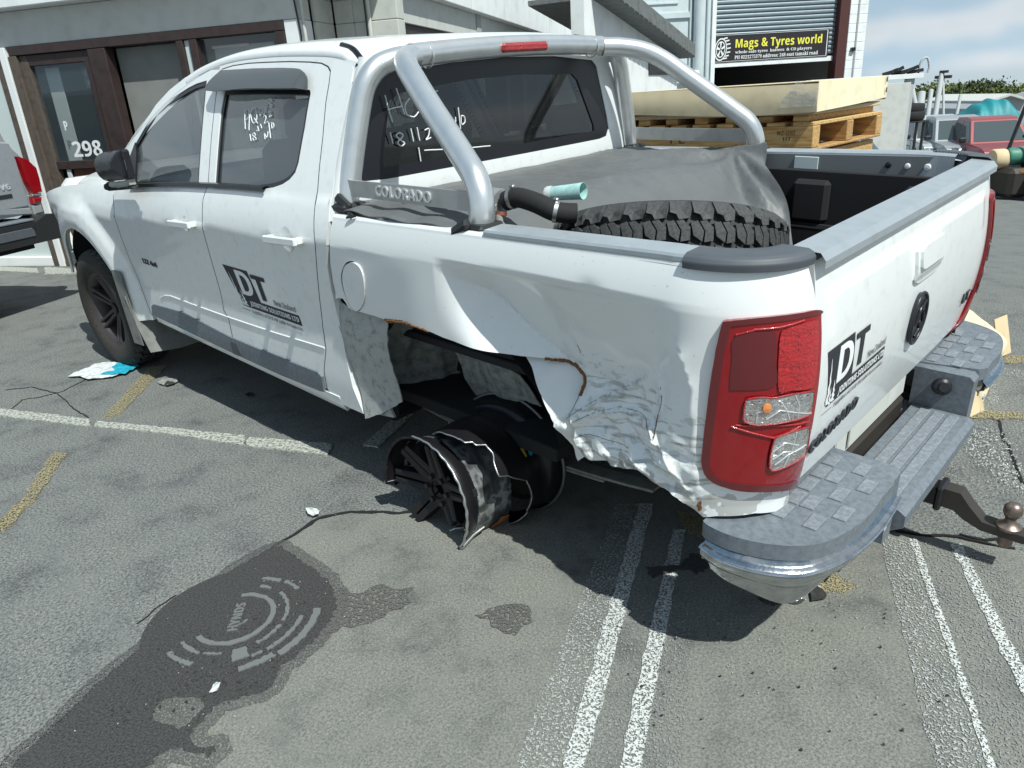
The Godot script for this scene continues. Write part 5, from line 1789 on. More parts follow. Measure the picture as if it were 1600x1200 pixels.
func build_left_details(ute: Node3D) -> void:
	var wp: Material = mat["white_paint"]
	var LH := v3(0, 0.1, -1)
	var side := func(q: Vector2) -> Vector3: return v3(q.x, q.y, -cab_w(q.x, q.y))
	# weather shield over the rear door window
	var ws := V2(P2([1.456,1.686,1.458,1.692,1.464,1.692,1.463,1.691,1.44,1.691,1.388,1.691,1.318,1.691,1.242,1.691,1.17,1.691,1.103,1.69,1.035,1.689,0.972,1.688,0.92,1.687,0.877,1.685,0.842,1.684,0.813,1.682,0.789,1.679,0.772,1.675,0.761,1.671,0.753,1.667,0.746,1.661,0.739,1.656,0.735,1.649,0.731,1.643,0.728,1.636,0.724,1.629,0.72,1.622,0.718,1.615,0.719,1.611,0.723,1.61,0.731,1.612,0.741,1.614,0.751,1.616,0.755,1.617,0.756,1.618,0.766,1.619,0.796,1.619,0.858,1.62,0.944,1.62,1.041,1.621,1.135,1.621,1.228,1.619,1.327,1.615,1.417,1.614,1.48,1.618,1.501,1.631,1.492,1.652,1.47,1.672]))
	var mb := MB.new()
	mb.panel(ws, func(q: Vector2) -> Vector3:
		var p: Vector3 = side.call(q)
		var t := clampf((1.69 - q.y) / 0.075, 0.0, 1.0)
		var ends := minf(1.0, minf((q.x - 0.72) / 0.05, 99.0))
		return p + v3(0, 0, -(0.010 + 0.040 * pow(t, 0.6) * clampf(ends, 0.25, 1.0))), 0.02, LH, 0.004)
	put("weather_shield", mb, mat["shield_plastic"], ute)
	# door handles in shallow cups
	for h: Array in [[P2([1.697,1.071,1.477,1.083,1.583,1.111,1.62,1.041]), 0.0], [P2([0.836,1.103,0.608,1.117,0.72,1.156,0.758,1.063]), 0.0]]:
		var a: Vector2 = h[0][0]
		var b: Vector2 = h[0][1]
		var up: Vector2 = h[0][2]
		var dn: Vector2 = h[0][3]
		var c := (a + b) * 0.5
		mb = MB.new()
		var r := (up.y - dn.y) * 0.5
		# cup: shallow dish with a rim
		for i in 24:
			for j in 4:
				var q: Array[Vector3] = []
				for o: Array in [[0, 0], [1, 0], [1, 1], [0, 1]]:
					var ang: float = TAU * (i + o[0]) / 24.0
					var rr: float = float(j + o[1]) / 4.0
					var u := v2(c.x + cos(ang) * r * 0.92 * rr, (up.y + dn.y) * 0.5 + sin(ang) * r * rr)
					var p: Vector3 = side.call(u)
					q.append(p + v3(0, 0, -0.0035 + 0.004 * (1.0 - rr * rr)))
				mb.quad(q[0], q[1], q[2], q[3], LH)
		var cup := put("handle_cup", mb, wp, ute)
		mb = MB.new()
		var pa: Vector3 = side.call(a)
		var pb: Vector3 = side.call(b)
		mb.beam(pa + v3(0, 0, -0.030), pb + v3(0, 0, -0.030), 0.016, 0.030, Vector3.UP, 0.006)
		mb.box(pa + v3(-0.012, 0, -0.014), v3(0.03, 0.026, 0.03), Basis.IDENTITY, 0.006)
		mb.box(pb + v3(0.012, 0, -0.014), v3(0.03, 0.026, 0.03), Basis.IDENTITY, 0.006)
		put("door_handle", mb, wp, ute)
	# shade line and step of the pressed swage above the moulding
	mb = MB.new()
	seg(mb, P2([2.237,0.599,2.173,0.624,2.088,0.636,1.849,0.638,1.46,0.645,1.044,0.658,0.661,0.677]), func(q: Vector2) -> Vector3: return side.call(q) + v3(0, 0, 0.0005), 0.0045, 6)
	put("swage_line", mb, wp, ute)
	# moulding end cap and the black patch at the door gap
	mb = MB.new()
	mb.panel(V2(P2([1.475,0.527,1.412,0.528,1.392,0.474,1.429,0.461,1.485,0.461])), proud(side, LH, 0.0115), 0.02, LH, 0.004)
	put("moulding_end", mb, mat["faded_plastic"], ute)
	# mirror
	var mir := Node3D.new()
	_name(mir, "door_mirror", ute)
	var mc: Vector3 = P3([2.176,1.292,-0.98])[0]
	mir.position = mc
	for e: Array in [["mirror_shell", P3([2.33,1.332,-0.98,2.3,1.349,-0.98,2.232,1.36,-0.98,2.118,1.371,-0.98,2.025,1.379,-0.98,2.009,1.37,-0.98,2.01,1.335,-0.98,2.008,1.283,-0.98,2.007,1.251,-0.98,2.035,1.244,-0.98,2.282,1.216,-0.98,2.309,1.225,-0.98,2.326,1.271,-0.98]), 0.05, "satin_black"], ["indicator_lens", P3([2.275,1.214,-0.98,2.021,1.242,-0.98,2.022,1.218,-0.98,2.051,1.21,-0.98,2.269,1.188,-0.98]), 0.035, "clear_plastic"], ["mirror_base", P3([2.319,1.212,-0.98,2.284,1.213,-0.98,2.281,1.184,-0.98,2.01,1.213,-0.98,1.994,1.202,-0.98,2.318,1.168,-0.98]), 0.05, "black_plastic"]]:
		var pl := PackedVector2Array()
		var mid := Vector2.ZERO
		for p3: Vector3 in e[1]:
			pl.append(v2(p3.x, p3.y))
			mid += v2(p3.x, p3.y) / float(e[1].size())
		var bulge: float = e[2]
		mb = MB.new()
		mb.panel(pl, func(q: Vector2) -> Vector3:
			# domed towards the viewer, thick at the back
			var d := 1e9
			for k in pl.size():
				d = minf(d, Geometry2D.get_closest_point_to_segment(q, pl[k], pl[(k + 1) % pl.size()]).distance_to(q))
			return v3(q.x, q.y, -0.975 - bulge * pow(clampf(d / 0.05, 0.0, 1.0), 0.5)) - mc, 0.012, LH, 0.03)
		put(e[0], mb, mat[e[3]], mir)
	mb = MB.new()
	mb.panel(V2(P2([2.332,1.181,2.33,1.301,2.282,1.383,2.24,1.335,2.194,1.191])), proud(side, LH, 0.004), 0.03, LH, 0.01)
	put("mirror_sail", mb, mat["gloss_black"], mir)
	mir.get_child(mir.get_child_count() - 1).position = -mc
	# fuel lid, ajar in its ring
	var Q: Callable = crushed
	mb = MB.new()
	var lid := V2(P2([0.314,1.08,0.304,1.08,0.295,1.078,0.287,1.075,0.281,1.071,0.276,1.065,0.273,1.058,0.271,1.05,0.27,1.041,0.271,1.03,0.273,1.018,0.276,1.006,0.28,0.993,0.285,0.981,0.29,0.968,0.296,0.956,0.303,0.944,0.312,0.933,0.322,0.923,0.332,0.913,0.341,0.906,0.35,0.9,0.358,0.896,0.366,0.893,0.373,0.892,0.38,0.893,0.387,0.895,0.393,0.899,0.398,0.904,0.403,0.912,0.408,0.921,0.411,0.931,0.414,0.941,0.415,0.951,0.416,0.961,0.416,0.971,0.415,0.982,0.413,0.993,0.41,1.004,0.406,1.014,0.4,1.025,0.392,1.035,0.383,1.046,0.372,1.056,0.361,1.064,0.349,1.07,0.337,1.075,0.325,1.078]))
	mb.panel(lid, func(q: Vector2) -> Vector3:
		var p: Vector3 = Q.call(q)
		return p + v3(0, 0, -0.006 - 0.05 * (0.30 - q.x) * 0.12), 0.02, LH, 0.010)
	put("fuel_lid", mb, wp, ute)
	mb = MB.new()
	mb.lathe(V2([v2(0.0, 0.0), v2(0.10, 0.0)]), Transform3D(Basis(v3(1, 0, 0), v3(0, 0, 1), v3(0, 1, 0)), v3(0.357, 0.985, -0.885)), 24)
	put("fuel_pocket", mb, mat["gloss_black"], ute)
	# inner sheet laid bare in front of the wheel
	mb = MB.new()
	mb.panel(rough(V2(P3([0.542,0.901,-0.885,0.458,0.882,-0.885,0.379,0.884,-0.885,0.24,0.881,-0.885,0.243,0.829,-0.885,0.249,0.76,-0.885,0.247,0.677,-0.885,0.237,0.555,-0.885,0.306,0.508,-0.885,0.387,0.459,-0.885,0.459,0.426,-0.885,0.478,0.509,-0.885,0.494,0.581,-0.885,0.512,0.68,-0.885,0.522,0.771,-0.885,0.542,0.841,-0.885]).map(func(p): return v2(p.x, p.y))), 0.02, 0.003, 61), func(q: Vector2) -> Vector3: return v3(q.x, q.y, -0.885 + 0.012 * sin(q.y * 14.0) + 0.25 * pow(maxf(0.0, 0.36 - q.x), 1.6)), 0.02, LH, 0.004)
	put("torn_inner_panel", mb, mat["scraped_paint"], ute)
	mb = MB.new()
	mb.panel(V2([v2(0.63, 0.62), v2(0.36, 0.60), v2(0.30, 0.47), v2(0.60, 0.42)]), func(q: Vector2) -> Vector3: return v3(q.x, q.y, -0.865), 0.04, LH, 0.01)
	put("sill_end", mb, mat["scraped_paint"], ute)
	# wheel house: crumpled grey front wall, dark crown with scraped streaks
	mb = MB.new()
	mb.panel(V2([v2(0, 0), v2(1, 0), v2(1, 1), v2(0, 1)]), func(q: Vector2) -> Vector3:
		var a := lerpf(-0.15, 1.0, q.y)
		var r := 0.475 - 0.05 * q.x + 0.012 * sin(q.x * 22.0 + q.y * 5.0) + 0.014 * sin(q.x * 9.0 - q.y * 7.0)
		return v3(r * cos(a) * (1.0 - 0.35 * q.x) + 0.02, 0.52 + r * sin(a) * 0.80, -0.86 + 0.36 * q.x), 0.04, v3(-1, -0.5, -0.5))
	put("wheel_house_front", mb, mat["under_panel"], ute)
	mb = MB.new()
	mb.lathe(V2([v2(0.0, 0.0), v2(0.50, 0.0), v2(0.51, 0.02), v2(0.50, 0.30)]), Transform3D(Basis(v3(1, 0, 0), v3(0, 0, -1), v3(0, 1, 0)), v3(0.0, 0.44, -0.52)), 40, deg_to_rad(18.0), deg_to_rad(162.0))
	put("wheel_house", mb, mat["arch_liner"], ute)
	mb = MB.new()
	mb.panel(rough(V2(P3([0.123,0.759,-0.7,-0.004,0.749,-0.7,-0.139,0.704,-0.7,-0.201,0.657,-0.7,-0.249,0.592,-0.7,-0.16,0.577,-0.7,-0.032,0.552,-0.7,0.105,0.519,-0.7,0.123,0.597,-0.7]).map(func(p): return v2(p.x, p.y))), 0.02, 0.006, 67), func(q: Vector2) -> Vector3: return v3(q.x, q.y, -0.70 + 0.30 * maxf(0.0, 0.80 - q.y) + 0.01 * sin(q.x * 30.0)), 0.025, LH, 0.004)
	put("inner_tub_wall", mb, mat["under_panel"], ute)
	# rusty, ragged lip along the tear
	for e: Array in [[P2([0.217,0.888,0.139,0.9,0.058,0.914]), 0.005], [P2([0.059,0.912,-0.002,0.913,-0.053,0.912]), 0.004], [P2([-0.441,0.881,-0.478,0.88,-0.506,0.878,-0.527,0.874,-0.547,0.862]), 0.0060], [P2([-0.542,0.865,-0.56,0.849,-0.568,0.828,-0.569,0.795]), 0.0065]]:
		mb = MB.new()
		var nz := FastNoiseLite.new()
		nz.seed = 4
		nz.frequency = 40.0
		var path := PackedVector3Array()
		var rad := []
		var p: Array = e[0]
		for i in p.size() - 1:
			for j in 8:
				var u: Vector2 = (p[i] as Vector2).lerp(p[i + 1], j / 8.0)
				path.append((crushed(u) as Vector3) + v3(0, nz.get_noise_2dv(u) * 0.004, -0.002))
				rad.append(float(e[1]) * (0.6 + 0.9 * absf(nz.get_noise_2dv(u * 1.7))))
		mb.tube(path, rad, 6)
		put("rusty_edge", mb, mat["rust"], ute)
	for e: Array in [P2([-0.558,0.743,-0.567,0.751,-0.58,0.763,-0.595,0.776,-0.609,0.788,-0.622,0.798,-0.636,0.808,-0.65,0.818,-0.663,0.827,-0.675,0.836,-0.687,0.844,-0.698,0.852,-0.707,0.858,-0.717,0.865,-0.726,0.87,-0.733,0.875,-0.739,0.878]), P2([-0.58,0.739,-0.597,0.749,-0.621,0.764,-0.647,0.78,-0.67,0.792,-0.689,0.801,-0.707,0.808,-0.725,0.813,-0.743,0.817,-0.763,0.82,-0.783,0.821,-0.802,0.821,-0.819,0.819,-0.834,0.814,-0.847,0.806,-0.858,0.798,-0.865,0.793]), P2([-0.861,0.924,-0.863,0.915,-0.866,0.903,-0.869,0.889,-0.87,0.877,-0.87,0.867,-0.868,0.857,-0.866,0.848,-0.865,0.838,-0.865,0.827,-0.867,0.814,-0.868,0.803,-0.869,0.794]), P2([-0.59,0.693,-0.601,0.698,-0.615,0.705,-0.631,0.712,-0.646,0.716,-0.659,0.717,-0.671,0.715,-0.685,0.713,-0.699,0.712,-0.718,0.714,-0.739,0.717,-0.759,0.721,-0.772,0.723]), P2([-0.56,0.75,-0.561,0.757,-0.563,0.766,-0.565,0.776,-0.566,0.784,-0.566,0.792,-0.565,0.8,-0.564,0.806,-0.564,0.811]), P2([-0.556,0.948,-0.557,0.943,-0.558,0.934,-0.559,0.926,-0.56,0.92])]:
		mb = MB.new()
		seg(mb, e, proud(Q, v3(-0.35, 0.1, -1), 0.0002), 0.0009, 5, 6)
		put("paint_crack", mb, mat["crack_line"], ute)
	# paint flaked off in patches
	for e: Array in [[P2([-0.86,0.847,-0.867,0.857,-0.872,0.83,-0.869,0.797,-0.863,0.798]), "rust"], [P2([-0.987,0.665,-0.994,0.675,-0.999,0.646,-0.991,0.64]), "rust"], [P2([0.216,0.891,0.096,0.914,0.091,0.904,0.209,0.878]), "rust"]]:
		mb = MB.new()
		mb.panel(rough(V2(e[0]), 0.006, 0.002, 71), proud(Q, v3(-0.35, 0.1, -1), 0.0012), 0.012, v3(-0.35, 0.1, -1))
		put("bare_metal_patch", mb, mat[e[1]], ute)

func build_rear(ute: Node3D) -> void:
	var wp: Material = mat["white_paint"]
	var RH := v3(-1, 0.1, 0)
	# tailgate skin
	var tg := func(q: Vector2) -> Vector3:
		# q = (z, y): gently bowed, with a pressed field left and right of the handle
		var x := rear_x(q.y)
		var in1 := smoothstep(0.0, 0.016, q.y - (1.045 + 0.10 * absf(q.x) * 0.0)) * smoothstep(0.0, 0.012, 1.165 - q.y)
		return v3(x - 0.006 * in1 * smoothstep(0.70, 0.64, absf(q.x)), q.y, q.x)
	var mb := MB.new()
	var out := V2([v2(-0.742, 1.165), v2(-0.738, 1.05), v2(-0.725, 0.85), v2(-0.708, 0.672), v2(-0.45, 0.662), v2(0.45, 0.662), v2(0.708, 0.672), v2(0.725, 0.85), v2(0.738, 1.05), v2(0.742, 1.165), v2(0.735, 1.245), v2(-0.735, 1.245)])
	mb.panel(out, tg, 0.02, RH, 0.03)
	var gate := put("tailgate", mb, wp, ute)
	# inner face and silver top cap
	mb = MB.new()
	mb.box(v3(-1.085, 0.96, 0), v3(0.03, 0.56, 1.44))
	put("tailgate_inner", mb, mat["bed_liner"], gate)
	mb = MB.new()
	var pr := [v2(-1.168, 1.232), v2(-1.168, 1.250), v2(-1.155, 1.266), v2(-1.085, 1.270), v2(-1.075, 1.262), v2(-1.075, 1.22)]
	for j in pr.size() - 1:
		var a: Vector2 = pr[j]
		var b: Vector2 = pr[j + 1]
		for i in 16:
			var za := lerpf(-0.738, 0.738, i / 16.0)
			var zb := lerpf(-0.738, 0.738, (i + 1) / 16.0)
			mb.quad(v3(a.x, a.y, za), v3(a.x, a.y, zb), v3(b.x, b.y, zb), v3(b.x, b.y, za), v3(-0.3 if j < 3 else 0.3, 0.7, 0))
	put("tailgate_cap", mb, mat["silver_rail"], gate)
	# handle: bezel, recess and lever
	var bez: Node3D = null
	for e: Array in [[-0.085, 0.170, 1.030, 1.150, 0.009, "handle_bezel"], [-0.068, 0.158, 1.070, 1.136, 0.017, "handle_lever"]]:
		var rr := PackedVector2Array()
		for k in 24:
			var a := TAU * k / 24.0
			rr.append(v2(lerpf(e[0], e[1], 0.5) + signf(cos(a)) * pow(absf(cos(a)), 0.35) * (float(e[1]) - float(e[0])) * 0.5, lerpf(e[2], e[3], 0.5) + signf(sin(a)) * pow(absf(sin(a)), 0.35) * (float(e[3]) - float(e[2])) * 0.5 + (lerpf(e[0], e[1], 0.5) - 0.0) * 0.0))
		mb = MB.new()
		mb.panel(rr, proud(tg, RH, e[4]), 0.02, RH, 0.010)
		var ob := put(e[5], mb, wp, gate if bez == null else bez)
		if bez == null:
			bez = ob
	# oval badge with a plain relief
	mb = MB.new()
	var bc := v2(0.0, 0.912)
	var oval := PackedVector2Array()
	for i in 32:
		oval.append(bc + v2(cos(TAU * i / 32.0) * 0.062, sin(TAU * i / 32.0) * 0.078))
	mb.panel(oval, proud(tg, RH, 0.010), 0.02, RH, 0.012)
	var badge := put("badge", mb, mat["badge_dark"], gate)
	mb = MB.new()
	seg(mb, Array(oval) + [oval[0]], proud(tg, RH, 0.011), 0.005, 6, 1)
	put("badge_ring", mb, mat["satin_black"], badge)
	mb = MB.new()
	for e: Array in [[[0.03, 0.96], [-0.01, 0.945], [-0.03, 0.915], [-0.005, 0.905], [0.015, 0.88], [-0.02, 0.86]], [[0.02, 0.93], [0.035, 0.90], [0.02, 0.87]], [[-0.03, 0.93], [-0.04, 0.90]]]:
		seg(mb, e.map(func(p): return v2(p[0], p[1])), proud(tg, RH, 0.012), 0.006, 6, 3)
	put("badge_relief", mb, mat["gloss_black"], badge)
	# tail lights wrap round the corners
	var Hh := v3(-0.7, 0.1, -0.7)
	var snd: Callable = sound
	var lens := V2(P2([-1.007,1.133,-1.009,1.14,-1.011,1.142,-1.012,1.141,-1.015,1.142,-1.017,1.143,-1.018,1.143,-1.022,1.143,-1.029,1.145,-1.041,1.146,-1.056,1.148,-1.074,1.15,-1.092,1.151,-1.11,1.152,-1.129,1.152,-1.149,1.152,-1.168,1.151,-1.184,1.15,-1.199,1.149,-1.211,1.147,-1.222,1.144,-1.23,1.139,-1.232,1.134,-1.231,1.128,-1.23,1.119,-1.23,1.106,-1.23,1.09,-1.229,1.072,-1.228,1.053,-1.227,1.034,-1.226,1.013,-1.225,0.992,-1.224,0.969,-1.223,0.946,-1.223,0.921,-1.223,0.895,-1.225,0.87,-1.226,0.846,-1.228,0.822,-1.231,0.798,-1.235,0.776,-1.241,0.754,-1.247,0.734,-1.255,0.714,-1.273,0.691,-1.272,0.682,-1.456,0.57,-1.3,0.653,-1.265,0.669,-1.23,0.684,-1.209,0.691,-1.188,0.697,-1.168,0.703,-1.145,0.708,-1.121,0.712,-1.099,0.715,-1.081,0.717,-1.066,0.719,-1.052,0.722,-1.04,0.726,-1.029,0.729,-1.02,0.733,-1.012,0.737,-1.006,0.742,-1,0.748,-0.995,0.755,-0.992,0.763,-0.989,0.772,-0.987,0.781,-0.986,0.788,-0.985,0.795,-0.985,0.804,-0.985,0.82,-0.985,0.844,-0.985,0.875,-0.986,0.907,-0.987,0.938,-0.988,0.967,-0.99,0.996,-0.992,1.024,-0.995,1.05,-0.997,1.074,-1.001,1.098,-1.004,1.118]))
	for sg: float in [-1.0, 1.0]:
		var fn: Callable = snd if sg < 0.0 else mirrored(snd)
		var H := v3(-0.7, 0.1, 0.7 * sg)
		mb = MB.new()
		mb.panel(lens, proud(fn, H, 0.012), 0.02, H, 0.03)
		var tl := put("tail_light", mb, mat["red_lens"], ute)
		for e: Array in [["dark_border", P2([-1.007,1.133,-1.009,1.14,-1.011,1.142,-1.012,1.141,-1.015,1.142,-1.017,1.143,-1.018,1.143,-1.022,1.143,-1.029,1.145,-1.041,1.146,-1.056,1.148,-1.074,1.15,-1.092,1.151,-1.11,1.152,-1.129,1.152,-1.149,1.152,-1.168,1.151,-1.184,1.149,-1.199,1.148,-1.212,1.146,-1.222,1.144,-1.231,1.14,-1.236,1.137,-1.235,1.134,-1.228,1.134,-1.216,1.135,-1.201,1.137,-1.184,1.138,-1.167,1.14,-1.148,1.14,-1.128,1.14,-1.109,1.14,-1.091,1.139,-1.075,1.138,-1.058,1.137,-1.044,1.135,-1.033,1.133,-1.027,1.132,-1.025,1.132,-1.023,1.131,-1.021,1.124,-1.019,1.111,-1.016,1.094,-1.013,1.074,-1.01,1.052,-1.008,1.027,-1.006,1,-1.004,0.971,-1.003,0.941,-1.002,0.911,-1.001,0.878,-1,0.848,-1,0.823,-1,0.807,-1,0.797,-1,0.791,-1.001,0.784,-1.003,0.778,-1.004,0.772,-1.007,0.767,-1.01,0.763,-1.013,0.758,-1.017,0.754,-1.022,0.751,-1.029,0.748,-1.038,0.745,-1.05,0.742,-1.062,0.74,-1.077,0.738,-1.094,0.736,-1.115,0.733,-1.138,0.729,-1.16,0.725,-1.179,0.721,-1.195,0.719,-1.211,0.716,-1.227,0.709,-1.247,0.696,-1.456,0.571,-1.29,0.66,-1.265,0.669,-1.232,0.683,-1.21,0.691,-1.189,0.697,-1.168,0.703,-1.145,0.708,-1.121,0.712,-1.099,0.715,-1.081,0.717,-1.066,0.719,-1.052,0.722,-1.04,0.726,-1.029,0.729,-1.02,0.733,-1.012,0.737,-1.006,0.742,-1,0.748,-0.995,0.755,-0.992,0.763,-0.989,0.772,-0.987,0.781,-0.986,0.788,-0.985,0.795,-0.985,0.804,-0.985,0.82,-0.985,0.844,-0.985,0.875,-0.986,0.907,-0.987,0.938,-0.988,0.967,-0.99,0.996,-0.992,1.024,-0.995,1.05,-0.997,1.074,-1.001,1.098,-1.004,1.118]), "dark_red_lens", 0.0145],
			["brake_lens", P2([-1.112,1.112,-1.114,1.118,-1.116,1.12,-1.12,1.121,-1.127,1.123,-1.139,1.126,-1.156,1.128,-1.175,1.129,-1.191,1.128,-1.201,1.127,-1.206,1.126,-1.209,1.123,-1.211,1.118,-1.212,1.108,-1.211,1.096,-1.21,1.081,-1.209,1.066,-1.207,1.048,-1.206,1.027,-1.204,1.007,-1.202,0.991,-1.2,0.982,-1.198,0.977,-1.193,0.975,-1.185,0.974,-1.174,0.975,-1.161,0.977,-1.148,0.979,-1.138,0.981,-1.129,0.98,-1.122,0.977,-1.116,0.977,-1.111,0.982,-1.108,0.996,-1.107,1.015,-1.107,1.035,-1.107,1.054,-1.108,1.07,-1.108,1.086,-1.11,1.101]), "bright_red_lens", 0.016],
			["red_panel", P2([-1.031,1.11,-1.042,1.117,-1.059,1.12,-1.077,1.12,-1.091,1.12,-1.098,1.121,-1.102,1.121,-1.103,1.119,-1.104,1.114,-1.104,1.103,-1.104,1.087,-1.103,1.07,-1.102,1.054,-1.104,1.038,-1.107,1.021,-1.108,1.005,-1.102,0.994,-1.088,0.988,-1.067,0.986,-1.047,0.985,-1.033,0.984,-1.026,0.983,-1.024,0.983,-1.023,0.986,-1.023,0.992,-1.023,1.004,-1.023,1.02,-1.024,1.037,-1.025,1.054,-1.025,1.069,-1.024,1.085,-1.025,1.099]), "dark_red_lens", 0.0142],
			["reverse_lens", P2([-1.051,0.96,-1.052,0.964,-1.054,0.965,-1.056,0.966,-1.059,0.967,-1.063,0.968,-1.069,0.969,-1.075,0.97,-1.081,0.97,-1.085,0.97,-1.09,0.969,-1.094,0.968,-1.1,0.968,-1.107,0.968,-1.116,0.97,-1.125,0.971,-1.135,0.972,-1.147,0.972,-1.161,0.971,-1.175,0.97,-1.186,0.968,-1.194,0.966,-1.197,0.964,-1.199,0.962,-1.2,0.958,-1.201,0.949,-1.201,0.938,-1.201,0.927,-1.2,0.919,-1.199,0.914,-1.198,0.91,-1.194,0.909,-1.188,0.907,-1.178,0.907,-1.167,0.906,-1.154,0.905,-1.143,0.905,-1.131,0.904,-1.12,0.903,-1.109,0.902,-1.099,0.902,-1.092,0.901,-1.085,0.901,-1.079,0.9,-1.073,0.901,-1.068,0.902,-1.062,0.904,-1.057,0.906,-1.053,0.908,-1.051,0.911,-1.05,0.914,-1.049,0.917,-1.049,0.923,-1.049,0.931,-1.049,0.942,-1.05,0.952]), "clear_lens", 0.017],
			["indicator_lens", P2([-1.113,0.86,-1.115,0.866,-1.118,0.868,-1.121,0.869,-1.126,0.871,-1.134,0.873,-1.144,0.876,-1.155,0.877,-1.165,0.878,-1.174,0.878,-1.182,0.878,-1.19,0.877,-1.196,0.875,-1.201,0.872,-1.204,0.87,-1.205,0.866,-1.207,0.859,-1.209,0.847,-1.212,0.831,-1.215,0.815,-1.216,0.803,-1.215,0.795,-1.213,0.791,-1.209,0.789,-1.202,0.788,-1.192,0.786,-1.181,0.785,-1.169,0.783,-1.16,0.781,-1.151,0.779,-1.142,0.777,-1.134,0.776,-1.128,0.775,-1.124,0.776,-1.121,0.777,-1.119,0.779,-1.117,0.783,-1.115,0.787,-1.114,0.793,-1.113,0.8,-1.112,0.808,-1.111,0.821,-1.111,0.836,-1.112,0.85]), "clear_lens", 0.017]]:
			mb = MB.new()
			mb.panel(V2(e[1]), proud(fn, H, e[3]), 0.015, H, 0.003)
			var ln := put(e[0], mb, mat[e[2]], tl)
			if sg > 0.0:
				continue
			if e[0] == "reverse_lens" or e[0] == "indicator_lens":
				mb = MB.new()
				seg(mb, Array(e[1]) + [e[1][0]], proud(fn, H, 0.017), 0.0022, 5, 1)
				put("lens_rim", mb, mat["bright_red_lens"], tl)
		if sg < 0.0:
			mb = MB.new()
			var bp: Vector3 = crushed(P2([-1.09,0.944])[0]) + v3(-0.6, 0, -0.75).normalized() * 0.018
			mb.lathe(V2([v2(0.011, 0.0), v2(0.010, 0.004), v2(0.0, 0.006)]), Transform3D(Basis(Quaternion(Vector3.UP, v3(-0.7, 0.1, -0.7).normalized())), bp), 14)
			put("bulb", mb, mat["amber_bulb"], tl)
			# facets inside the clear lenses
			for e: Array in [[P2([-1.073,0.907,-1.073,0.932,-1.095,0.943]), 0], [P2([-1.091,0.915,-1.116,0.936,-1.197,0.91]), 0], [P2([-1.114,0.959,-1.13,0.934,-1.139,0.91]), 0], [P2([-1.145,0.97,-1.159,0.939,-1.159,0.91]), 0], [P2([-1.115,0.829,-1.139,0.85,-1.176,0.834]), 0], [P2([-1.126,0.792,-1.154,0.815,-1.203,0.826]), 0], [P2([-1.149,0.78,-1.16,0.821,-1.163,0.872]), 0], [P2([-1.118,0.808,-1.141,0.825,-1.171,0.818]), 0]]:
				mb = MB.new()
				seg(mb, e[0], proud(fn, H, 0.0172), 0.0018, 5, 3)
				put("lens_facet", mb, mat["badge_chrome"], tl)
			for e: Array in [[P2([-1.031,1.113,-1.066,1.125,-1.112,1.127,-1.167,1.134]), 0], [P2([-1.03,0.893,-1.069,0.879,-1.113,0.864,-1.174,0.883]), 0], [P2([-1.038,0.897,-1.1,0.897,-1.198,0.888]), 0]]:
				mb = MB.new()
				seg(mb, e[0], proud(fn, H, 0.0135), 0.003, 5, 4)
				put("lens_ridge", mb, mat["bright_red_lens"], tl)
	# step bumper: dark top, lower middle step, bright corner
	var bumper := Node3D.new()
	_name(bumper, "rear_bumper", ute)
	var gp: Material = mat["grey_plastic"]
	var top := V2([v2(-1.02, -0.925), v2(-1.06, -0.938), v2(-1.12, -0.935), v2(-1.20, -0.905), v2(-1.265, -0.85), v2(-1.30, -0.77), v2(-1.318, -0.66), v2(-1.315, -0.55), v2(-1.300, -0.44), v2(-1.12, -0.40), v2(-1.12, -0.70), v2(-1.10, -0.78), v2(-1.02, -0.885)])
	for sg: float in [-1.0, 1.0]:
		var pl := PackedVector2Array()
		for k in top.size():
			var n4 := top.size()
			for t: float in ([0.0, 0.33, 0.66] if k < 8 else [0.0]):
				var p := top[k].cubic_interpolate(top[(k + 1) % n4], top[(k - 1 + n4) % n4], top[(k + 2) % n4], t)
				pl.append(v2(p.x, p.y * -sg))
		mb = MB.new()
		# plan outline laid flat: x stays, outline y becomes z, thickness goes down
		mb.prism(pl, 0.043, Transform3D(Basis(v3(1, 0, 0), v3(0, 0, 1), v3(0, 1, 0)), v3(0, 0.578, 0)), 0.010)
		put("bumper_top", mb, gp, bumper)
		# raised square pads
		if true:
			for r in 4:
				for c in 5:
					if (r + c) % 2 == 1 and not (r == 0):
						continue
					var x := -1.150 - r * 0.040
					var z := -0.455 - c * 0.078
					if Geometry2D.is_point_in_polygon(v2(x - 0.02, z - 0.03), top) and Geometry2D.is_point_in_polygon(v2(x + 0.015, z - 0.03), top):
						mb = MB.new()
						mb.box(v3(x, 0.6225, z * -sg), v3(0.034, 0.006, 0.066), Basis.IDENTITY, 0.002)
						put("step_pad", mb, mat["worn_pad"], bumper)
		# end face down to the middle step
		mb = MB.new()
		var zf := 0.40 * sg
		mb.prism(V2([v2(-1.305, 0.40), v2(-1.305, 0.60), v2(-1.29, 0.615), v2(-1.12, 0.615), v2(-1.12, 0.40)]), 0.07, Transform3D(Basis(v3(1, 0, 0), v3(0, 1, 0), v3(0, 0, 1)), v3(0, 0, zf - 0.035)), 0.006)
		put("bumper_end_face", mb, gp, bumper)
		# bright corner below the top
		mb = MB.new()
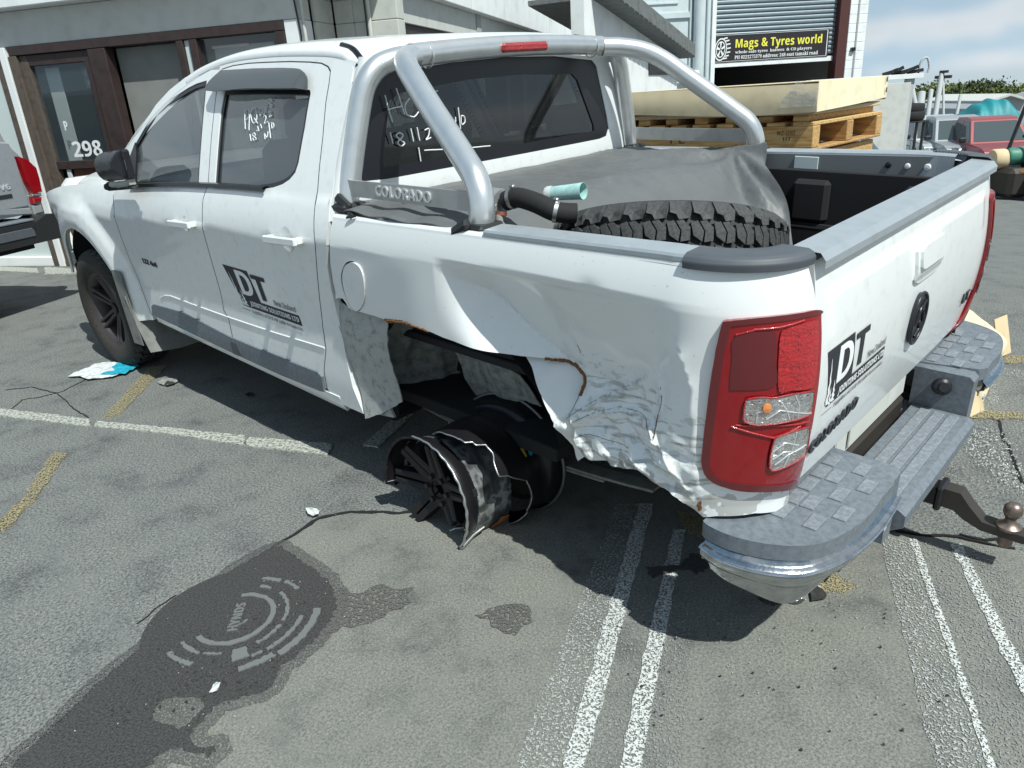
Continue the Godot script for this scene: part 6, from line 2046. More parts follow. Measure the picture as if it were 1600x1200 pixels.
		mb.panel(V2([v2(0, 0), v2(1, 0), v2(1, 1), v2(0, 1)]), func(q: Vector2) -> Vector3:
			var path := [v2(-1.035, 0.915), v2(-1.09, 0.925), v2(-1.17, 0.905), v2(-1.245, 0.85), v2(-1.285, 0.76), v2(-1.305, 0.65), v2(-1.312, 0.54), v2(-1.310, 0.46)]
			var k := clampf(q.x * 7.0, 0.0, 6.999)
			var i := int(k)
			var p: Vector2 = (path[i] as Vector2).cubic_interpolate(path[i + 1], path[maxi(i - 1, 0)], path[mini(i + 2, 7)], k - i)
			var low := 0.415 + 0.10 * pow(absf(q.x - 0.38) / 0.62, 1.15)
			var lift := 0.0
			var y := lerpf(0.578, low + lift, q.y)
			var c := v2(-1.12, 0.66)
			var bulge := 0.030 * sin(PI * minf(1.0, q.y * 1.5)) * (1.0 if q.y < 0.67 else 0.6) - 0.055 * pow(maxf(0.0, q.y - 0.25), 1.5) * smoothstep(0.0, 0.3, q.x) * smoothstep(1.0, 0.75, q.x)
			var ridge := 0.010 * smoothstep(0.10, 0.16, q.y) - 0.012 * smoothstep(0.20, 0.26, q.y)
			var d := (p - c).normalized() * (bulge + ridge)
			if sg < 0.0:
				d += (p - c).normalized() * 0.012 * sin(q.x * 9.0 + q.y * 4.0) * smoothstep(0.3, 0.8, q.y)
			return v3(p.x + d.x, y, sg * (p.y + d.y)), 0.025, v3(-0.7, 0.1, 0.7 * sg), 0.003)
		put("bumper_corner", mb, mat["chrome"], bumper)
		mb = MB.new()
		mb.lathe(V2([v2(0.011, 0), v2(0.010, 0.005), v2(0, 0.007)]), Transform3D(Basis(Quaternion(Vector3.UP, v3(-1, 0, 0))), v3(-1.318, 0.50, 0.50 * sg)), 14)
		put("bumper_bolt", mb, mat["badge_chrome"], bumper)
	mb = MB.new()
	mb.prism(V2([v2(-1.135, 0.475), v2(-1.315, 0.475), v2(-1.335, 0.462), v2(-1.335, 0.425), v2(-1.30, 0.40), v2(-1.135, 0.40)]), 0.72, Transform3D(Basis(v3(1, 0, 0), v3(0, 1, 0), v3(0, 0, 1)), v3(0, 0, -0.36)), 0.004)
	put("middle_step", mb, gp, bumper)
	for i in 3:
		mb = MB.new()
		mb.box(v3(-1.185 - i * 0.045, 0.477, 0.0), v3(0.034, 0.008, 0.66), Basis.IDENTITY, 0.003)
		put("step_pad", mb, mat["worn_pad"], bumper)
	mb = MB.new()
	mb.prism(V2([v2(-1.10, 0.46), v2(-1.31, 0.48), v2(-1.30, 0.60), v2(-1.10, 0.60)]), 0.055, Transform3D(Basis(v3(1, 0, 0), v3(0, 0.86, 0.5), v3(0, -0.5, 0.86)), v3(0, -0.02, 0.10)), 0.006)
	put("step_riser", mb, gp, bumper)
	mb = MB.new()
	mb.lathe(V2([v2(0.030, 0.0), v2(0.028, 0.03), v2(0.018, 0.034), v2(0.016, 0.042), v2(0, 0.042)]), Transform3D(Basis(Quaternion(Vector3.UP, v3(-0.4, 0.3, -0.8).normalized())), v3(-1.21, 0.56, 0.365)), 20)
	put("socket", mb, mat["gloss_black"], bumper)
	# plate and beam in the gap
	mb = MB.new()
	mb.box(v3(-1.10, 0.59, 0), v3(0.02, 0.12, 0.62))
	put("plate_panel", mb, mat["grey_wall"], bumper)
	mb = MB.new()
	mb.box(v3(-1.116, 0.60, -0.06), v3(0.006, 0.10, 0.34), Basis.IDENTITY, 0.002)
	put("number_plate", mb, mat["cream_block"], bumper)
	mb = MB.new()
	mb.box(v3(-1.05, 0.44, 0), v3(0.10, 0.10, 1.3), Basis.IDENTITY, 0.01)
	put("bumper_beam", mb, mat["dark_steel"], bumper)
	# tow hitch
	var hitch := Node3D.new()
	_name(hitch, "tow_hitch", ute)
	mb = MB.new()
	mb.box(v3(-1.20, 0.36, 0), v3(0.30, 0.065, 0.065), Basis.IDENTITY, 0.006)
	mb.box(v3(-1.345, 0.36, 0), v3(0.02, 0.085, 0.085), Basis.IDENTITY, 0.006)
	put("receiver", mb, mat["gloss_black"], hitch)
	mb = MB.new()
	var bar := V2([v2(-1.34, 0.395), v2(-1.40, 0.395), v2(-1.43, 0.36), v2(-1.47, 0.322), v2(-1.58, 0.318), v2(-1.60, 0.305), v2(-1.58, 0.292), v2(-1.47, 0.292), v2(-1.42, 0.31), v2(-1.39, 0.33), v2(-1.34, 0.332)])
	mb.prism(bar, 0.052, Transform3D(Basis(), v3(0, 0, -0.026)), 0.004)
	put("tow_tongue", mb, mat["dark_steel"], hitch)
	mb = MB.new()
	var bx := Transform3D(Basis(), v3(-1.535, 0.318, 0))
	mb.lathe(V2([v2(0.034, 0.0), v2(0.034, 0.008), v2(0.028, 0.012), v2(0.016, 0.022), v2(0.014, 0.034), v2(0.020, 0.042), v2(0.0245, 0.052), v2(0.0255, 0.062), v2(0.0235, 0.073), v2(0.016, 0.083), v2(0.008, 0.087), v2(0, 0.0875)]), bx, 28)
	put("tow_ball", mb, mat["ball_steel"], hitch)
	mb = MB.new()
	mb.lathe(V2([v2(0, -0.062), v2(0.020, -0.062), v2(0.020, -0.028), v2(0.012, -0.026)]), bx, 6)
	put("nut", mb, mat["ball_steel"], hitch)


func build_running_gear(ute: Node3D) -> void:
	var LH := v3(0, 0.1, -1)
	build_wheel(ute, v3(3.096, 0.374, -0.815), -1.0, 0.05)
	build_wheel(ute, v3(3.096, 0.374, 0.815), 1.0, 0.05)
	build_wheel(ute, v3(0.0, 0.374, 0.80), 1.0, 0.0)
	# mud flap behind the front wheel
	var mb := MB.new()
	var flap := PackedVector2Array()
	mb.panel(V2([v2(0, 0), v2(1, 0), v2(1, 1), v2(0, 1)]), func(q: Vector2) -> Vector3:
		var lo := 0.225 + 0.03 * absf(q.x - 0.5)
		var y := lerpf(0.56, lo, q.y)
		return v3(2.60 - 0.05 * q.y - 0.03 * q.x - 0.09 * pow(q.y, 2.0) + 0.12 * (1.0 - q.x) * q.y * 0.2, y, lerpf(-0.955 + 0.02 * q.y, -0.60, q.x)), 0.06, v3(-1, 0, -0.2), 0.006)
	put("mud_flap", mb, mat["flap"], ute)
	mb = MB.new()
	mb.panel(V2([v2(0, 0), v2(1, 0), v2(1, 1), v2(0, 1)]), func(q: Vector2) -> Vector3:
		return v3(2.70 - 0.10 * q.x - 0.05 * q.y, lerpf(0.70, 0.27, q.y), -0.955 + 0.01 * q.x), 0.1, LH, 0.006)
	put("mud_flap_edge", mb, mat["flap"], ute)
	# frame, axle, leaf spring, fuel tank
	var ds: Material = mat["dark_steel"]
	for z: float in [-0.42, 0.42]:
		mb = MB.new()
		mb.box(v3(0.9, 0.44, z), v3(4.2, 0.12, 0.07))
		put("frame_rail", mb, mat["arch_liner"], ute)
		mb = MB.new()
		var p := PackedVector3Array()
		for i in 15:
			var x := lerpf(0.72, -0.66, i / 14.0)
			p.append(v3(x, 0.335 + 0.12 * pow(x, 2.0), z * 1.32))
		for k in 3:
			for i in range(k * 2, 14 - k * 2):
				mb.beam(p[i] + v3(0, -0.012 * k, 0), p[i + 1] + v3(0, -0.012 * k, 0), 0.062, 0.010, Vector3.UP, 0.002)
		put("leaf_spring", mb, mat["spring_plate"], ute)
	mb = MB.new()
	mb.tube(V3([v3(-0.03, 0.36, -0.62), v3(0.0, 0.374, 0.78)]), 0.045, 16)
	put("axle", mb, ds, ute)
	mb = MB.new()
	mb.lathe(V2([v2(0, -0.10), v2(0.10, -0.09), v2(0.15, 0), v2(0.10, 0.09), v2(0, 0.10)]), Transform3D(Basis(v3(0, 1, 0), v3(1, 0, 0), v3(0, 0, 1)), v3(0, 0.37, 0)), 20)
	put("differential", mb, ds, ute)
	mb = MB.new()
	mb.box(v3(0.9, 0.42, -0.62), v3(0.9, 0.16, 0.30), Basis.IDENTITY, 0.04)
	put("fuel_tank", mb, mat["arch_liner"], ute)
	mb = MB.new()
	mb.box(v3(1.4, 0.50, 0), v3(3.6, 0.05, 1.5))
	mb.box(v3(3.2, 0.62, 0), v3(0.8, 0.45, 0.9), Basis.IDENTITY, 0.05)
	put("underbody", mb, mat["arch_liner"], ute)
	# what is left of the rear wheel: the barrel, torn off all round
	var c := v3(-0.06, 0.34, -0.58)
	var ax := v3(-0.119, 0, -0.993)
	var u := v3(-0.993, 0, 0.119)
	var rad := func(w: float) -> float:
		var r := 0.197
		r += 0.024 * smoothstep(0.115, 0.095, w)
		r += 0.015 * smoothstep(0.060, 0.050, w)
		r += 0.014 * smoothstep(0.15, 0.21, w)
		return r
	var cyl := func(q: Vector2) -> Vector3:
		return c + ax * q.y + (u * cos(q.x) + Vector3.UP * sin(q.x)) * (rad.call(q.y) as float)
	var edge := V2([v2(-1.66, 0.045), v2(4.61, 0.045), v2(4.61, 0.20), v2(4.0, 0.19), v2(3.2, 0.16), v2(2.7, 0.24), v2(2.3, 0.29), v2(2.08, 0.312), v2(1.72, 0.342), v2(1.32, 0.346), v2(1.25, 0.326), v2(1.17, 0.327), v2(1.08, 0.30), v2(0.9, 0.302), v2(0.73, 0.330), v2(0.55, 0.337), v2(0.47, 0.30), v2(0.40, 0.285), v2(0.2, 0.225), v2(-0.2, 0.195), v2(-0.6, 0.19), v2(-1.1, 0.20)])
	edge = rough(edge, 0.05, 0.0018, 77)
	var out := func(q: Vector2) -> Vector3: return cyl.call(q)
	mb = MB.new()
	mb.panel(edge, out, 0.03, v3(-0.5, 0.5, -0.3), 0.009)
	# set the normals outward all round
	for i in mb.v.size():
		var r := mb.v[i] - c
		r = r - ax * r.dot(ax)
		if mb.n[i].dot(r) < 0.0 and absf(mb.n[i].dot(ax)) < 0.7:
			mb.n[i] = -mb.n[i]
	var brl := put("wheel_barrel", mb, mat["dark_wheel"], ute)
	mb = MB.new()
	seg(mb, Array(edge.slice(0)).filter(func(p): return p.y > 0.1), proud(out, v3(-0.5, 0.5, -0.3), -0.003), 0.0030, 6, 2)
	put("torn_rim_edge", mb, mat["bare_alloy"], brl)
	mb = MB.new()
	var lip := []
	for i in 61:
		lip.append(v2(-1.66 + TAU * i / 60.0, 0.047))
	seg(mb, lip, func(q: Vector2) -> Vector3: return c + ax * (q.y + 0.003 * sin(q.x * 3.0)) + (u * cos(q.x) + Vector3.UP * sin(q.x)) * 0.238, 0.0055, 8, 1)
	put("rim_flange", mb, mat["flange"], brl)
	mb = MB.new()
	mb.lathe(V2([v2(0.0, 0.0), v2(0.18, 0.0), v2(0.19, 0.02)]), Transform3D(Basis(u, ax, Vector3.UP), c + ax * 0.03), 32)
	put("brake_drum", mb, ds, brl)
	for e: Array in [[P3([-0.243,0.509,-0.76])[0], 0.016, "sticker_blue"], ]:
		pass
	for e: Array in [[0.545, 0.150, 0.0, "sticker_blue"], [0.62, 0.185, 1.0, "sticker_yellow"], [0.69, 0.168, 2.0, "print_white"]]:
		mb = MB.new()
		var q0 := v2(e[0], e[1])
		var poly := PackedVector2Array()
		for i in 16:
			var a := TAU * i / 16.0
			var k := v2(cos(a) * 0.055, sin(a) * 0.0115)
			if e[2] == 1.0:
				k = v2(signf(cos(a)) * pow(absf(cos(a)), 0.4) * 0.085, signf(sin(a)) * pow(absf(sin(a)), 0.4) * 0.0085)
			elif e[2] == 2.0:
				k = v2(signf(cos(a)) * 0.035, signf(sin(a)) * 0.009) if i % 4 == 2 else v2(signf(cos(a) + 0.01) * 0.03, signf(sin(a) + 0.01) * 0.008)
			poly.append(q0 + k)
		if e[2] == 2.0:
			poly = V2([q0 + v2(-0.035, -0.008), q0 + v2(0.035, -0.008), q0 + v2(0.035, 0.008), q0 + v2(-0.035, 0.008)])
		mb.panel(poly, proud(out, v3(-0.5, 0.5, -0.3), 0.0015), 0.02, v3(-0.5, 0.5, -0.3))
		put("sticker", mb, mat[e[3]], brl)
	# sports bar over the tub
	var bar := Node3D.new()
	_name(bar, "sports_bar", ute)
	var al: Material = mat["alloy"]
	for sg: float in [-1.0, 1.0]:
		mb = MB.new()
		mb.tube(spline3(V3([v3(0.433, 1.24, 0.845 * sg), v3(0.428, 1.36, 0.812 * sg), v3(0.420, 1.54, 0.755 * sg), v3(0.414, 1.62, 0.722 * sg), v3(0.404, 1.672, 0.672 * sg), v3(0.395, 1.694, 0.60 * sg), v3(0.39, 1.70, 0.52 * sg)]), 8), 0.037, 24)
		put("front_leg", mb, al, bar)
		mb = MB.new()
		mb.tube(spline3(V3([v3(-0.222, 1.24, 0.845 * sg), v3(-0.224, 1.30, 0.838 * sg), v3(-0.195, 1.365, 0.824 * sg), v3(-0.12, 1.425, 0.800 * sg), v3(0.06, 1.552, 0.748 * sg), v3(0.17, 1.630, 0.712 * sg), v3(0.25, 1.672, 0.672 * sg), v3(0.32, 1.692, 0.61 * sg), v3(0.375, 1.698, 0.54 * sg)]), 8), 0.038, 24)
		put("rear_leg", mb, al, bar)
		mb = MB.new()
		mb.lathe(V2([v2(0.040, -0.004), v2(0.043, -0.003), v2(0.043, 0.003), v2(0.040, 0.004)]), Transform3D(Basis(v3(1, 0, 0), v3(0, 0, 1), v3(0, 1, 0)), v3(0.385, 1.70, 0.47 * sg)), 24)
		put("collar", mb, al, bar)
		for x: float in [0.433, -0.222]:
			mb = MB.new()
			mb.box(v3(x, 1.242, 0.85 * sg), v3(0.115, 0.03, 0.10), Basis.IDENTITY, 0.01)
			put("foot", mb, mat["black_plastic"], bar)
		mb = MB.new()
		mb.prism(V2([v2(0.405, 1.278), v2(0.405, 1.332), v2(-0.19, 1.338), v2(-0.20, 1.282)]), 0.010, Transform3D(Basis(), v3(0, 0, 0.845 * sg - 0.005)), 0.002)
		var plate := put("side_plate", mb, mat["dull_alloy"], bar)
		if sg < 0.0:
			put("lettering", letters("COLORADO", "Droid Sans", true, 0.1, func(q: Vector2, z: float) -> Vector3: return v3(0.250 - q.x * 0.270, 1.292 + q.y * 0.034, -0.850 - z), 0.006), mat["badge_chrome"], plate)
	mb = MB.new()
	var cross := PackedVector3Array()
	for i in 25:
		var z := lerpf(-0.54, 0.54, i / 24.0)
		cross.append(v3(0.385, 1.700 + 0.018 * cos(z * 2.6), z))
	mb.tube(cross, 0.038, 28)
	put("cross_bar", mb, al, bar)
	mb = MB.new()
	mb.box(v3(0.345, 1.712, 0.0), v3(0.03, 0.034, 0.255), Basis.IDENTITY, 0.011)
	put("brake_light", mb, mat["bright_red_lens"], bar)
	# soft cover over the front of the tub, its rear edge hanging loose
	mb = MB.new()
	var nz := FastNoiseLite.new()
	nz.seed = 12
	nz.frequency = 2.2
	mb.panel(V2([v2(0, 0), v2(1, 0), v2(1, 1), v2(0, 1)]), func(q: Vector2) -> Vector3:
		var zs := [-0.80, -0.55, -0.20, 0.20, 0.50, 0.62, 0.72, 0.80]
		var xs := [-0.50, -0.60, -0.66, -0.66, -0.60, -0.47, -0.36, -0.27]
		var ys := [0.90, 0.84, 0.84, 0.86, 0.96, 1.10, 1.20, 1.285]
		var k := q.x * 7.0
		var i := clampi(int(k), 0, 6)
		var t := k - i
		t = clampf(t, 0.0, 1.0)
		var p0 := maxi(i - 1, 0)
		var p3 := mini(i + 2, 7)
		var z: float = cubic_interpolate(zs[i], zs[i + 1], zs[p0], zs[p3], t)
		var x1: float = cubic_interpolate(xs[i], xs[i + 1], xs[p0], xs[p3], t)
		var y1: float = cubic_interpolate(ys[i], ys[i + 1], ys[p0], ys[p3], t)
		var drop := pow(smoothstep(0.30 + 0.22 * q.x, 1.02, q.y), 1.15)
		var y := lerpf(1.252, y1, drop) - 0.012 * sin(PI * q.x) * smoothstep(0.0, 0.3, q.y)
		# folds fan out from the far rear leg
		var d := v2(q.x - 0.97, q.y - 0.80)
		var ang := atan2(d.y, d.x)
		var fold := sin(ang * 9.0 + 0.6) * 0.020 * smoothstep(0.02, 0.30, d.length()) * smoothstep(0.95, 0.35, d.length())
		y += fold + 0.006 * nz.get_noise_2d(q.x * 3.0, q.y * 3.0)
		return v3(lerpf(0.415, x1, q.y) + 0.02 * sin(q.x * 24.0) * smoothstep(0.75, 1.0, q.y), y, z), 0.016, v3(0, 1, 0), 0.003)
	put("soft_cover", mb, mat["vinyl"], ute)
	mb = MB.new()
	mb.panel(V2([v2(0, 0), v2(1, 0), v2(1, 1), v2(0, 1)]), func(q: Vector2) -> Vector3:
		return v3(lerpf(0.375, -0.15, q.x), 1.252 + 0.012 * sin(PI * q.x) * (1.0 - q.y) + 0.004 * sin(q.x * 17.0) - 0.010 * q.y, lerpf(-0.79, -0.915 + 0.03 * absf(q.x - 0.5), q.y)), 0.05, v3(0, 1, -0.3), 0.004)
	put("soft_cover_edge", mb, mat["vinyl"], ute)
	for e: Array in [[v3(0.405, 1.262, -0.88), 0.5, -0.35], [v3(-0.20, 1.247, -0.905), -0.5, 0.7]]:
		mb = MB.new()
		mb.box(e[0], v3(0.075, 0.030, 0.022), Basis(v3(0, 0, 1), e[1]) * Basis(v3(1, 0, 0), 0.5), 0.006)
		put("cover_strap", mb, mat["black_plastic"], ute)
	mb = MB.new()
	mb.tube(spline3(V3([v3(0.35, 1.236, -0.905), v3(0.31, 1.236, -0.915), v3(0.33, 1.226, -0.925), v3(0.29, 1.234, -0.918)])), 0.004, 6)
	put("cover_strap", mb, mat["black_plastic"], ute)

# the company print: black field, white letters, small text
func company_print(parent: Node3D, fn: Callable, hint: Vector3) -> void:
	# fn maps (0..1, 0..1) of the print to the surface; layers stand a hair proud
	var d := Node3D.new()
	_name(d, "company_print", parent)
	var k := PackedVector2Array([v2(0.02, 1.0), v2(0.40, 1.0), v2(0.44, 0.34), v2(0.985, 0.34), v2(1.0, 0.13), v2(0.115, 0.13)])
	var mb := MB.new()
	mb.panel(k, func(q: Vector2) -> Vector3: return fn.call(q, 0.0012), 0.05, hint)
	put("black_field", mb, mat["print_black"], d)
	for e: Array in [["D", true, 0.19, 0.42, 0.205, 0.53, "print_white"], ["T", true, 0.43, 0.42, 0.20, 0.53, "print_black"], ["JOINTING SOLUTIONS LTD", true, 0.255, 0.165, 0.72, 0.135, "print_white"], ["New Zealand", false, 0.665, 0.395, 0.30, 0.125, "print_grey"], ["Suppliers of LV & HV cable Accessories", false, 0.24, 0.0, 0.76, 0.10, "print_grey"]]:
		var x0: float = e[2]
		var y0: float = e[3]
		var w: float = e[4]
		var h: float = e[5]
		put("lettering", letters(e[0], "Droid Sans", e[1], 0.1, func(q: Vector2, z: float) -> Vector3: return fn.call(v2(x0 + q.x * w, y0 + q.y * h), 0.0022 + z), 0.0006), mat[e[6]], d)
	for e: Array in [[0.085, 0.18, 0.86, 0.016], [0.165, 0.16, 0.50, 0.022], [0.125, 0.15, 0.42, 0.012]]:
		# tapering white pylon shapes
		mb = MB.new()
		var pl := PackedVector2Array()
		for i in 9:
			var t := i / 8.0
			pl.append(v2(float(e[0]) + (1.0 - t) * float(e[3]) * (1.6 if i % 2 == 0 else 0.5) + 0.02 * (1.0 - t), lerpf(e[1], e[2], t)))
		for i in 9:
			var t := 1.0 - i / 8.0
			pl.append(v2(float(e[0]) - (1.0 - t) * float(e[3]) * (1.6 if i % 2 == 1 else 0.5) + 0.02 * (1.0 - t) - 0.003, lerpf(e[1], e[2], t)))
		mb.panel(pl, func(q: Vector2) -> Vector3: return fn.call(q, 0.0022), 0.05, hint)
		put("pylon_shape", mb, mat["print_white"], d)
	mb = MB.new()
	mb.panel(V2([v2(0.07, 0.045), v2(0.21, 0.045), v2(0.21, 0.058), v2(0.07, 0.058)]), func(q: Vector2) -> Vector3: return fn.call(q, 0.0015), 0.05, hint)
	put("rule", mb, mat["print_grey"], d)

func build_marks(ute: Node3D) -> void:
	var rear_door: Node3D = null
	var gate: Node3D = null
	for o in ute.get_children():
		if o.name == "rear_door":
			rear_door = o
		if o.name == "tailgate":
			gate = o
	company_print(rear_door, func(q: Vector2, off: float) -> Vector3:
		var x := 1.362 - 0.562 * q.x - 0.030 * (1.0 - q.y) * (1.0 - q.x)
		var y := 0.712 + 0.208 * q.y
		return v3(x, y, -hw(x, y) - off), v3(0, 0, -1))
	company_print(gate, func(q: Vector2, off: float) -> Vector3:
		var z := -0.700 + 0.445 * q.x + 0.012 * (q.y)
		var y := 0.845 + 0.178 * q.y
		return v3(rear_x(y) - 0.006 * smoothstep(0.0, 0.016, y - 1.045) - off, y, z), v3(-1, 0, 0))
	put("model_badge", letters("COLORADO", "Droid Sans", true, 0.1, func(q: Vector2, z: float) -> Vector3:
		var zz := -0.695 + 0.295 * q.x
		var y := 0.752 + 0.036 * q.y + 0.02 * q.x
		return v3(rear_x(y) - 0.001 - z, y, zz), 0.006), mat["badge_dark"], gate)
	put("model_badge", letters("LT", "Droid Sans", true, 0.1, func(q: Vector2, z: float) -> Vector3:
		return v3(rear_x(0.80) - 0.001 - z, 0.79 + 0.035 * q.y, 0.60 + 0.08 * q.x), 0.006), mat["badge_dark"], gate)
	put("side_badge", letters("LTZ 4x4", "Droid Sans", true, 0.1, func(q: Vector2, z: float) -> Vector3:
		var x := 2.30 - 0.17 * q.x
		var y := 0.785 + 0.028 * q.y
		return v3(x, y, -hw(x, y) - 0.001 - z), 0.003), mat["badge_dark"], ute)
	# numbers chalked on the glass in white marker
	var glass := func(q: Vector2) -> Vector3: return v3(q.x, q.y, -cab_w(q.x, q.y) + 0.0075)
	var door_glass: Node3D = rear_door.get_node("window_glass")
	for s: Array in [P2([1.199,1.542,1.196,1.536,1.193,1.528,1.189,1.518,1.185,1.508,1.179,1.498,1.173,1.487,1.168,1.477,1.164,1.471]), P2([1.162,1.543,1.159,1.536,1.155,1.526,1.15,1.515,1.146,1.504,1.142,1.494,1.138,1.483,1.134,1.473,1.131,1.467]), P2([1.177,1.502,1.172,1.504,1.164,1.508,1.156,1.512,1.151,1.514]),
		P2([1.113,1.547,1.118,1.547,1.126,1.547,1.133,1.547,1.139,1.545,1.142,1.541,1.143,1.535,1.143,1.529,1.142,1.523,1.138,1.517,1.133,1.511,1.127,1.505,1.121,1.5,1.115,1.497,1.108,1.494,1.102,1.493,1.097,1.494,1.093,1.496,1.089,1.501,1.087,1.506,1.087,1.512,1.09,1.519,1.096,1.528,1.102,1.536,1.108,1.542,1.113,1.545,1.117,1.547,1.121,1.548,1.124,1.548]), P2([1.106,1.511,1.099,1.507,1.089,1.502,1.078,1.496,1.071,1.493]),
		P2([1.086,1.544,1.082,1.539,1.075,1.531,1.069,1.525,1.063,1.521,1.06,1.523,1.058,1.528,1.056,1.533,1.053,1.535,1.048,1.533,1.042,1.528,1.037,1.524,1.033,1.524,1.032,1.532,1.033,1.545,1.034,1.558,1.035,1.567]), P2([1.009,1.579,1.013,1.579,1.019,1.579,1.024,1.578,1.027,1.577,1.026,1.575,1.024,1.571,1.019,1.568,1.014,1.565,1.008,1.563,0.999,1.562,0.992,1.561,0.987,1.56,0.985,1.559,0.985,1.557,0.987,1.555,0.989,1.554,0.993,1.553,0.998,1.554,1.003,1.554,1.006,1.556,1.008,1.558,1.008,1.561,1.008,1.564,1.007,1.567,1.005,1.57,1.002,1.573,0.999,1.575,0.998,1.577,1,1.578,1.003,1.579,1.007,1.579,1.009,1.579]),
		P2([1.118,1.453,1.114,1.448,1.108,1.441,1.102,1.434,1.098,1.429]), P2([1.084,1.459,1.087,1.458,1.092,1.456,1.097,1.454,1.098,1.452,1.094,1.45,1.087,1.448,1.079,1.446,1.073,1.444,1.068,1.442,1.064,1.44,1.061,1.439,1.06,1.437,1.062,1.436,1.066,1.434,1.07,1.433,1.075,1.432,1.079,1.433,1.083,1.435,1.087,1.438,1.088,1.44,1.086,1.443,1.08,1.446,1.075,1.448,1.072,1.451,1.073,1.453,1.077,1.455,1.081,1.457,1.084,1.459]),
		P2([1.068,1.483,1.064,1.479,1.059,1.474,1.053,1.469,1.049,1.466]), P2([1.048,1.491,1.045,1.488,1.04,1.484,1.035,1.479,1.031,1.476]), P2([1.069,1.468,1.068,1.468,1.067,1.468,1.066,1.467,1.065,1.467]), P2([1.036,1.499,1.036,1.499,1.035,1.499,1.033,1.498,1.033,1.498]),
		P2([1.036,1.516,1.033,1.517,1.03,1.52,1.026,1.521,1.023,1.522,1.02,1.52,1.017,1.518,1.015,1.515,1.014,1.511,1.015,1.507,1.017,1.501,1.019,1.497,1.019,1.494,1.014,1.494,1.007,1.496,1,1.499,0.996,1.501]), P2([1.008,1.533,1.005,1.534,1,1.535,0.996,1.537,0.992,1.537,0.989,1.536,0.987,1.534,0.985,1.531,0.984,1.528,0.985,1.525,0.988,1.522,0.99,1.518,0.991,1.517,0.988,1.517,0.982,1.519,0.977,1.521,0.973,1.522]),
		P2([0.989,1.439,0.993,1.443,0.998,1.45,1.003,1.456,1.004,1.459,1,1.457,0.992,1.452,0.983,1.447,0.978,1.445,0.976,1.449,0.977,1.455,0.978,1.462,0.979,1.467]), P2([0.95,1.444,0.957,1.455,0.968,1.471,0.979,1.486,0.986,1.497]), P2([0.963,1.495,0.961,1.491,0.959,1.486,0.955,1.481,0.952,1.478,0.949,1.478,0.946,1.48,0.943,1.483,0.942,1.486,0.942,1.488,0.944,1.491,0.947,1.493,0.95,1.495,0.954,1.496,0.958,1.496,0.963,1.497,0.966,1.497])]:
		var mb := MB.new()
		var pts := PackedVector3Array()
		for p: Vector2 in s:
			pts.append(glass.call(p))
		mb.tube(pts, 0.0021, 6)
		put("marker_stroke", mb, mat["marker_white"], door_glass)
	var back_glass: Node3D = ute.get_node("rear_window")
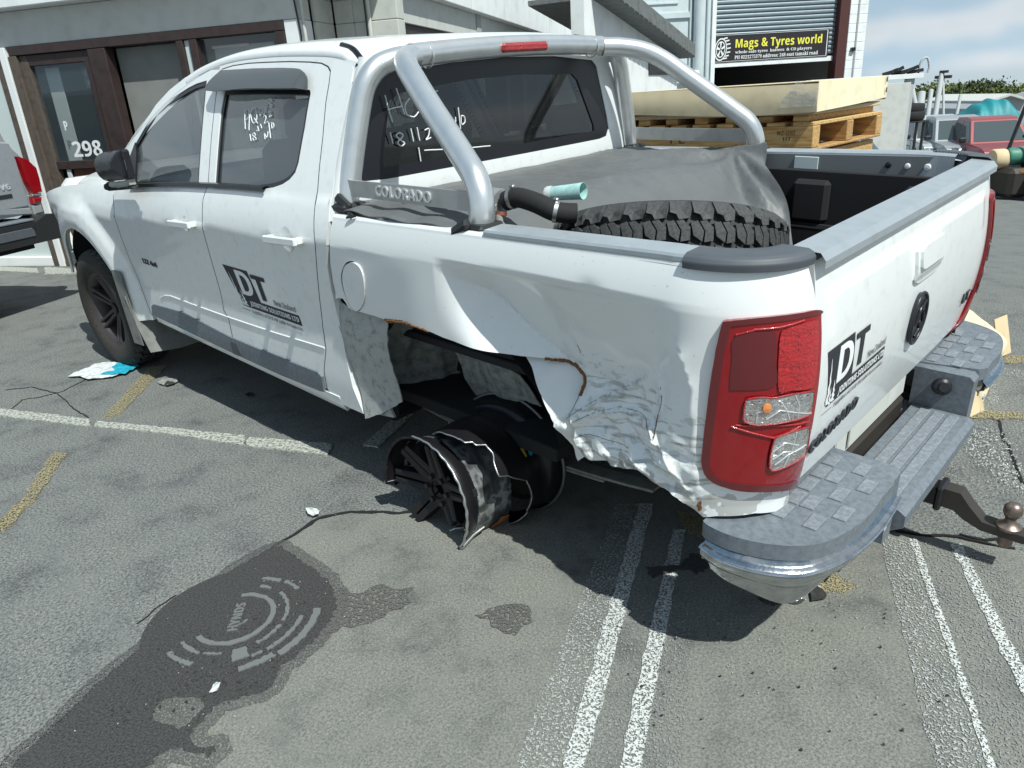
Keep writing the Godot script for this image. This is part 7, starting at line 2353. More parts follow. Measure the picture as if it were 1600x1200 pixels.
	for s: Array in [P3([0.438,1.583,-0.627,0.438,1.576,-0.626,0.438,1.566,-0.624,0.438,1.554,-0.622,0.438,1.542,-0.62,0.438,1.53,-0.617,0.438,1.515,-0.614,0.438,1.502,-0.61,0.438,1.493,-0.608]), P3([0.438,1.601,-0.575,0.438,1.596,-0.573,0.438,1.588,-0.571,0.438,1.578,-0.568,0.438,1.568,-0.565,0.438,1.554,-0.561,0.438,1.539,-0.557,0.438,1.524,-0.553,0.438,1.514,-0.55]), P3([0.438,1.535,-0.623,0.438,1.537,-0.61,0.438,1.539,-0.59,0.438,1.54,-0.57,0.438,1.542,-0.556]),
		P3([0.438,1.564,-0.519,0.438,1.561,-0.524,0.438,1.556,-0.531,0.438,1.55,-0.538,0.438,1.544,-0.543,0.438,1.536,-0.545,0.438,1.528,-0.545,0.438,1.52,-0.543,0.438,1.513,-0.54,0.438,1.509,-0.534,0.438,1.505,-0.525,0.438,1.502,-0.516,0.438,1.501,-0.507,0.438,1.504,-0.5,0.438,1.508,-0.494,0.438,1.513,-0.488,0.438,1.516,-0.484]), P3([0.438,1.581,-0.384,0.438,1.58,-0.389,0.438,1.577,-0.397,0.438,1.575,-0.404,0.438,1.571,-0.409,0.438,1.568,-0.411,0.438,1.563,-0.411,0.438,1.558,-0.409,0.438,1.556,-0.407,0.438,1.556,-0.402,0.438,1.558,-0.396,0.438,1.561,-0.39,0.438,1.562,-0.386]),
		P3([0.438,1.46,-0.623,0.438,1.452,-0.622,0.438,1.44,-0.62,0.438,1.429,-0.618,0.438,1.421,-0.617]), P3([0.438,1.455,-0.581,0.438,1.454,-0.585,0.438,1.452,-0.59,0.438,1.45,-0.595,0.438,1.447,-0.598,0.438,1.444,-0.597,0.438,1.44,-0.593,0.438,1.437,-0.589,0.438,1.433,-0.585,0.438,1.429,-0.579,0.438,1.424,-0.573,0.438,1.42,-0.567,0.438,1.417,-0.564,0.438,1.414,-0.566,0.438,1.411,-0.57,0.438,1.409,-0.575,0.438,1.409,-0.58,0.438,1.411,-0.585,0.438,1.414,-0.59,0.438,1.419,-0.594,0.438,1.423,-0.594,0.438,1.428,-0.589,0.438,1.433,-0.58,0.438,1.438,-0.572,0.438,1.443,-0.567,0.438,1.447,-0.568,0.438,1.45,-0.572,0.438,1.453,-0.578,0.438,1.455,-0.581]),
		P3([0.438,1.463,-0.528,0.438,1.454,-0.527,0.438,1.441,-0.525,0.438,1.427,-0.523,0.438,1.418,-0.522]), P3([0.438,1.464,-0.499,0.438,1.454,-0.497,0.438,1.441,-0.496,0.438,1.427,-0.494,0.438,1.418,-0.492]), P3([0.438,1.451,-0.464,0.438,1.452,-0.459,0.438,1.454,-0.453,0.438,1.455,-0.446,0.438,1.454,-0.442,0.438,1.45,-0.441,0.438,1.444,-0.442,0.438,1.437,-0.444,0.438,1.431,-0.447,0.438,1.426,-0.451,0.438,1.422,-0.456,0.438,1.419,-0.461,0.438,1.417,-0.462,0.438,1.417,-0.458,0.438,1.419,-0.451,0.438,1.421,-0.443,0.438,1.422,-0.437]), P3([0.438,1.455,-0.329,0.438,1.46,-0.33,0.438,1.468,-0.33,0.438,1.476,-0.33,0.438,1.479,-0.329,0.438,1.476,-0.325,0.438,1.469,-0.32,0.438,1.463,-0.314,0.438,1.46,-0.31,0.438,1.463,-0.308,0.438,1.47,-0.306,0.438,1.478,-0.306,0.438,1.483,-0.305]), P3([0.438,1.438,-0.284,0.438,1.454,-0.285,0.438,1.477,-0.286,0.438,1.5,-0.287,0.438,1.515,-0.288]), P3([0.438,1.482,-0.277,0.438,1.476,-0.277,0.438,1.467,-0.278,0.438,1.459,-0.277,0.438,1.453,-0.276,0.438,1.452,-0.272,0.438,1.454,-0.267,0.438,1.457,-0.262,0.438,1.46,-0.258,0.438,1.465,-0.257,0.438,1.471,-0.257,0.438,1.477,-0.259,0.438,1.481,-0.261,0.438,1.483,-0.264,0.438,1.484,-0.269,0.438,1.484,-0.274,0.438,1.484,-0.277]),
		P3([0.438,1.394,-0.501,0.438,1.384,-0.5,0.438,1.37,-0.499,0.438,1.355,-0.498,0.438,1.345,-0.497]), P3([0.438,1.381,-0.475,0.438,1.379,-0.446,0.438,1.375,-0.403,0.438,1.371,-0.354,0.438,1.368,-0.307,0.438,1.364,-0.259,0.438,1.361,-0.208,0.438,1.359,-0.162,0.438,1.357,-0.129])]:
		var mb := MB.new()
		mb.tube(V3(s), 0.0026, 6)
		put("marker_stroke", mb, mat["marker_white"], back_glass)


# a closed body from a side outline; half width depends on height
func tapered(mb: MB, poly: PackedVector2Array, fz: Callable) -> void:
	var id := Geometry2D.triangulate_polygon(poly)
	for sg: float in [-1.0, 1.0]:
		for i in range(0, id.size(), 3):
			var p: Array[Vector3] = []
			for k in 3:
				var q := poly[id[i + k]]
				p.append(v3(q.x, q.y, sg * (fz.call(q) as float)))
			mb.flat(p[0], p[1], p[2], v3(0, 0, sg))
	var cw := Geometry2D.is_polygon_clockwise(poly)
	for i in poly.size():
		var a := poly[i]
		var b := poly[(i + 1) % poly.size()]
		var o := v3(b.y - a.y, a.x - b.x, 0) * (-1.0 if cw else 1.0)
		var za: float = fz.call(a)
		var zb: float = fz.call(b)
		var ia := a
		var prev := [v3(a.x, a.y, -za), v3(b.x, b.y, -zb)]
		for k in range(1, 9):
			# the surface crowns a little across the width
			var t := k / 8.0
			var cur := [v3(a.x, a.y, lerpf(-za, za, t)), v3(b.x, b.y, lerpf(-zb, zb, t))]
			mb.quad(prev[0], prev[1], cur[1], cur[0], o)
			prev = cur

func make_car(called: String, label: String, category: String, group: String, xf: Transform3D, kind: String, paint: Material) -> Node3D:
	# own axes: x forward, z to the right; origin on the ground in the middle
	var c := thing(called, label, category, group, xf)
	var ute := kind == "ute"
	var L := 5.0 if ute else 4.2
	var wb := 1.5 if ute else 1.28
	var r := 0.37 if ute else 0.31
	var top := 0.98 if ute else 0.90
	var roof := 1.74 if ute else 1.44
	var W := 0.88 if ute else 0.85
	var low := PackedVector2Array()
	low.append_array(V2([v2(-L * 0.5, 0.45), v2(-L * 0.5, top - 0.05), v2(-L * 0.5 + 0.04, top), v2(L * 0.5 - 1.25, top + 0.04), v2(L * 0.5 - 0.35, top - 0.03), v2(L * 0.5 - 0.1, top - 0.12), v2(L * 0.5, top - 0.30), v2(L * 0.5, 0.40), v2(L * 0.5 - 0.08, 0.32)]))
	for x: float in [wb, -wb]:
		for k in 11:
			var a := PI * k / 10.0
			low.append(v2(x + cos(a) * (r + 0.07), r + sin(a) * (r + 0.08) if k > 0 and k < 10 else 0.34))
	var mb := MB.new()
	tapered(mb, low, func(q: Vector2) -> float: return W - 0.06 * pow(absf(q.x) / (L * 0.5), 4.0) - 0.04 * absf(q.y - 0.75))
	put("body", mb, paint, c)
	var cab: PackedVector2Array
	if ute:
		cab = V2([v2(-0.75, top), v2(-0.70, roof - 0.12), v2(-0.62, roof - 0.03), v2(0.0, roof), v2(0.42, roof - 0.04), v2(0.52, roof - 0.10), v2(1.22, top + 0.04)])
	else:
		cab = V2([v2(-2.02, top), v2(-1.62, roof - 0.08), v2(-1.5, roof - 0.02), v2(-0.5, roof), v2(0.15, roof - 0.05), v2(1.05, top + 0.03)])
	var cz := func(q: Vector2) -> float: return W - 0.05 - 0.26 * (q.y - top)
	mb = MB.new()
	tapered(mb, cab, cz)
	put("cabin", mb, paint, c)
	# glass: side windows, screen and back
	var gl: Material = mat["car_glass"]
	var wins: Array
	if ute:
		wins = [V2([v2(-0.64, top + 0.07), v2(-0.60, roof - 0.14), v2(-0.04, roof - 0.10), v2(-0.04, top + 0.07)]), V2([v2(0.03, top + 0.07), v2(0.03, roof - 0.10), v2(0.44, roof - 0.13), v2(1.02, top + 0.09)])]
	else:
		wins = [V2([v2(-1.75, top + 0.07), v2(-1.5, roof - 0.12), v2(-0.52, roof - 0.08), v2(-0.52, top + 0.07)]), V2([v2(-0.44, top + 0.07), v2(-0.44, roof - 0.08), v2(0.12, roof - 0.12), v2(0.85, top + 0.08)])]
	for sg: float in [-1.0, 1.0]:
		for w: PackedVector2Array in wins:
			mb = MB.new()
			mb.panel(w, func(q: Vector2) -> Vector3: return v3(q.x, q.y, sg * ((cz.call(q) as float) + 0.006)), 0.3, v3(0, 0.2, sg), 0.005)
			put("side_window", mb, gl, c)
		mb = MB.new()
		mb.box(v3(cab[cab.size() - 1].x - 0.22, top + 0.14, sg * (W + 0.11)), v3(0.10, 0.15, 0.20), Basis.IDENTITY, 0.03)
		put("door_mirror", mb, mat["black_plastic"], c)
		mb = MB.new()
		mb.box(v3(-0.15 if ute else -0.6, top - 0.16, sg * (W + 0.005)), v3(0.16, 0.03, 0.025), Basis.IDENTITY, 0.006)
		mb.box(v3(0.75 if ute else 0.35, top - 0.16, sg * (W + 0.005)), v3(0.16, 0.03, 0.025), Basis.IDENTITY, 0.006)
		stuff(put("door_handles", mb, mat["black_plastic"], c))
		for x: float in [-0.68 if ute else -1.2, 0.0 if ute else -0.48, 1.02 if ute else 0.75]:
			mb = MB.new()
			mb.box(v3(x, 0.68, sg * (W - 0.001)), v3(0.010, 0.56, 0.012), Basis.IDENTITY, 0.0)
			put("door_gap", mb, mat["gloss_black"], c)
		for x: float in [wb, -wb]:
			var wh := Node3D.new()
			_name(wh, "wheel", c)
			wh.transform = Transform3D(Basis(v3(1, 0, 0), v3(0, 0, sg), v3(0, 1, 0)), v3(x, r, sg * (W - 0.13)))
			mb = MB.new()
			mb.lathe(V2([v2(0.0, -0.10), v2(r - 0.03, -0.11), v2(r, -0.08), v2(r, 0.08), v2(r - 0.03, 0.11), v2(r * 0.62, 0.10)]), Transform3D.IDENTITY, 28)
			put("tyre", mb, mat["rubber"], wh)
			mb = MB.new()
			mb.lathe(V2([v2(r * 0.62, 0.10), v2(r * 0.56, 0.04), v2(r * 0.2, 0.05), v2(0, 0.07)]), Transform3D.IDENTITY, 24)
			for i in 6:
				var a := TAU * i / 6.0
				mb.beam(v3(0, 0.07, 0), v3(cos(a), 0, sin(a)) * r * 0.58 + v3(0, 0.085, 0), 0.05, 0.03)
			put("rim", mb, mat["dull_alloy"], wh)
			mb = MB.new()
			mb.lathe(V2([v2(0.0, -0.13), v2(r + 0.065, -0.13), v2(r + 0.065, 0.11)]), Transform3D.IDENTITY, 24)
			put("wheel_well", mb, mat["arch_liner"], wh)
		# lamps
		mb = MB.new()
		mb.box(v3(L * 0.5 - 0.10, top - 0.22, sg * (W - 0.20)), v3(0.22, 0.19, 0.30), Basis(Vector3.UP, -0.25 * sg), 0.04)
		put("headlight", mb, mat["clear_lens"], c)
		mb = MB.new()
		mb.box(v3(-L * 0.5 + 0.03, top - 0.24, sg * (W - 0.10)), v3(0.10, 0.34, 0.14), Basis.IDENTITY, 0.03)
		put("tail_light", mb, mat["red_lens"], c)
	var scr := [cab[cab.size() - 2], cab[cab.size() - 1]]
	var bk := [cab[1], cab[0]]
	for e: Array in [[scr, 1.0, "windscreen"], [bk, -1.0, "rear_window"]]:
		var a: Vector2 = e[0][0]
		var b: Vector2 = e[0][1]
		var d := (b - a).normalized()
		var o := v2(-d.y, d.x) * 0.008
		if o.x * float(e[1]) < 0.0:
			o = -o
		a += d * 0.05 + o
		b += -d * 0.06 + o
		var za: float = (cz.call(a) as float) - 0.08
		var zb: float = (cz.call(b) as float) - 0.08
		mb = MB.new()
		mb.quad(v3(a.x, a.y, -za), v3(a.x, a.y, za), v3(b.x, b.y, zb), v3(b.x, b.y, -zb), v3(e[1], 0.5, 0))
		put(e[2], mb, gl, c)
	mb = MB.new()
	mb.box(v3(L * 0.5 - 0.01, 0.50, 0), v3(0.12, 0.26, W * 1.86), Basis.IDENTITY, 0.05)
	put("front_bumper", mb, mat["black_plastic"], c)
	mb = MB.new()
	mb.box(v3(L * 0.5 + 0.005, top - 0.24, 0), v3(0.06, 0.17, 0.85), Basis.IDENTITY, 0.03)
	put("grille", mb, mat["gloss_black"], c)
	mb = MB.new()
	mb.box(v3(-L * 0.5, 0.52, 0), v3(0.14, 0.20, W * 1.8), Basis.IDENTITY, 0.05)
	put("rear_bumper", mb, mat["black_plastic"], c)
	return c

func facing(at: Vector3, ahead: Vector3) -> Transform3D:
	var x := v3(ahead.x, 0, ahead.z).normalized()
	return Transform3D(Basis(x, Vector3.UP, x.cross(Vector3.UP)), at)

func make_tree(at: Vector3, h: float, spread: float, label: String, sd: int) -> void:
	var t := thing("tree", label, "tree", "trees beyond the yard", Transform3D(Basis(), at))
	var g := RandomNumberGenerator.new()
	g.seed = sd
	var mb := MB.new()
	mb.tube(spline3(V3([v3(0, -0.5, 0), v3(0.1, h * 0.3, 0.05), v3(-0.05, h * 0.65, 0)])), [0.22, 0.21, 0.20, 0.19, 0.18, 0.17, 0.16, 0.15, 0.14, 0.12, 0.10, 0.09, 0.07], 8)
	for i in 5:
		var a := g.randf() * TAU
		mb.tube(spline3(V3([v3(0.05, h * (0.3 + 0.06 * i), 0), v3(cos(a) * spread * 0.3, h * (0.5 + 0.05 * i), sin(a) * spread * 0.3), v3(cos(a) * spread * 0.55, h * (0.65 + 0.04 * i), sin(a) * spread * 0.55)])), 0.05, 6)
	put("trunk", mb, mat["bark"], t)
	for half in 2:
		mb = MB.new()
		for k in 30:
			var a := g.randf() * TAU
			var rr := sqrt(g.randf()) * spread
			var c := v3(cos(a) * rr, h * (0.42 + 0.52 * g.randf() * (1.0 - 0.5 * rr / spread)), sin(a) * rr)
			var cr := spread * (0.14 + 0.2 * g.randf())
			for i in 75:
				var d := v3(g.randfn(), g.randfn() * 0.7, g.randfn()).normalized() * cr * (0.5 + 0.6 * g.randf())
				var p := c + d
				var u := v3(g.randfn(), g.randfn(), g.randfn()).normalized()
				var v := u.cross(v3(g.randfn(), g.randfn(), g.randfn()).normalized()).normalized()
				var s := 0.08 + 0.10 * g.randf()
				mb.flat(p - u * s, p + v * s * 0.6, p + u * s)
				mb.flat(p - u * s, p + u * s, p - v * s * 0.6)
		put("crown", mb, mat["leaf"] if half == 0 else mat["leaf_dark"], t)

func build_yard() -> void:
	# --- stack beside the ute: crate, pallet, carton
	var o := v3(-0.138, 0.0, 1.754)
	var crate := thing("plywood_crate", "pale wooden crate at the bottom of the stack beyond the ute tub", "crate", "", Transform3D(Basis(), o))
	for r in 6:
		for e: Array in [[v3(0.66, 0.0, 0.05), v3(1.28, 0.168, 0.02)], [v3(0.04, 0.0, 0.55), v3(0.02, 0.168, 0.96)]]:
			var mb := MB.new()
			mb.box((e[0] as Vector3) + v3(0, 0.095 + r * 0.175, 0), e[1])
			put("plank", mb, mat["wood_b"] if r % 2 == 0 else mat["wood_a"], crate)
	for x: float in [0.10, 0.66, 1.22]:
		var mb := MB.new()
		mb.box(v3(x, 0.53, 0.025), v3(0.09, 1.04, 0.025))
		put("batten", mb, mat["wood_c"], crate)
	var mbi := MB.new()
	mbi.box(v3(0.67, 0.53, 0.56), v3(1.2, 1.02, 0.94))
	put("inside", mbi, mat["wood_b"], crate)
	var pal := thing("timber_pallet", "timber pallet with stamped stringer on top of the crate, under the carton", "pallet", "", Transform3D(Basis(), o + v3(0, 1.068, 0)))
	for i in 3:
		var mb := MB.new()
		mb.box(v3(0.675, 0.073, 0.045 + i * 0.485), v3(1.35, 0.112, 0.09))
		put("stringer", mb, mat["wood_a" if i != 1 else "wood_c"], pal)
	for i in 9:
		var mb := MB.new()
		var w := 0.115 if i % 2 == 0 else 0.105
		mb.box(v3(0.06 + i * 0.1535, 0.140, 0.53), v3(w, 0.021, 1.06))
		put("deck_board", mb, mat[["wood_b", "wood_a", "wood_c"][i % 3]], pal)
	for x: float in [0.06, 0.66, 1.29]:
		var mb := MB.new()
		mb.box(v3(x, 0.008, 0.53), v3(0.12, 0.016, 1.06))
		put("bottom_board", mb, mat["wood_c"], pal)
	for e: Array in [["NZ-090", 0.10, 0.085, 0.10, 0.022], ["HT", 0.12, 0.055, 0.045, 0.020], ["PL", 0.78, 0.045, 0.10, 0.06]]:
		var x0: float = e[1]
		var y0: float = e[2]
		var w: float = e[3]
		var h: float = e[4]
		put("stamp", letters(e[0], "Droid Sans", false, 0.1, func(q: Vector2, z: float) -> Vector3: return v3(x0 + w - q.x * w, y0 + q.y * h, -0.0005 - z), 0.0008), mat["dark_steel"], pal)
	var pal2 := thing("flat_carton_base", "thin timber and card base between the pallet and the big carton", "pallet", "", Transform3D(Basis(), o + v3(0, 1.219, 0)))
	for i in 7:
		var mb := MB.new()
		mb.box(v3(0.08 + i * 0.2, 0.018, 0.50), v3(0.085, 0.035, 0.98))
		put("spacer", mb, mat[["wood_a", "wood_c", "wood_b"][i % 3]], pal2)
	var mb1 := MB.new()
	mb1.box(v3(0.675, 0.048, 0.52), v3(1.33, 0.024, 1.02))
	put("sheet", mb1, mat["cardboard"], pal2)
	var box := thing("long_carton", "large flat cardboard carton with clear tape on its corner, top of the stack", "carton", "", Transform3D(Basis(Vector3.UP, 0.02), o + v3(-0.02, 1.281, -0.03)))
	var mb2 := MB.new()
	mb2.panel(V2([v2(0, 0), v2(1, 0), v2(1, 1), v2(0, 1)]), func(q: Vector2) -> Vector3:
		return v3(q.x * 1.40, q.y * 0.140 - 0.012 * sin(q.x * 5.0) * (1.0 - q.y) - 0.012 * (1.0 - q.x), -0.006 * sin(PI * q.y)), 0.1, v3(0, 0, -1), 0.004)
	put("side", mb2, mat["cardboard_pale"], box)
	mb2 = MB.new()
	mb2.panel(V2([v2(0, 0), v2(1, 0), v2(1, 1), v2(0, 1)]), func(q: Vector2) -> Vector3:
		return v3(-0.012 * sin(PI * q.x) * (1.0 - q.y), q.y * 0.140 + (1.0 - q.y) * (0.028 * q.x - 0.012), q.x * 1.12), 0.1, v3(-1, 0, 0), 0.004)
	put("end", mb2, mat["cardboard_end"], box)
	mb2 = MB.new()
	mb2.box(v3(0.70, 0.138, 0.56), v3(1.40, 0.006, 1.12), Basis.IDENTITY, 0.002)
	put("lid", mb2, mat["cardboard_pale"], box)
	mb2 = MB.new()
	mb2.box(v3(0.70, 0.07, 1.12), v3(1.40, 0.13, 0.006), Basis.IDENTITY, 0.002)
	mb2.box(v3(1.40, 0.07, 0.56), v3(0.006, 0.13, 1.12), Basis.IDENTITY, 0.002)
	put("far_sides", mb2, mat["cardboard"], box)
	for i in 5:
		mb2 = MB.new()
		var a := i * 0.09 - 0.12
		mb2.panel(V2([v2(0, 0), v2(0.20 - 0.015 * i, 0.02), v2(0.19 - 0.015 * i, 0.05), v2(0.0, 0.035)]), func(q: Vector2) -> Vector3: return v3(q.x * cos(a) - q.y * sin(a), 0.018 + i * 0.012 + q.x * sin(a) + q.y, -0.0085 - 0.0008 * i + 0.0015 * sin(q.x * 90.0 + i)), 0.01, v3(0, 0, -1))
		put("tape_strip", mb2, mat["tape"], box)
	mb2 = MB.new()
	mb2.box(v3(-0.008, 0.122, 1.08), v3(0.004, 0.03, 0.012))
	mb2.box(v3(-0.010, 0.06, 1.08), v3(0.004, 0.03, 0.012))
	put("staples", mb2, mat["gloss_black"], box)
	# --- loose carton sheet behind the far rear wheel
	var sh := thing("cardboard_sheet", "buckled cardboard sheet leaning behind the right end of the rear bumper", "cardboard")
	mb2 = MB.new()
	mb2.panel(V2([v2(0, 0), v2(1, 0), v2(1, 0.55), v2(0.8, 0.9), v2(0.55, 1.0), v2(0, 1)]), func(q: Vector2) -> Vector3:
		var b := v3(-1.225, 0.004, 1.20).lerp(v3(-1.105, 0.004, 1.99), q.x)
		var t := v3(-1.00, 0.47, 1.30).lerp(v3(-1.05, 0.20, 2.0), q.x)
		return b.lerp(t, q.y) + v3(-0.05 * sin(PI * q.y) * (0.5 + q.x), 0.0, 0.0) + v3(0.006 * sin(q.x * 11.0 + q.y * 6.0), 0, 0), 0.06, v3(-1, 0.4, 0), 0.005)
	put("face", mb2, mat["cardboard_pale"], sh)
	mb2 = MB.new()
	mb2.panel(V2([v2(0, 0), v2(1, 0), v2(0.95, 0.85), v2(0.45, 1.0)]), func(q: Vector2) -> Vector3:
		return v3(-1.17, 0.006, 1.05).lerp(v3(-1.228, 0.006, 1.22), q.x) + v3(0.04 * q.y, q.y * 0.17, 0.05 * q.y + 0.012 * sin(q.x * 9.0 + q.y * 5.0)), 0.05, v3(-1, 0.4, -0.5), 0.005)
	put("flap", mb2, mat["cardboard"], sh)
	mb2 = MB.new()
	mb2.panel(V2([v2(0, 0), v2(1, 0), v2(1, 1), v2(0, 1)]), func(q: Vector2) -> Vector3:
		return v3(-1.13, 0.16, 1.95).lerp(v3(-1.16, 0.16, 2.08), q.x) + v3(0.05 * q.y, -0.14 + q.y * 0.20, 0.0), 0.06, v3(-1, 0.4, 0.2), 0.005)
	put("flap", mb2, mat["cardboard"], sh)
	# --- blue hatchback beyond the stack, its tail to the right
	var hb := make_car("hatchback", "dark blue hatchback with writing on its rear glass beyond the stack", "car", "", facing(v3(3.0, terrain(0, 6.3) - 0.10, 6.25), v3(1, 0, -0.03)).scaled_local(Vector3.ONE * 0.95), "hatch", mat["blue_car"])
	mb2 = MB.new()
	mb2.box(v3(-1.78, 1.40, 0), v3(0.34, 0.035, 1.15), Basis(v3(0, 0, 1), 0.06), 0.012)
	put("roof_spoiler", mb2, mat["gloss_black"], hb)
	for i in 6:
		mb2 = MB.new()
		var y := 1.16
		var z := -0.36 + i * 0.085
		mb2.tube(spline3(V3([v3(-1.88, y + 0.03, z), v3(-1.905, y - 0.03, z + 0.02), v3(-1.89, y, z + 0.05)])), 0.008, 5)
		put("marker_stroke", mb2, mat["marker_white"], hb)
	# --- row of trade utes on the low side of the yard
	var fw := v3(-0.49, 0, -0.79)
	var spots := [[P3([6.115,-1.752,27.321])[0], "pale_car", "dusty white ute farthest left in the row beyond the tub"], [P3([5.296,-1.693,26.654])[0], "silver_car", "silver dual cab ute between the white ute and the red ute"], [P3([4.048,-1.63,25.657])[0], "red_car", "faded red ute with a teal tarpaulin behind it"]]
	for e: Array in spots:
		var p: Vector3 = e[0]
		p.y = terrain(p.x, p.z)
		make_car("parked_ute", e[2], "ute", "utes parked in the low yard", facing(p, fw), "ute", mat[e[1]])
	# tarpaulin on a heap behind the red ute
	var tp: Vector3 = P3([5.766,-0.552,32.852])[0]
	var tarp := thing("tarpaulin_heap", "teal tarpaulin over a heap behind the red ute", "tarpaulin", "", facing(v3(tp.x, terrain(tp.x, tp.z), tp.z), v3(-0.727, 0, 0.684)))
	mb2 = MB.new()
	mb2.panel(V2([v2(-1, -1), v2(1, -1), v2(1, 1), v2(-1, 1)]), func(q: Vector2) -> Vector3:
		var k := maxf(absf(q.x), absf(q.y))
		var h := 2.25 * pow(1.0 - pow(k, 2.6), 0.6) * (0.86 + 0.16 * q.x) + 0.05 * sin(q.x * 14.0 + q.y * 3.0) * (1.0 - k * 0.5)
		return v3(q.x * 1.05, h, q.y * 1.2), 0.08, Vector3.UP)
	put("tarpaulin", mb2, mat["teal_tarp"], tarp)
	# roof rack pipes on the silver ute are part of the yard's carport behind
	var cp: Vector3 = P3([3.934,-0.441,16.615])[0]
	var port := thing("carport", "pale carport post and beam right of the carton", "carport", "", facing(v3(cp.x, terrain(cp.x, cp.z), cp.z), v3(-0.727, 0, 0.684)))
	mb2 = MB.new()
	mb2.box(v3(0.12, 1.2, 0), v3(0.16, 2.5, 0.16))
	put("post", mb2, mat["pale_post"], port)
	mb2 = MB.new()
	mb2.box(v3(-0.9, 2.42, 0), v3(2.5, 0.10, 0.3))
	put("beam", mb2, mat["white_wall"], port)
	mb2 = MB.new()
	mb2.box(v3(-0.75, 1.55, 0.5), v3(1.3, 1.5, 0.06))
	put("back_sheet", mb2, mat["grey_wall"], port)
	mb2 = MB.new()
	for i in 7:
		var a := -0.7 + i * 0.22
		mb2.beam(v3(-0.5 + 0.09 * i, 2.49, -0.05 * (i % 2)), v3(-0.32 + 0.11 * i, 2.54 + 0.04 * (i % 3), 0.12), 0.10, 0.07)
	stuff(put("scrap_on_top", mb2, mat["dark_bits"], port))
	mb2 = MB.new()
	mb2.tube(spline3(V3([v3(0.30, 2.47, 0), v3(0.33, 2.72, 0), v3(0.45, 2.78, 0), v3(0.52, 2.6, 0), v3(0.50, 2.47, 0)])), 0.025, 6)
	put("bent_bar", mb2, mat["pale_post"], port)
	for e: Array in [[1424, 168, "dark tyre lying on top of the tyre pile left of the silver utes"], [1424, 178, "dark tyre under the top one on the pile left of the silver utes"]]:
		pass
	var tpos: Array = P3([4.612,0.572,19.519,4.57,0.386,19.458])
	for i in 2:
		var ty := thing("old_tyre", ["dark tyre on top of the pile left of the white ute", "dark tyre second on the pile left of the white ute"][i], "tyre", "", Transform3D(Basis(), tpos[i]))
		mb2 = MB.new()
		mb2.lathe(V2([v2(0.22, -0.11), v2(0.34, -0.11), v2(0.37, -0.07), v2(0.37, 0.07), v2(0.34, 0.11), v2(0.22, 0.11), v2(0.20, 0.0), v2(0.22, -0.11)]), Transform3D.IDENTITY, 28)
		put("tyre", mb2, mat["rubber"], ty)
	var rk := thing("tyre_rack", "steel rack that carries the old tyres behind the hatchback", "rack", "", Transform3D(Basis(), v3(tpos[1].x, terrain(tpos[1].x, tpos[1].z), tpos[1].z)))
	for e: Array in [[-0.3, -0.3], [0.3, -0.3], [0.3, 0.3], [-0.3, 0.3]]:
		mb2 = MB.new()
		var hh: float = tpos[1].y - terrain(tpos[1].x, tpos[1].z) - 0.12
		mb2.box(v3(e[0], hh * 0.5, e[1]), v3(0.06, hh, 0.06))
		put("post", mb2, mat["dark_steel"], rk)
	mb2 = MB.new()
	mb2.box(v3(0, tpos[1].y - terrain(tpos[1].x, tpos[1].z) - 0.135, 0), v3(0.8, 0.03, 0.8))
	put("shelf", mb2, mat["dark_steel"], rk)
	# --- yard machine with an upright frame at the right edge
	var mp: Vector3 = P3([1.124,-0.461,14.097])[0]
	mp.y = terrain(mp.x, mp.z)
	var mc := thing("yard_machine", "old yard machine with black upright frame and green tank at the right edge", "machine", "", facing(mp, v3(-0.727, 0, 0.684)))
	for e: Array in [[v3(-0.16, 0.75, 0), v3(0.07, 1.75, 0), 0.06], [v3(0.07, 1.75, 0), v3(0.6, 1.90, 0), 0.06], [v3(0.22, 0.6, 0.5), v3(0.36, 1.78, 0.5), 0.06], [v3(0.10, 1.10, 0), v3(0.7, 1.14, 0), 0.05], [v3(0.07, 1.75, 0), v3(0.36, 1.78, 0.5), 0.05]]:
		mb2 = MB.new()
		mb2.tube(V3([e[0], e[1]]), e[2] * 0.55, 10)
		put("frame_tube", mb2, mat["gloss_black"], mc)
	mb2 = MB.new()
	mb2.lathe(V2([v2(0, -0.18), v2(0.14, -0.18), v2(0.16, -0.15), v2(0.16, 0.15), v2(0.14, 0.18), v2(0, 0.18)]), Transform3D(Basis(v3(0, 1, 0), v3(1, 0, 0), v3(0, 0, 1)), v3(0.03, 0.76, 0)), 24)
	put("green_tank", mb2, mat["machine_green"], mc)
	mb2 = MB.new()
	mb2.lathe(V2([v2(0, -0.13), v2(0.16, -0.13), v2(0.18, -0.10), v2(0.18, 0.10), v2(0.16, 0.13), v2(0, 0.13)]), Transform3D(Basis(v3(0, 1, 0), v3(1, 0, 0), v3(0, 0, 1)), v3(-0.24, 0.72, -0.05)), 24)
	put("tan_drum", mb2, mat["cardboard"], mc)
	mb2 = MB.new()
	mb2.box(v3(-0.08, 0.32, 0.1), v3(0.42, 0.52, 0.7), Basis.IDENTITY, 0.08)
	put("engine_block", mb2, mat["dark_steel"], mc)
	mb2 = MB.new()
	mb2.box(v3(0.3, 0.50, 0.1), v3(0.9, 0.10, 0.7), Basis.IDENTITY, 0.03)
	put("deck", mb2, mat["rust"], mc)
	for x: float in [-0.1, 0.55]:
		var wl := Node3D.new()
		_name(wl, "wheel", mc)
		wl.transform = Transform3D(Basis(v3(1, 0, 0), v3(0, 0, -1), v3(0, 1, 0)), v3(x, 0.30, -0.30))
		mb2 = MB.new()
		mb2.lathe(V2([v2(0, -0.08), v2(0.27, -0.09), v2(0.30, -0.06), v2(0.30, 0.06), v2(0.27, 0.09), v2(0.13, 0.08), v2(0.12, 0.03), v2(0, 0.03)]), Transform3D.IDENTITY, 28)
		put("tyre", mb2, mat["rubber"], wl)
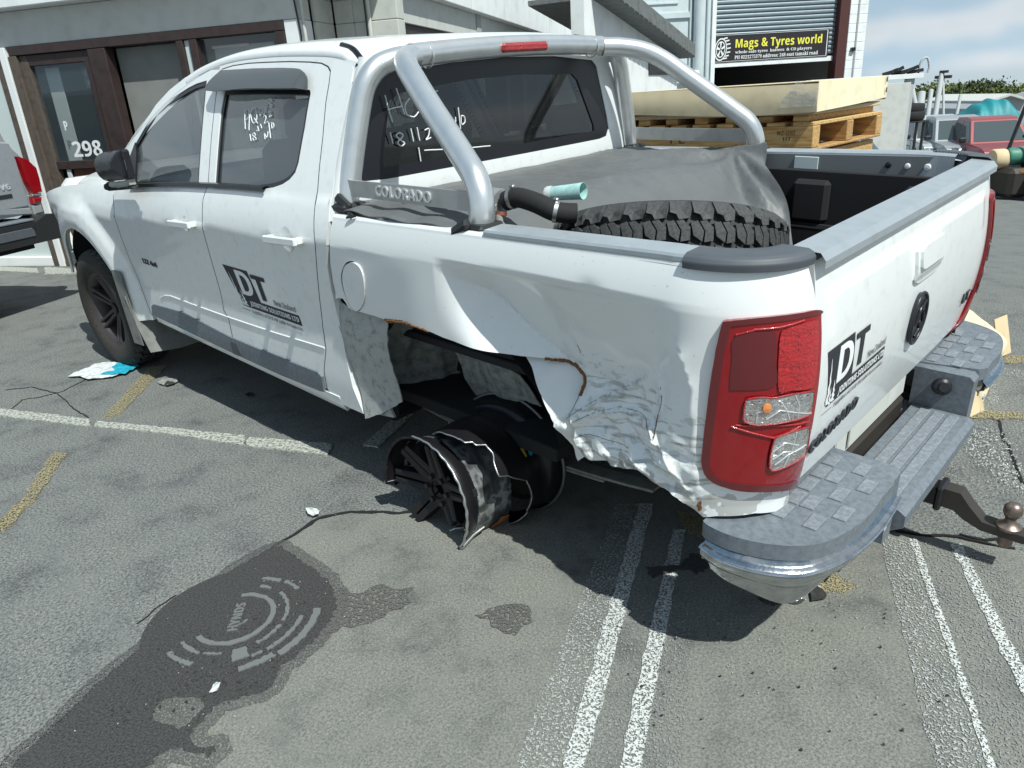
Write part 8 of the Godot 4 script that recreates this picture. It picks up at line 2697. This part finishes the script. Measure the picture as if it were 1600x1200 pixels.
	var wc: Vector3 = P3([0.675,-0.136,12.456])[0]
	make_car("parked_car", "white car nose just entering the frame at the right edge", "car", "", facing(v3(wc.x, terrain(wc.x, wc.z), wc.z) + v3(-0.727, 0, 0.684) * 3.1 + v3(0.5, 0, 0.5), -v3(-0.727, 0, 0.684)), "hatch", mat["pale_car"])
	# --- poles, sheds and trees far behind
	var ps := [[1404, 168, 126, 1.0], [1420, 160, 148, 0.8], [1436, 182, 146, 1.4], [1453, 180, 141, 1.0], [1466, 175, 112, 1.3], [1475, 150, 118, 0.8], [1501, 160, 150, 0.7]]
	var pd: Array = P3([8.493,1.073,32.561,8.026,-0.167,32.341,8.079,0.654,32.74,7.957,-0.221,32.379,7.814,0.729,33.042,7.7,-0.194,32.648,7.643,1.387,33.573,7.487,-0.139,32.888,7.561,1.188,33.545,7.395,0.454,33.305,6.89,0.46,33.808,6.873,0.218,33.691,8.484,0.616,32.319,8.423,0.178,32.139])
	for i in 7:
		var a: Vector3 = pd[i * 2]
		var b: Vector3 = pd[i * 2 + 1]
		var dn := (b - a).normalized()
		var base := a + dn * ((a.y - terrain(a.x, a.z)) / maxf(0.2, -dn.y))
		var pl := thing("yard_pole", ["tall pale pole far left of the row of poles", "thick short leaning pale pole above the white ute", "thin pale pole above the silver utes", "tallest pale pole, leaning, above the silver ute", "thin mast with a small head behind the tallest pole", "short stub pole by the gabled shed", "short thin pole beside the carport"][i], "pole", "", Transform3D(Basis(), base))
		mb2 = MB.new()
		var rr: float = [0.10, 0.17, 0.10, 0.11, 0.05, 0.07, 0.07][i]
		mb2.tube(V3([Vector3.ZERO, (a - base) * 0.5, a - base]), [rr, rr * 0.95, rr * 0.9], 10)
		put("shaft", mb2, mat["pale_post"], pl)
		if i == 4:
			mb2 = MB.new()
			mb2.box(a - base, v3(0.6, 0.12, 0.2))
			mb2.box(a - base + v3(0, 0.2, 0), v3(0.3, 0.10, 0.2))
			put("head", mb2, mat["dark_steel"], pl)
	var s0: Vector3 = P3([14.376,-1.075,49.715])[0]
	var sx := v3(-0.727, 0, 0.684)
	var shed := thing("grey_shed", "low grey gabled shed beyond the parked utes", "shed", "", facing(v3(s0.x, terrain(s0.x, s0.z), s0.z), sx))
	var eye_y := 1.431
	var hy := func(y: float, d: float, x: float) -> float: return 0.0
	var gab: Array = P3([13.467,-0.634,50.855,13.095,-0.37,51.368,12.328,-0.065,52.292,11.506,-0.391,52.925,11.334,-0.516,53.026,10.996,-2.018,52.535,13.197,-1.835,50.462])
	var si := shed.transform.affine_inverse()
	var gp := PackedVector2Array()
	for p: Vector3 in gab:
		var q: Vector3 = si * p
		gp.append(v2(q.x, maxf(q.y, 0.0)))
	mb2 = MB.new()
	mb2.prism(gp, 6.0, Transform3D(Basis(), v3(0, 0, 0)))
	put("wall", mb2, mat["shed_roof"], shed)
	mb2 = MB.new()
	for i in 2:
		mb2.beam(v3(gp[i + 1].x, gp[i + 1].y + 0.06, 3.0), v3(gp[i + 2].x, gp[i + 2].y + 0.06, 3.0), 6.6, 0.12)
	put("roof", mb2, mat["grey_wall"], shed)
	var big := thing("long_shed", "long pale grey shed with a ribbed side rising to the right edge", "shed", "", facing(v3(s0.x, terrain(s0.x, s0.z), s0.z), sx))
	var bg: Array = P3([13.155,-1.011,60.009,11.768,-0.668,61.568,10.096,-0.14,63.509,7.643,0.531,66.3,6.763,-3.373,65.024,12.735,-2.878,59.399])
	var bpoly := PackedVector2Array()
	var bz := 0.0
	for p: Vector3 in bg:
		var q: Vector3 = si * p
		bpoly.append(v2(q.x, maxf(q.y, 0.0)))
		bz = q.z
	mb2 = MB.new()
	mb2.prism(bpoly, 0.3, Transform3D(Basis(), v3(0, 0, bz)))
	put("wall", mb2, mat["shed_roof"], big)
	for i in 40:
		var x := lerpf(bpoly[0].x, bpoly[3].x, i / 39.0)
		var yt := lerpf(bpoly[0].y, bpoly[3].y, i / 39.0) - 0.2
		mb2 = MB.new()
		mb2.box(v3(x, yt * 0.5, bz + 0.32), v3(0.08, yt, 0.06))
		mb2.box(v3(x, yt * 0.5, bz - 0.02), v3(0.08, yt, 0.06))
		put("rib", mb2, mat["shed_roof"], big)
	var tl := ["dense green tree behind the carport", "green tree behind the left poles", "rounded green tree behind the tallest pole", "tree between the thin mast and the gabled shed roof", "low tree above the gabled shed", "bushy tree left of the long shed roof", "tree above the teal tarpaulin", "broad tree over the long shed roof", "tree right of the broad tree over the long shed", "tree at the right edge above the frame machine"]
	var tx: Array = P3([19.652,-0.27,66.073,19.034,-0.178,66.734,18.006,-0.07,67.808,16.979,0.037,68.882,16.06,-0.04,69.747,15.091,-0.504,70.448,14.381,-0.323,71.249,13.758,-0.086,71.994,12.757,-0.361,72.832,11.827,-0.486,73.681])
	for i in 10:
		var p: Vector3 = tx[i]
		var g := terrain(p.x, p.z)
		make_tree(v3(p.x, g, p.z) + v3(0.654, 0, 0.663) * (i % 3) * 2.0, (p.y - g) * [1.05, 1.0, 1.16, 1.02, 1.1, 0.98, 1.12, 1.2, 1.05, 1.0][i] + 0.35, [1.7, 1.4, 2.2, 1.5, 2.0, 1.4, 1.9, 2.5, 1.6, 1.9][i], tl[i], 300 + i)
	build_left_suv()

func build_left_suv() -> void:
	# tail of a silver wagon at the left edge; x to its right side, z towards the viewer
	var s := thing("silver_suv", "silver four wheel drive at the left edge, its tail towards the glass doors", "car", "", Transform3D(Basis(v3(0.493,0,0.87), Vector3.UP, v3(0.493,0,0.87).cross(Vector3.UP)), v3(5.45,0,-0.5)))
	var pm: Material = mat["silver_car"]
	var mb := MB.new()
	# half outline seen from behind; x = 0 is the outer edge of the right side
	var o := V2([v2(-1.80, 0.78), v2(-0.09, 0.78), v2(-0.03, 0.86), v2(-0.02, 1.05), v2(-0.07, 1.20), v2(-0.15, 1.29), v2(-0.20, 1.36), v2(-0.33, 1.80), v2(-0.50, 1.86), v2(-1.33, 1.86), v2(-1.50, 1.80), v2(-1.63, 1.36), v2(-1.80, 1.20)])
	mb.prism(o, 3.9, Transform3D(Basis(), v3(0, 0, -3.9)), 0.05)
	put("body", mb, pm, s)
	mb = MB.new()
	mb.prism(V2([v2(-1.66, 0.84), v2(-0.17, 0.84), v2(-0.165, 1.20), v2(-0.185, 1.345), v2(-0.30, 1.36), v2(-1.52, 1.36), v2(-1.65, 1.345)]), 0.03, Transform3D(Basis(), Vector3.ZERO), 0.012)
	var gate := put("tailgate", mb, pm, s)
	mb = MB.new()
	mb.prism(V2([v2(-1.50, 1.38), v2(-0.33, 1.38), v2(-0.42, 1.74), v2(-1.41, 1.74)]), 0.012, Transform3D(Basis(), v3(0, 0, 0.001)), 0.004)
	put("rear_window", mb, mat["car_glass"], s)
	# tail light wrapping the edge
	for e: Array in [[P2([-0.159,1.235,-0.078,1.203,-0.016,1.131,-0.015,1.043,-0.026,0.94,-0.116,0.941,-0.141,1.032,-0.147,1.134]), "red_lens"], [P2([-0.136,0.939,-0.028,0.935,-0.033,0.904,-0.127,0.912]), "clear_lens"], [P2([-0.129,0.907,-0.035,0.899,-0.046,0.869,-0.07,0.857,-0.135,0.856]), "red_lens"]]:
		mb = MB.new()
		mb.prism(V2(e[0]), 0.075, Transform3D(Basis(), v3(0, 0, -0.03)), 0.012)
		put("tail_light", mb, mat[e[1]], s)
	mb = MB.new()
	mb.prism(V2(P2([-1.371,0.986,-0.17,0.829,-0.171,0.772,-1.393,0.926])), 0.05, Transform3D(Basis(), v3(0, 0, -0.02)), 0.01)
	put("lower_panel", mb, pm, s)
	mb = MB.new()
	mb.prism(V2(P2([-0.146,0.842,-0.047,0.848,-0.047,0.774,-0.141,0.767])), 0.06, Transform3D(Basis(), v3(0, 0, -0.03)), 0.01)
	put("corner_panel", mb, mat["dull_alloy"], s)
	mb = MB.new()
	mb.prism(V2([v2(-1.85, 0.56), v2(-0.06, 0.56), v2(0.0, 0.60), v2(0.02, 0.70), v2(-0.02, 0.76), v2(-0.14, 0.77), v2(-0.25, 0.73), v2(-1.85, 0.73)]), 0.24, Transform3D(Basis(), v3(0, 0, -0.10)), 0.04)
	put("rear_bumper", mb, mat["black_plastic"], s)
	mb = MB.new()
	mb.box(v3(-1.1, 0.745, 0.03), v3(1.7, 0.02, 0.18), Basis.IDENTITY, 0.006)
	put("bumper_step", mb, mat["grey_plastic"], s)
	mb = MB.new()
	mb.box(v3(-1.05, 0.655, 0.142), v3(1.5, 0.07, 0.012), Basis.IDENTITY, 0.004)
	put("bumper_inlay", mb, mat["faded_plastic"], s)
	for x: float in [-0.30, -1.52]:
		mb = MB.new()
		mb.lathe(V2([v2(0.02, 0), v2(0.018, 0.008), v2(0, 0.01)]), Transform3D(Basis(v3(1, 0, 0), v3(0, 0, 1), v3(0, 1, 0)), v3(x, 0.69, 0.14)), 12)
		put("parking_sensor", mb, mat["gloss_black"], s)
	put("badge", letters("V6", "Droid Sans", true, 0.1, func(q: Vector2, z: float) -> Vector3: return v3(-0.40 + q.x * 0.10, 0.995 + q.y * 0.042, 0.031 + z), 0.006), mat["badge_chrome"], gate)
	mb = MB.new()
	mb.box(v3(-0.39, 0.945, 0.032), v3(0.17, 0.032, 0.006), Basis.IDENTITY, 0.002)
	put("badge_plate", mb, mat["badge_dark"], gate)
	for x: float in [-0.22, -1.60]:
		for z: float in [-0.98, -3.4]:
			mb = MB.new()
			mb.lathe(V2([v2(0.0, -0.12), v2(0.34, -0.12), v2(0.37, -0.09), v2(0.37, 0.09), v2(0.34, 0.12), v2(0.22, 0.11), v2(0.20, 0.05), v2(0, 0.05)]), Transform3D(Basis(v3(0, 0, 1), v3(1 if x > -1.0 else -1, 0, 0), v3(0, 1, 0)), v3(x, 0.37, z)), 28)
			put("wheel", mb, mat["rubber"], s)
	mb = MB.new()
	mb.box(v3(-0.91, 0.62, -1.9), v3(1.5, 0.25, 3.7))
	put("underbody", mb, mat["arch_liner"], s)


func mud_tyre(n: Node3D, R: float, W: float) -> void:
	# off-road tyre: y is its axis
	var mb := MB.new()
	mb.lathe(V2([v2(0.232, -W * 0.40), v2(0.27, -W * 0.49), v2(0.33, -W * 0.50), v2(R - 0.03, -W * 0.46), v2(R - 0.014, -W * 0.38), v2(R - 0.010, 0), v2(R - 0.014, W * 0.38), v2(R - 0.03, W * 0.46), v2(0.33, W * 0.50), v2(0.27, W * 0.49), v2(0.232, W * 0.40), v2(0.225, 0), v2(0.232, -W * 0.40)]), Transform3D.IDENTITY, 96)
	put("carcass", mb, mat["tread_rubber"], n)
	mb = MB.new()
	var nb := 36
	for i in nb:
		var a := TAU * i / nb
		for sgn: float in [-1.0, 1.0]:
			var aa := a + (0.5 if sgn > 0.0 else 0.0) * TAU / nb
			var at := func(da: float, y: float, r: float) -> Vector3: return v3(cos(aa + da) * r, y * sgn, sin(aa + da) * r)
			var wd := TAU / nb
			# shoulder lug folds over onto the sidewall
			var lug := [[-0.40, 0.27], [0.02, 0.25], [0.14, 0.31], [0.40, 0.33], [0.42, 0.475], [-0.34, 0.475], [-0.44, 0.38]]
			var topp := PackedVector3Array()
			var bot := PackedVector3Array()
			for q: Array in lug:
				var y: float = float(q[1]) * W
				var r: float = R + 0.006 - 0.030 * pow(maxf(0.0, (float(q[1]) - 0.36) / 0.11), 1.5)
				topp.append(at.call(float(q[0]) * wd, y, r))
				bot.append(at.call(float(q[0]) * wd * 1.06, y, r - 0.022))
			_lug(mb, topp, bot, v3(cos(aa), 0.3 * sgn, sin(aa)))
			topp = PackedVector3Array()
			bot = PackedVector3Array()
			for q: Array in [[-0.30, 0.49], [0.28, 0.49], [0.20, 0.515], [-0.20, 0.515]]:
				pass
			# two centre blocks, bent like arrow heads
			for blk: Array in [[[0.02, 0.015], [0.40, 0.08], [0.52, 0.22], [0.24, 0.245], [-0.04, 0.13]], [[-0.46, 0.03], [-0.06, 0.01], [-0.10, 0.13], [0.14, 0.235], [-0.14, 0.25], [-0.46, 0.17]]]:
				topp = PackedVector3Array()
				bot = PackedVector3Array()
				for q: Array in blk:
					topp.append(at.call(float(q[0]) * wd, float(q[1]) * W, R + 0.006))
					bot.append(at.call(float(q[0]) * wd * 1.05, float(q[1]) * W, R - 0.016))
				_lug(mb, topp, bot, v3(cos(aa), 0, sin(aa)))
	put("tread", mb, mat["lug_rubber"], n)

func _lug(mb: MB, top: PackedVector3Array, bot: PackedVector3Array, out: Vector3) -> void:
	var c := Vector3.ZERO
	for p in top:
		c += p / top.size()
	for i in top.size():
		var j := (i + 1) % top.size()
		mb.flat(c + out.normalized() * 0.001, top[i], top[j], out)
		mb.quad(top[i], top[j], bot[j], bot[i], (top[i] + top[j]) * 0.5 - c)

func build_small_things() -> void:
	var U := Transform3D(Basis(v3(0.999,0.041,0),v3(-0.041,0.999,-0.032),v3(-0.001,0.032,0.999)), v3(0.005,-0.111,0.004))
	# loose tyre leaning in the tub
	var up := Vector3.UP
	var away := v3(0.53, 0, 0.85).normalized()
	var ax := (up * 0.927 + away * 0.375).normalized()
	var xx := away.cross(up).normalized()
	var ty := thing("mud_terrain_tyre", "loose off-road tyre with chunky tread lying tilted in the ute tub", "tyre", "", U * Transform3D(Basis(xx, ax, xx.cross(ax)), v3(-0.47, 1.045, -0.25)))
	mud_tyre(ty, 0.375, 0.255)
	# hose with clamps and its cast flange
	var hs := thing("radiator_hose", "black rubber hose bend with bright clamps and a cast flange on the tub cover", "hose", "", U)
	var mb := MB.new()
	var hp := spline3(V3([v3(-0.115, 1.268, -0.625), v3(-0.16, 1.282, -0.62), v3(-0.23, 1.272, -0.615), v3(-0.30, 1.248, -0.60), v3(-0.345, 1.240, -0.56)]), 6)
	mb.tube(hp, 0.031, 18)
	put("hose", mb, mat["rubber"], hs)
	for k: int in [4, 18]:
		mb = MB.new()
		var d := (hp[k + 1] - hp[k]).normalized()
		mb.tube(V3([hp[k] - d * 0.006, hp[k] + d * 0.006]), 0.0335, 20)
		mb.box(hp[k] + v3(0, 0.036, 0), v3(0.02, 0.012, 0.014))
		put("clamp", mb, mat["bare_alloy"], hs)
	mb = MB.new()
	for e: Array in [[v3(-0.095, 1.262, -0.625), 0.040, 0.03], [v3(-0.085, 1.285, -0.61), 0.018, 0.05], [v3(-0.10, 1.245, -0.65), 0.016, 0.05]]:
		mb.lathe(V2([v2(0, 0), v2(e[1], 0), v2(e[1], e[2]), v2(float(e[1]) * 0.6, e[2]), v2(0, e[2])]), Transform3D(Basis(v3(0, 1, 0), v3(1, 0, 0), v3(0, 0, -1)), e[0]), 14)
	put("cast_flange", mb, mat["dull_alloy"], hs)
	mb = MB.new()
	for i in 5:
		var a := TAU * i / 5.0
		mb.lathe(V2([v2(0, 0), v2(0.009, 0), v2(0.009, 0.014), v2(0, 0.015)]), Transform3D(Basis(v3(0, 1, 0), v3(1, 0, 0), v3(0, 0, -1)), v3(-0.062, 1.262 + cos(a) * 0.032, -0.625 + sin(a) * 0.032)), 8)
	stuff(put("bolts", mb, mat["bare_alloy"], hs))
	var fit := thing("copper_fitting", "small copper ringed glass fitting beside the sports bar foot", "fitting", "", U * Transform3D(Basis(), v3(-0.158, 1.213, -0.705)))
	mb = MB.new()
	mb.lathe(V2([v2(0.015, 0), v2(0.017, 0.004), v2(0.013, 0.008), v2(0.013, 0.030), v2(0.011, 0.030), v2(0.011, 0.0)]), Transform3D.IDENTITY, 18)
	put("sleeve", mb, mat["clear_plastic"], fit)
	mb = MB.new()
	mb.lathe(V2([v2(0.012, 0.030), v2(0.019, 0.030), v2(0.019, 0.040), v2(0.012, 0.040), v2(0.012, 0.030)]), Transform3D(Basis(v3(1, 0, 0), 0.3), Vector3.ZERO), 18)
	put("ring", mb, mat["copper"], fit)
	# paper cup on its side
	var cx := v3(-0.9, 0.10, 0.25).normalized()
	var cy := v3(0, 1, 0)
	var cz := cx.cross(cy).normalized()
	var cup := thing("paper_cup", "crushed mint and white paper cup lying on the soft cover", "cup", "", U * Transform3D(Basis(cz.cross(cx), cx, cz), v3(-0.13, 1.262, -0.44)))
	mb = MB.new()
	mb.lathe(V2([v2(0.0, 0.002), v2(0.026, 0.0), v2(0.030, 0.10), v2(0.032, 0.128), v2(0.0305, 0.128), v2(0.0285, 0.10)]), Transform3D(Basis().scaled(v3(0.85, 1, 1.05)), Vector3.ZERO), 24)
	put("cup", mb, mat["mint_paper"], cup)
	mb = MB.new()
	mb.lathe(V2([v2(0.0268, -0.004), v2(0.0285, 0.0), v2(0.0292, 0.022)]), Transform3D(Basis().scaled(v3(0.86, 1, 1.06)), Vector3.ZERO), 24)
	put("base_band", mb, mat["white_film"], cup)
	# the broken off face of the wheel, standing on the ground by the barrel
	build_broken_wheel(U)
	# litter
	var lit: Array = [
		
		["plastic_scrap", "small blue plastic scrap right of the front wheel", P2([2.503,-0.934,2.536,-0.894,2.468,-0.835,2.409,-0.857,2.4,-0.924,2.456,-0.938]), "grey_film", 0.006],
		["foil_scrap", "crumpled shiny foil scrap on the tar by the manhole", P2([-0.121,-1.863,-0.102,-1.843,-0.101,-1.835,-0.116,-1.828,-0.131,-1.848,-0.128,-1.86]), "white_film", 0.012],
		["paper_scrap", "white crumpled paper scrap beside the long crack", P2([0.498,-1.184,0.494,-1.158,0.453,-1.15,0.429,-1.171,0.437,-1.189,0.465,-1.193]), "white_film", 0.012],
		["rubber_scrap", "small black rubber scrap under the cab side", P2([1.854,-0.728,1.878,-0.689,1.834,-0.682,1.805,-0.705,1.82,-0.727]), "dark_bits", 0.008],
		["rubber_scrap", "black rubber scrap below the bumper corner", P2([-1.15,-0.484,-1.153,-0.451,-1.183,-0.458,-1.202,-0.496,-1.177,-0.527]), "dark_bits", 0.006],
		["wire_scrap", "thin pale wire scrap beside the bumper corner", P2([-1.131,-0.453,-1.166,-0.444,-1.204,-0.472,-1.202,-0.477,-1.167,-0.455]), "pale_post", 0.003],
		["cloth_scrap", "small dark twig like scrap near the left painted line", P2([2.468,-0.922,2.444,-0.868,2.386,-0.878,2.39,-0.929]), "dark_bits", 0.005]]
	for e: Array in lit:
		var poly := rough(V2(e[2]), 0.02, 0.004, e[1].length())
		mb = MB.new()
		var h: float = e[4]
		var nz := FastNoiseLite.new()
		nz.seed = e[1].length()
		nz.frequency = 14.0
		mb.panel(poly, func(q: Vector2) -> Vector3: return v3(q.x, 0.011 + h * (0.6 + nz.get_noise_2dv(q) + 0.4 * nz.get_noise_2dv(q * 3.0)), q.y), 0.012, Vector3.UP, 0.002)
		tag(put(e[0], mb, mat[e[3]]), e[1], "litter")
	var film := thing("plastic_sheet", "torn plastic sheet, pale grey with a blue end, lying by the front wheel", "litter")
	for e: Array in [["pale_part", P2([3.111,-1.236,3.179,-1.093,3.211,-1.044,3.169,-0.973,3.094,-0.937,2.974,-0.996,2.849,-1.018,2.842,-1.065,2.927,-1.175,3.022,-1.188]), "white_film"], ["blue_part", P2([3.094,-0.937,3.05,-0.886,2.906,-0.881,2.858,-0.958,2.82,-0.998,2.86,-1.051,2.932,-1.101,2.969,-1.073,2.935,-1.01,3.044,-1.002]), "blue_film"]]:
		mb = MB.new()
		var nf := FastNoiseLite.new()
		nf.frequency = 16.0
		mb.panel(rough(V2(e[1]), 0.02, 0.005, 5), func(q: Vector2) -> Vector3: return v3(q.x, 0.012 + 0.007 * (0.6 + nf.get_noise_2dv(q)) + (0.003 if e[0] == "blue_part" else 0.0), q.y), 0.012, Vector3.UP, 0.001)
		put(e[0], mb, mat[e[2]], film)
	# gravel, glass crumbs and dust
	var g := RandomNumberGenerator.new()
	g.seed = 99
	var gm := MB.new()
	gm.box(Vector3.ZERO, v3(1, 0.7, 0.8), Basis.IDENTITY, 0.2)
	for e: Array in [["glass_crumbs", P2([-1.222,0.847,-1.244,1.057,-1.347,1.014,-1.434,0.793,-1.545,0.568,-1.49,0.497,-1.39,0.598,-1.278,0.71]), 420, 0.003, 0.007, "glass_bits"], ["scattered_grit", P2([-1.003,-1.161,-1.594,-0.668,-1.443,-0.055,-0.884,-0.819]), 160, 0.0015, 0.004, "pebble"], ["scattered_grit", P2([0.177,-2.283,-0.584,-1.642,0.342,-0.806,2.655,-1.708]), 260, 0.0015, 0.004, "pebble"], ["dark_crumbs", P2([-0.977,-1.383,-1.633,-0.828,-1.415,-0.279,-0.773,-0.981]), 60, 0.003, 0.007, "dark_bits"], ["dark_crumbs", P2([-0.019,-2.118,-0.246,-1.764,-0.012,-1.408,0.218,-1.86]), 160, 0.003, 0.008, "dark_bits"], ["scattered_grit", P2([-1.152,0.583,-1.546,0.302,-1.353,1.345,-1.257,1.107]), 200, 0.003, 0.006, "pebble"]]:
		var poly := V2(e[1])
		var lo := poly[0]
		var hi := poly[0]
		for q in poly:
			lo = lo.min(q)
			hi = hi.max(q)
		var xs: Array[Transform3D] = []
		while xs.size() < int(e[2]):
			var q := v2(g.randf_range(lo.x, hi.x), g.randf_range(lo.y, hi.y))
			if Geometry2D.is_point_in_polygon(q, poly):
				var s := g.randf_range(e[3], e[4])
				xs.append(Transform3D(Basis(v3(g.randfn(), g.randfn(), g.randfn()).normalized(), g.randf() * 3.0).scaled(Vector3.ONE * s), v3(q.x, 0.008 + s * 0.3, q.y)))
		var mm := MultiMesh.new()
		mm.transform_format = MultiMesh.TRANSFORM_3D
		mm.mesh = gm.mesh(mat[e[5]])
		mm.instance_count = xs.size()
		for i in xs.size():
			mm.set_instance_transform(i, xs[i])
		var mi := MultiMeshInstance3D.new()
		mi.multimesh = mm
		_name(mi, e[0], null)
		mi.set_meta("kind", "stuff")

func build_broken_wheel(U: Transform3D) -> void:
	var w := thing("broken_wheel_face", "snapped off black alloy wheel face with three spokes standing by the barrel", "wheel", "", U * Transform3D(Basis(v3(-1, 0, 0), v3(0.10, 0.06, -0.99).normalized(), v3(-1, 0, 0).cross(v3(0.10, 0.06, -0.99).normalized())), v3(0.02, 0.292, -0.94)))
	# own axes: y out of the face, x towards the tail, z = up
	var at := func(a: float, r: float, y: float) -> Vector3: return v3(cos(a) * r, y, sin(a) * r)
	var sgn := 1.0
	if (w.transform.basis.z).y < 0.0:
		sgn = -1.0
	var prof := V2([v2(0.222, 0.040), v2(0.226, 0.030), v2(0.214, 0.020), v2(0.208, -0.01), v2(0.198, -0.03), v2(0.196, -0.12), v2(0.194, -0.205)])
	var arc := func(p: PackedVector2Array, a0: float, a1: float, cut: float, th: float) -> MB:
		var mb := MB.new()
		var run := PackedFloat32Array([0.0])
		for i in p.size() - 1:
			run.append(run[i] + p[i].distance_to(p[i + 1]))
		var fn := func(q: Vector2) -> Vector3:
			var i := 0
			while i < p.size() - 2 and q.y > run[i + 1]:
				i += 1
			var t := (q.y - run[i]) / (run[i + 1] - run[i])
			var v := p[i].lerp(p[i + 1], t)
			return at.call(q.x * sgn, v.x, v.y)
		var total := run[run.size() - 1]
		var poly := rough(V2([v2(a0, 0.0), v2(a1, 0.0), v2(a1 + 0.05, total * 0.5), v2(a1 - 0.05, total), v2(a0 + 0.1, total), v2(a0 - cut, total * 0.5)]), 0.05, 0.004, 91)
		for q in poly.size():
			poly[q] = v2(poly[q].x, maxf(poly[q].y, 0.0))
		mb.panel(poly, fn, 0.04, Vector3.ZERO, 0.011)
		for i in mb.v.size():
			var r := v3(mb.v[i].x, 0, mb.v[i].z)
			if mb.n[i].dot(r) < 0.0 and absf(mb.n[i].y) < 0.8:
				mb.n[i] = -mb.n[i]
		return mb
	put("outer_lip", arc.call(V2([v2(0.222, 0.040), v2(0.226, 0.030), v2(0.214, 0.020), v2(0.208, -0.012), v2(0.198, -0.03)]), -0.62, 3.3, 0.0, 0.0), mat["dark_wheel"], w)
	put("barrel_stub", arc.call(V2([v2(0.198, -0.032), v2(0.200, -0.055), v2(0.196, -0.075), v2(0.197, -0.14), v2(0.203, -0.165), v2(0.200, -0.180)]), -1.35, 3.0, 0.0, 0.0), mat["scuffed_wheel"], w)
	# torn bright edge
	var mb := MB.new()
	var p := PackedVector3Array()
	var rad := []
	for i in 60:
		var a := lerpf(-0.60, 1.75, i / 59.0)
		p.append(at.call(a * sgn, 0.224 + 0.001 * sin(a * 23.0), 0.040 + 0.0015 * sin(a * 31.0)))
		rad.append(0.0035 + 0.0022 * absf(sin(a * 17.0)) * smoothstep(1.5, 0.0, a))
	mb.tube(p, rad, 6)
	put("torn_edge", mb, mat["bare_alloy"], w)
	for e: Array in [[-0.62, 0.22, 0.19], [3.28, 0.225, 0.20]]:
		mb = MB.new()
		mb.tube(V3([at.call(float(e[0]) * sgn, 0.228, 0.038), at.call(float(e[0]) * sgn, 0.205, -0.03), at.call((float(e[0]) + 0.05) * sgn, 0.198, -0.08)]), [0.007, 0.006, 0.004], 6)
		put("torn_end", mb, mat["bare_alloy"], w)
	# spokes: whole, whole, and broken stubs
	for e: Array in [[0.32, 0.205, "spoke"], [1.50, 0.205, "spoke"], [2.35, 0.21, "spoke"], [3.12, 0.21, "spoke"], [-0.72, 0.15, "broken_spoke"], [4.1, 0.19, "broken_spoke"]]:
		mb = MB.new()
		var a: float = float(e[0]) * sgn
		var r1: float = e[1]
		var dir := v3(cos(a), 0, sin(a))
		var tn := v3(-sin(a), 0, cos(a))
		# a broad plate that narrows to the rim, with a groove down its middle
		var lean := Basis(dir, Vector3.UP, dir.cross(Vector3.UP)) * Basis(v3(0, 0, 1), 0.30)
		for k: float in [-1.0, 1.0]:
			var pl := V2([v2(0.03, k * 0.004), v2(r1, k * 0.004), v2(r1, k * 0.026), v2(0.09, k * 0.036), v2(0.03, k * 0.042)])
			mb.prism(pl, 0.045, Transform3D(Basis(lean.x, -lean.z, lean.y), v3(0, -0.085, 0)), 0.006)
		mb.beam(dir * 0.03 + v3(0, -0.075, 0), dir * r1 + v3(0, -0.02, 0), 0.03, 0.02, Vector3.UP, 0.003)
		put(e[2], mb, mat["dark_wheel"], w)
	mb = MB.new()
	mb.lathe(V2([v2(0.082, -0.10), v2(0.080, -0.035), v2(0.066, -0.022), v2(0.036, -0.022), v2(0.034, -0.05), v2(0.0, -0.05)]), Transform3D.IDENTITY, 32)
	put("hub", mb, mat["dark_wheel"], w)
	for i in 6:
		var a := TAU * i / 6.0
		mb = MB.new()
		mb.lathe(V2([v2(0.011, -0.022), v2(0.010, -0.012), v2(0.0, -0.011)]), Transform3D(Basis(), v3(cos(a) * 0.052, 0, sin(a) * 0.052)), 6)
		put("wheel_nut", mb, mat["satin_black"], w)
	# rusty gouge and a bent shard at the foot of the stub
	mb = MB.new()
	mb.panel(rough(V2([v2(-0.95, 0.0), v2(-0.45, 0.0), v2(-0.40, 0.05), v2(-0.6, 0.085), v2(-0.95, 0.075)]), 0.04, 0.006, 95), func(q: Vector2) -> Vector3: return at.call(q.x * sgn, 0.2055, -0.182 + q.y * 0.8), 0.02, v3(1, 0, -1))
	put("rust_patch", mb, mat["orange_rust"], w)
	mb = MB.new()
	mb.panel(rough(V2([v2(-1.0, 0.0), v2(-0.80, 0.01), v2(-0.72, 0.10), v2(-0.85, 0.12), v2(-0.98, 0.05)]), 0.04, 0.008, 97), func(q: Vector2) -> Vector3: return at.call(q.x * sgn, 0.15 + 0.5 * q.y * 0.3, 0.0 - q.y * 0.3), 0.02, v3(1, 1, 0), 0.004)
	put("shard", mb, mat["bare_alloy"], w)
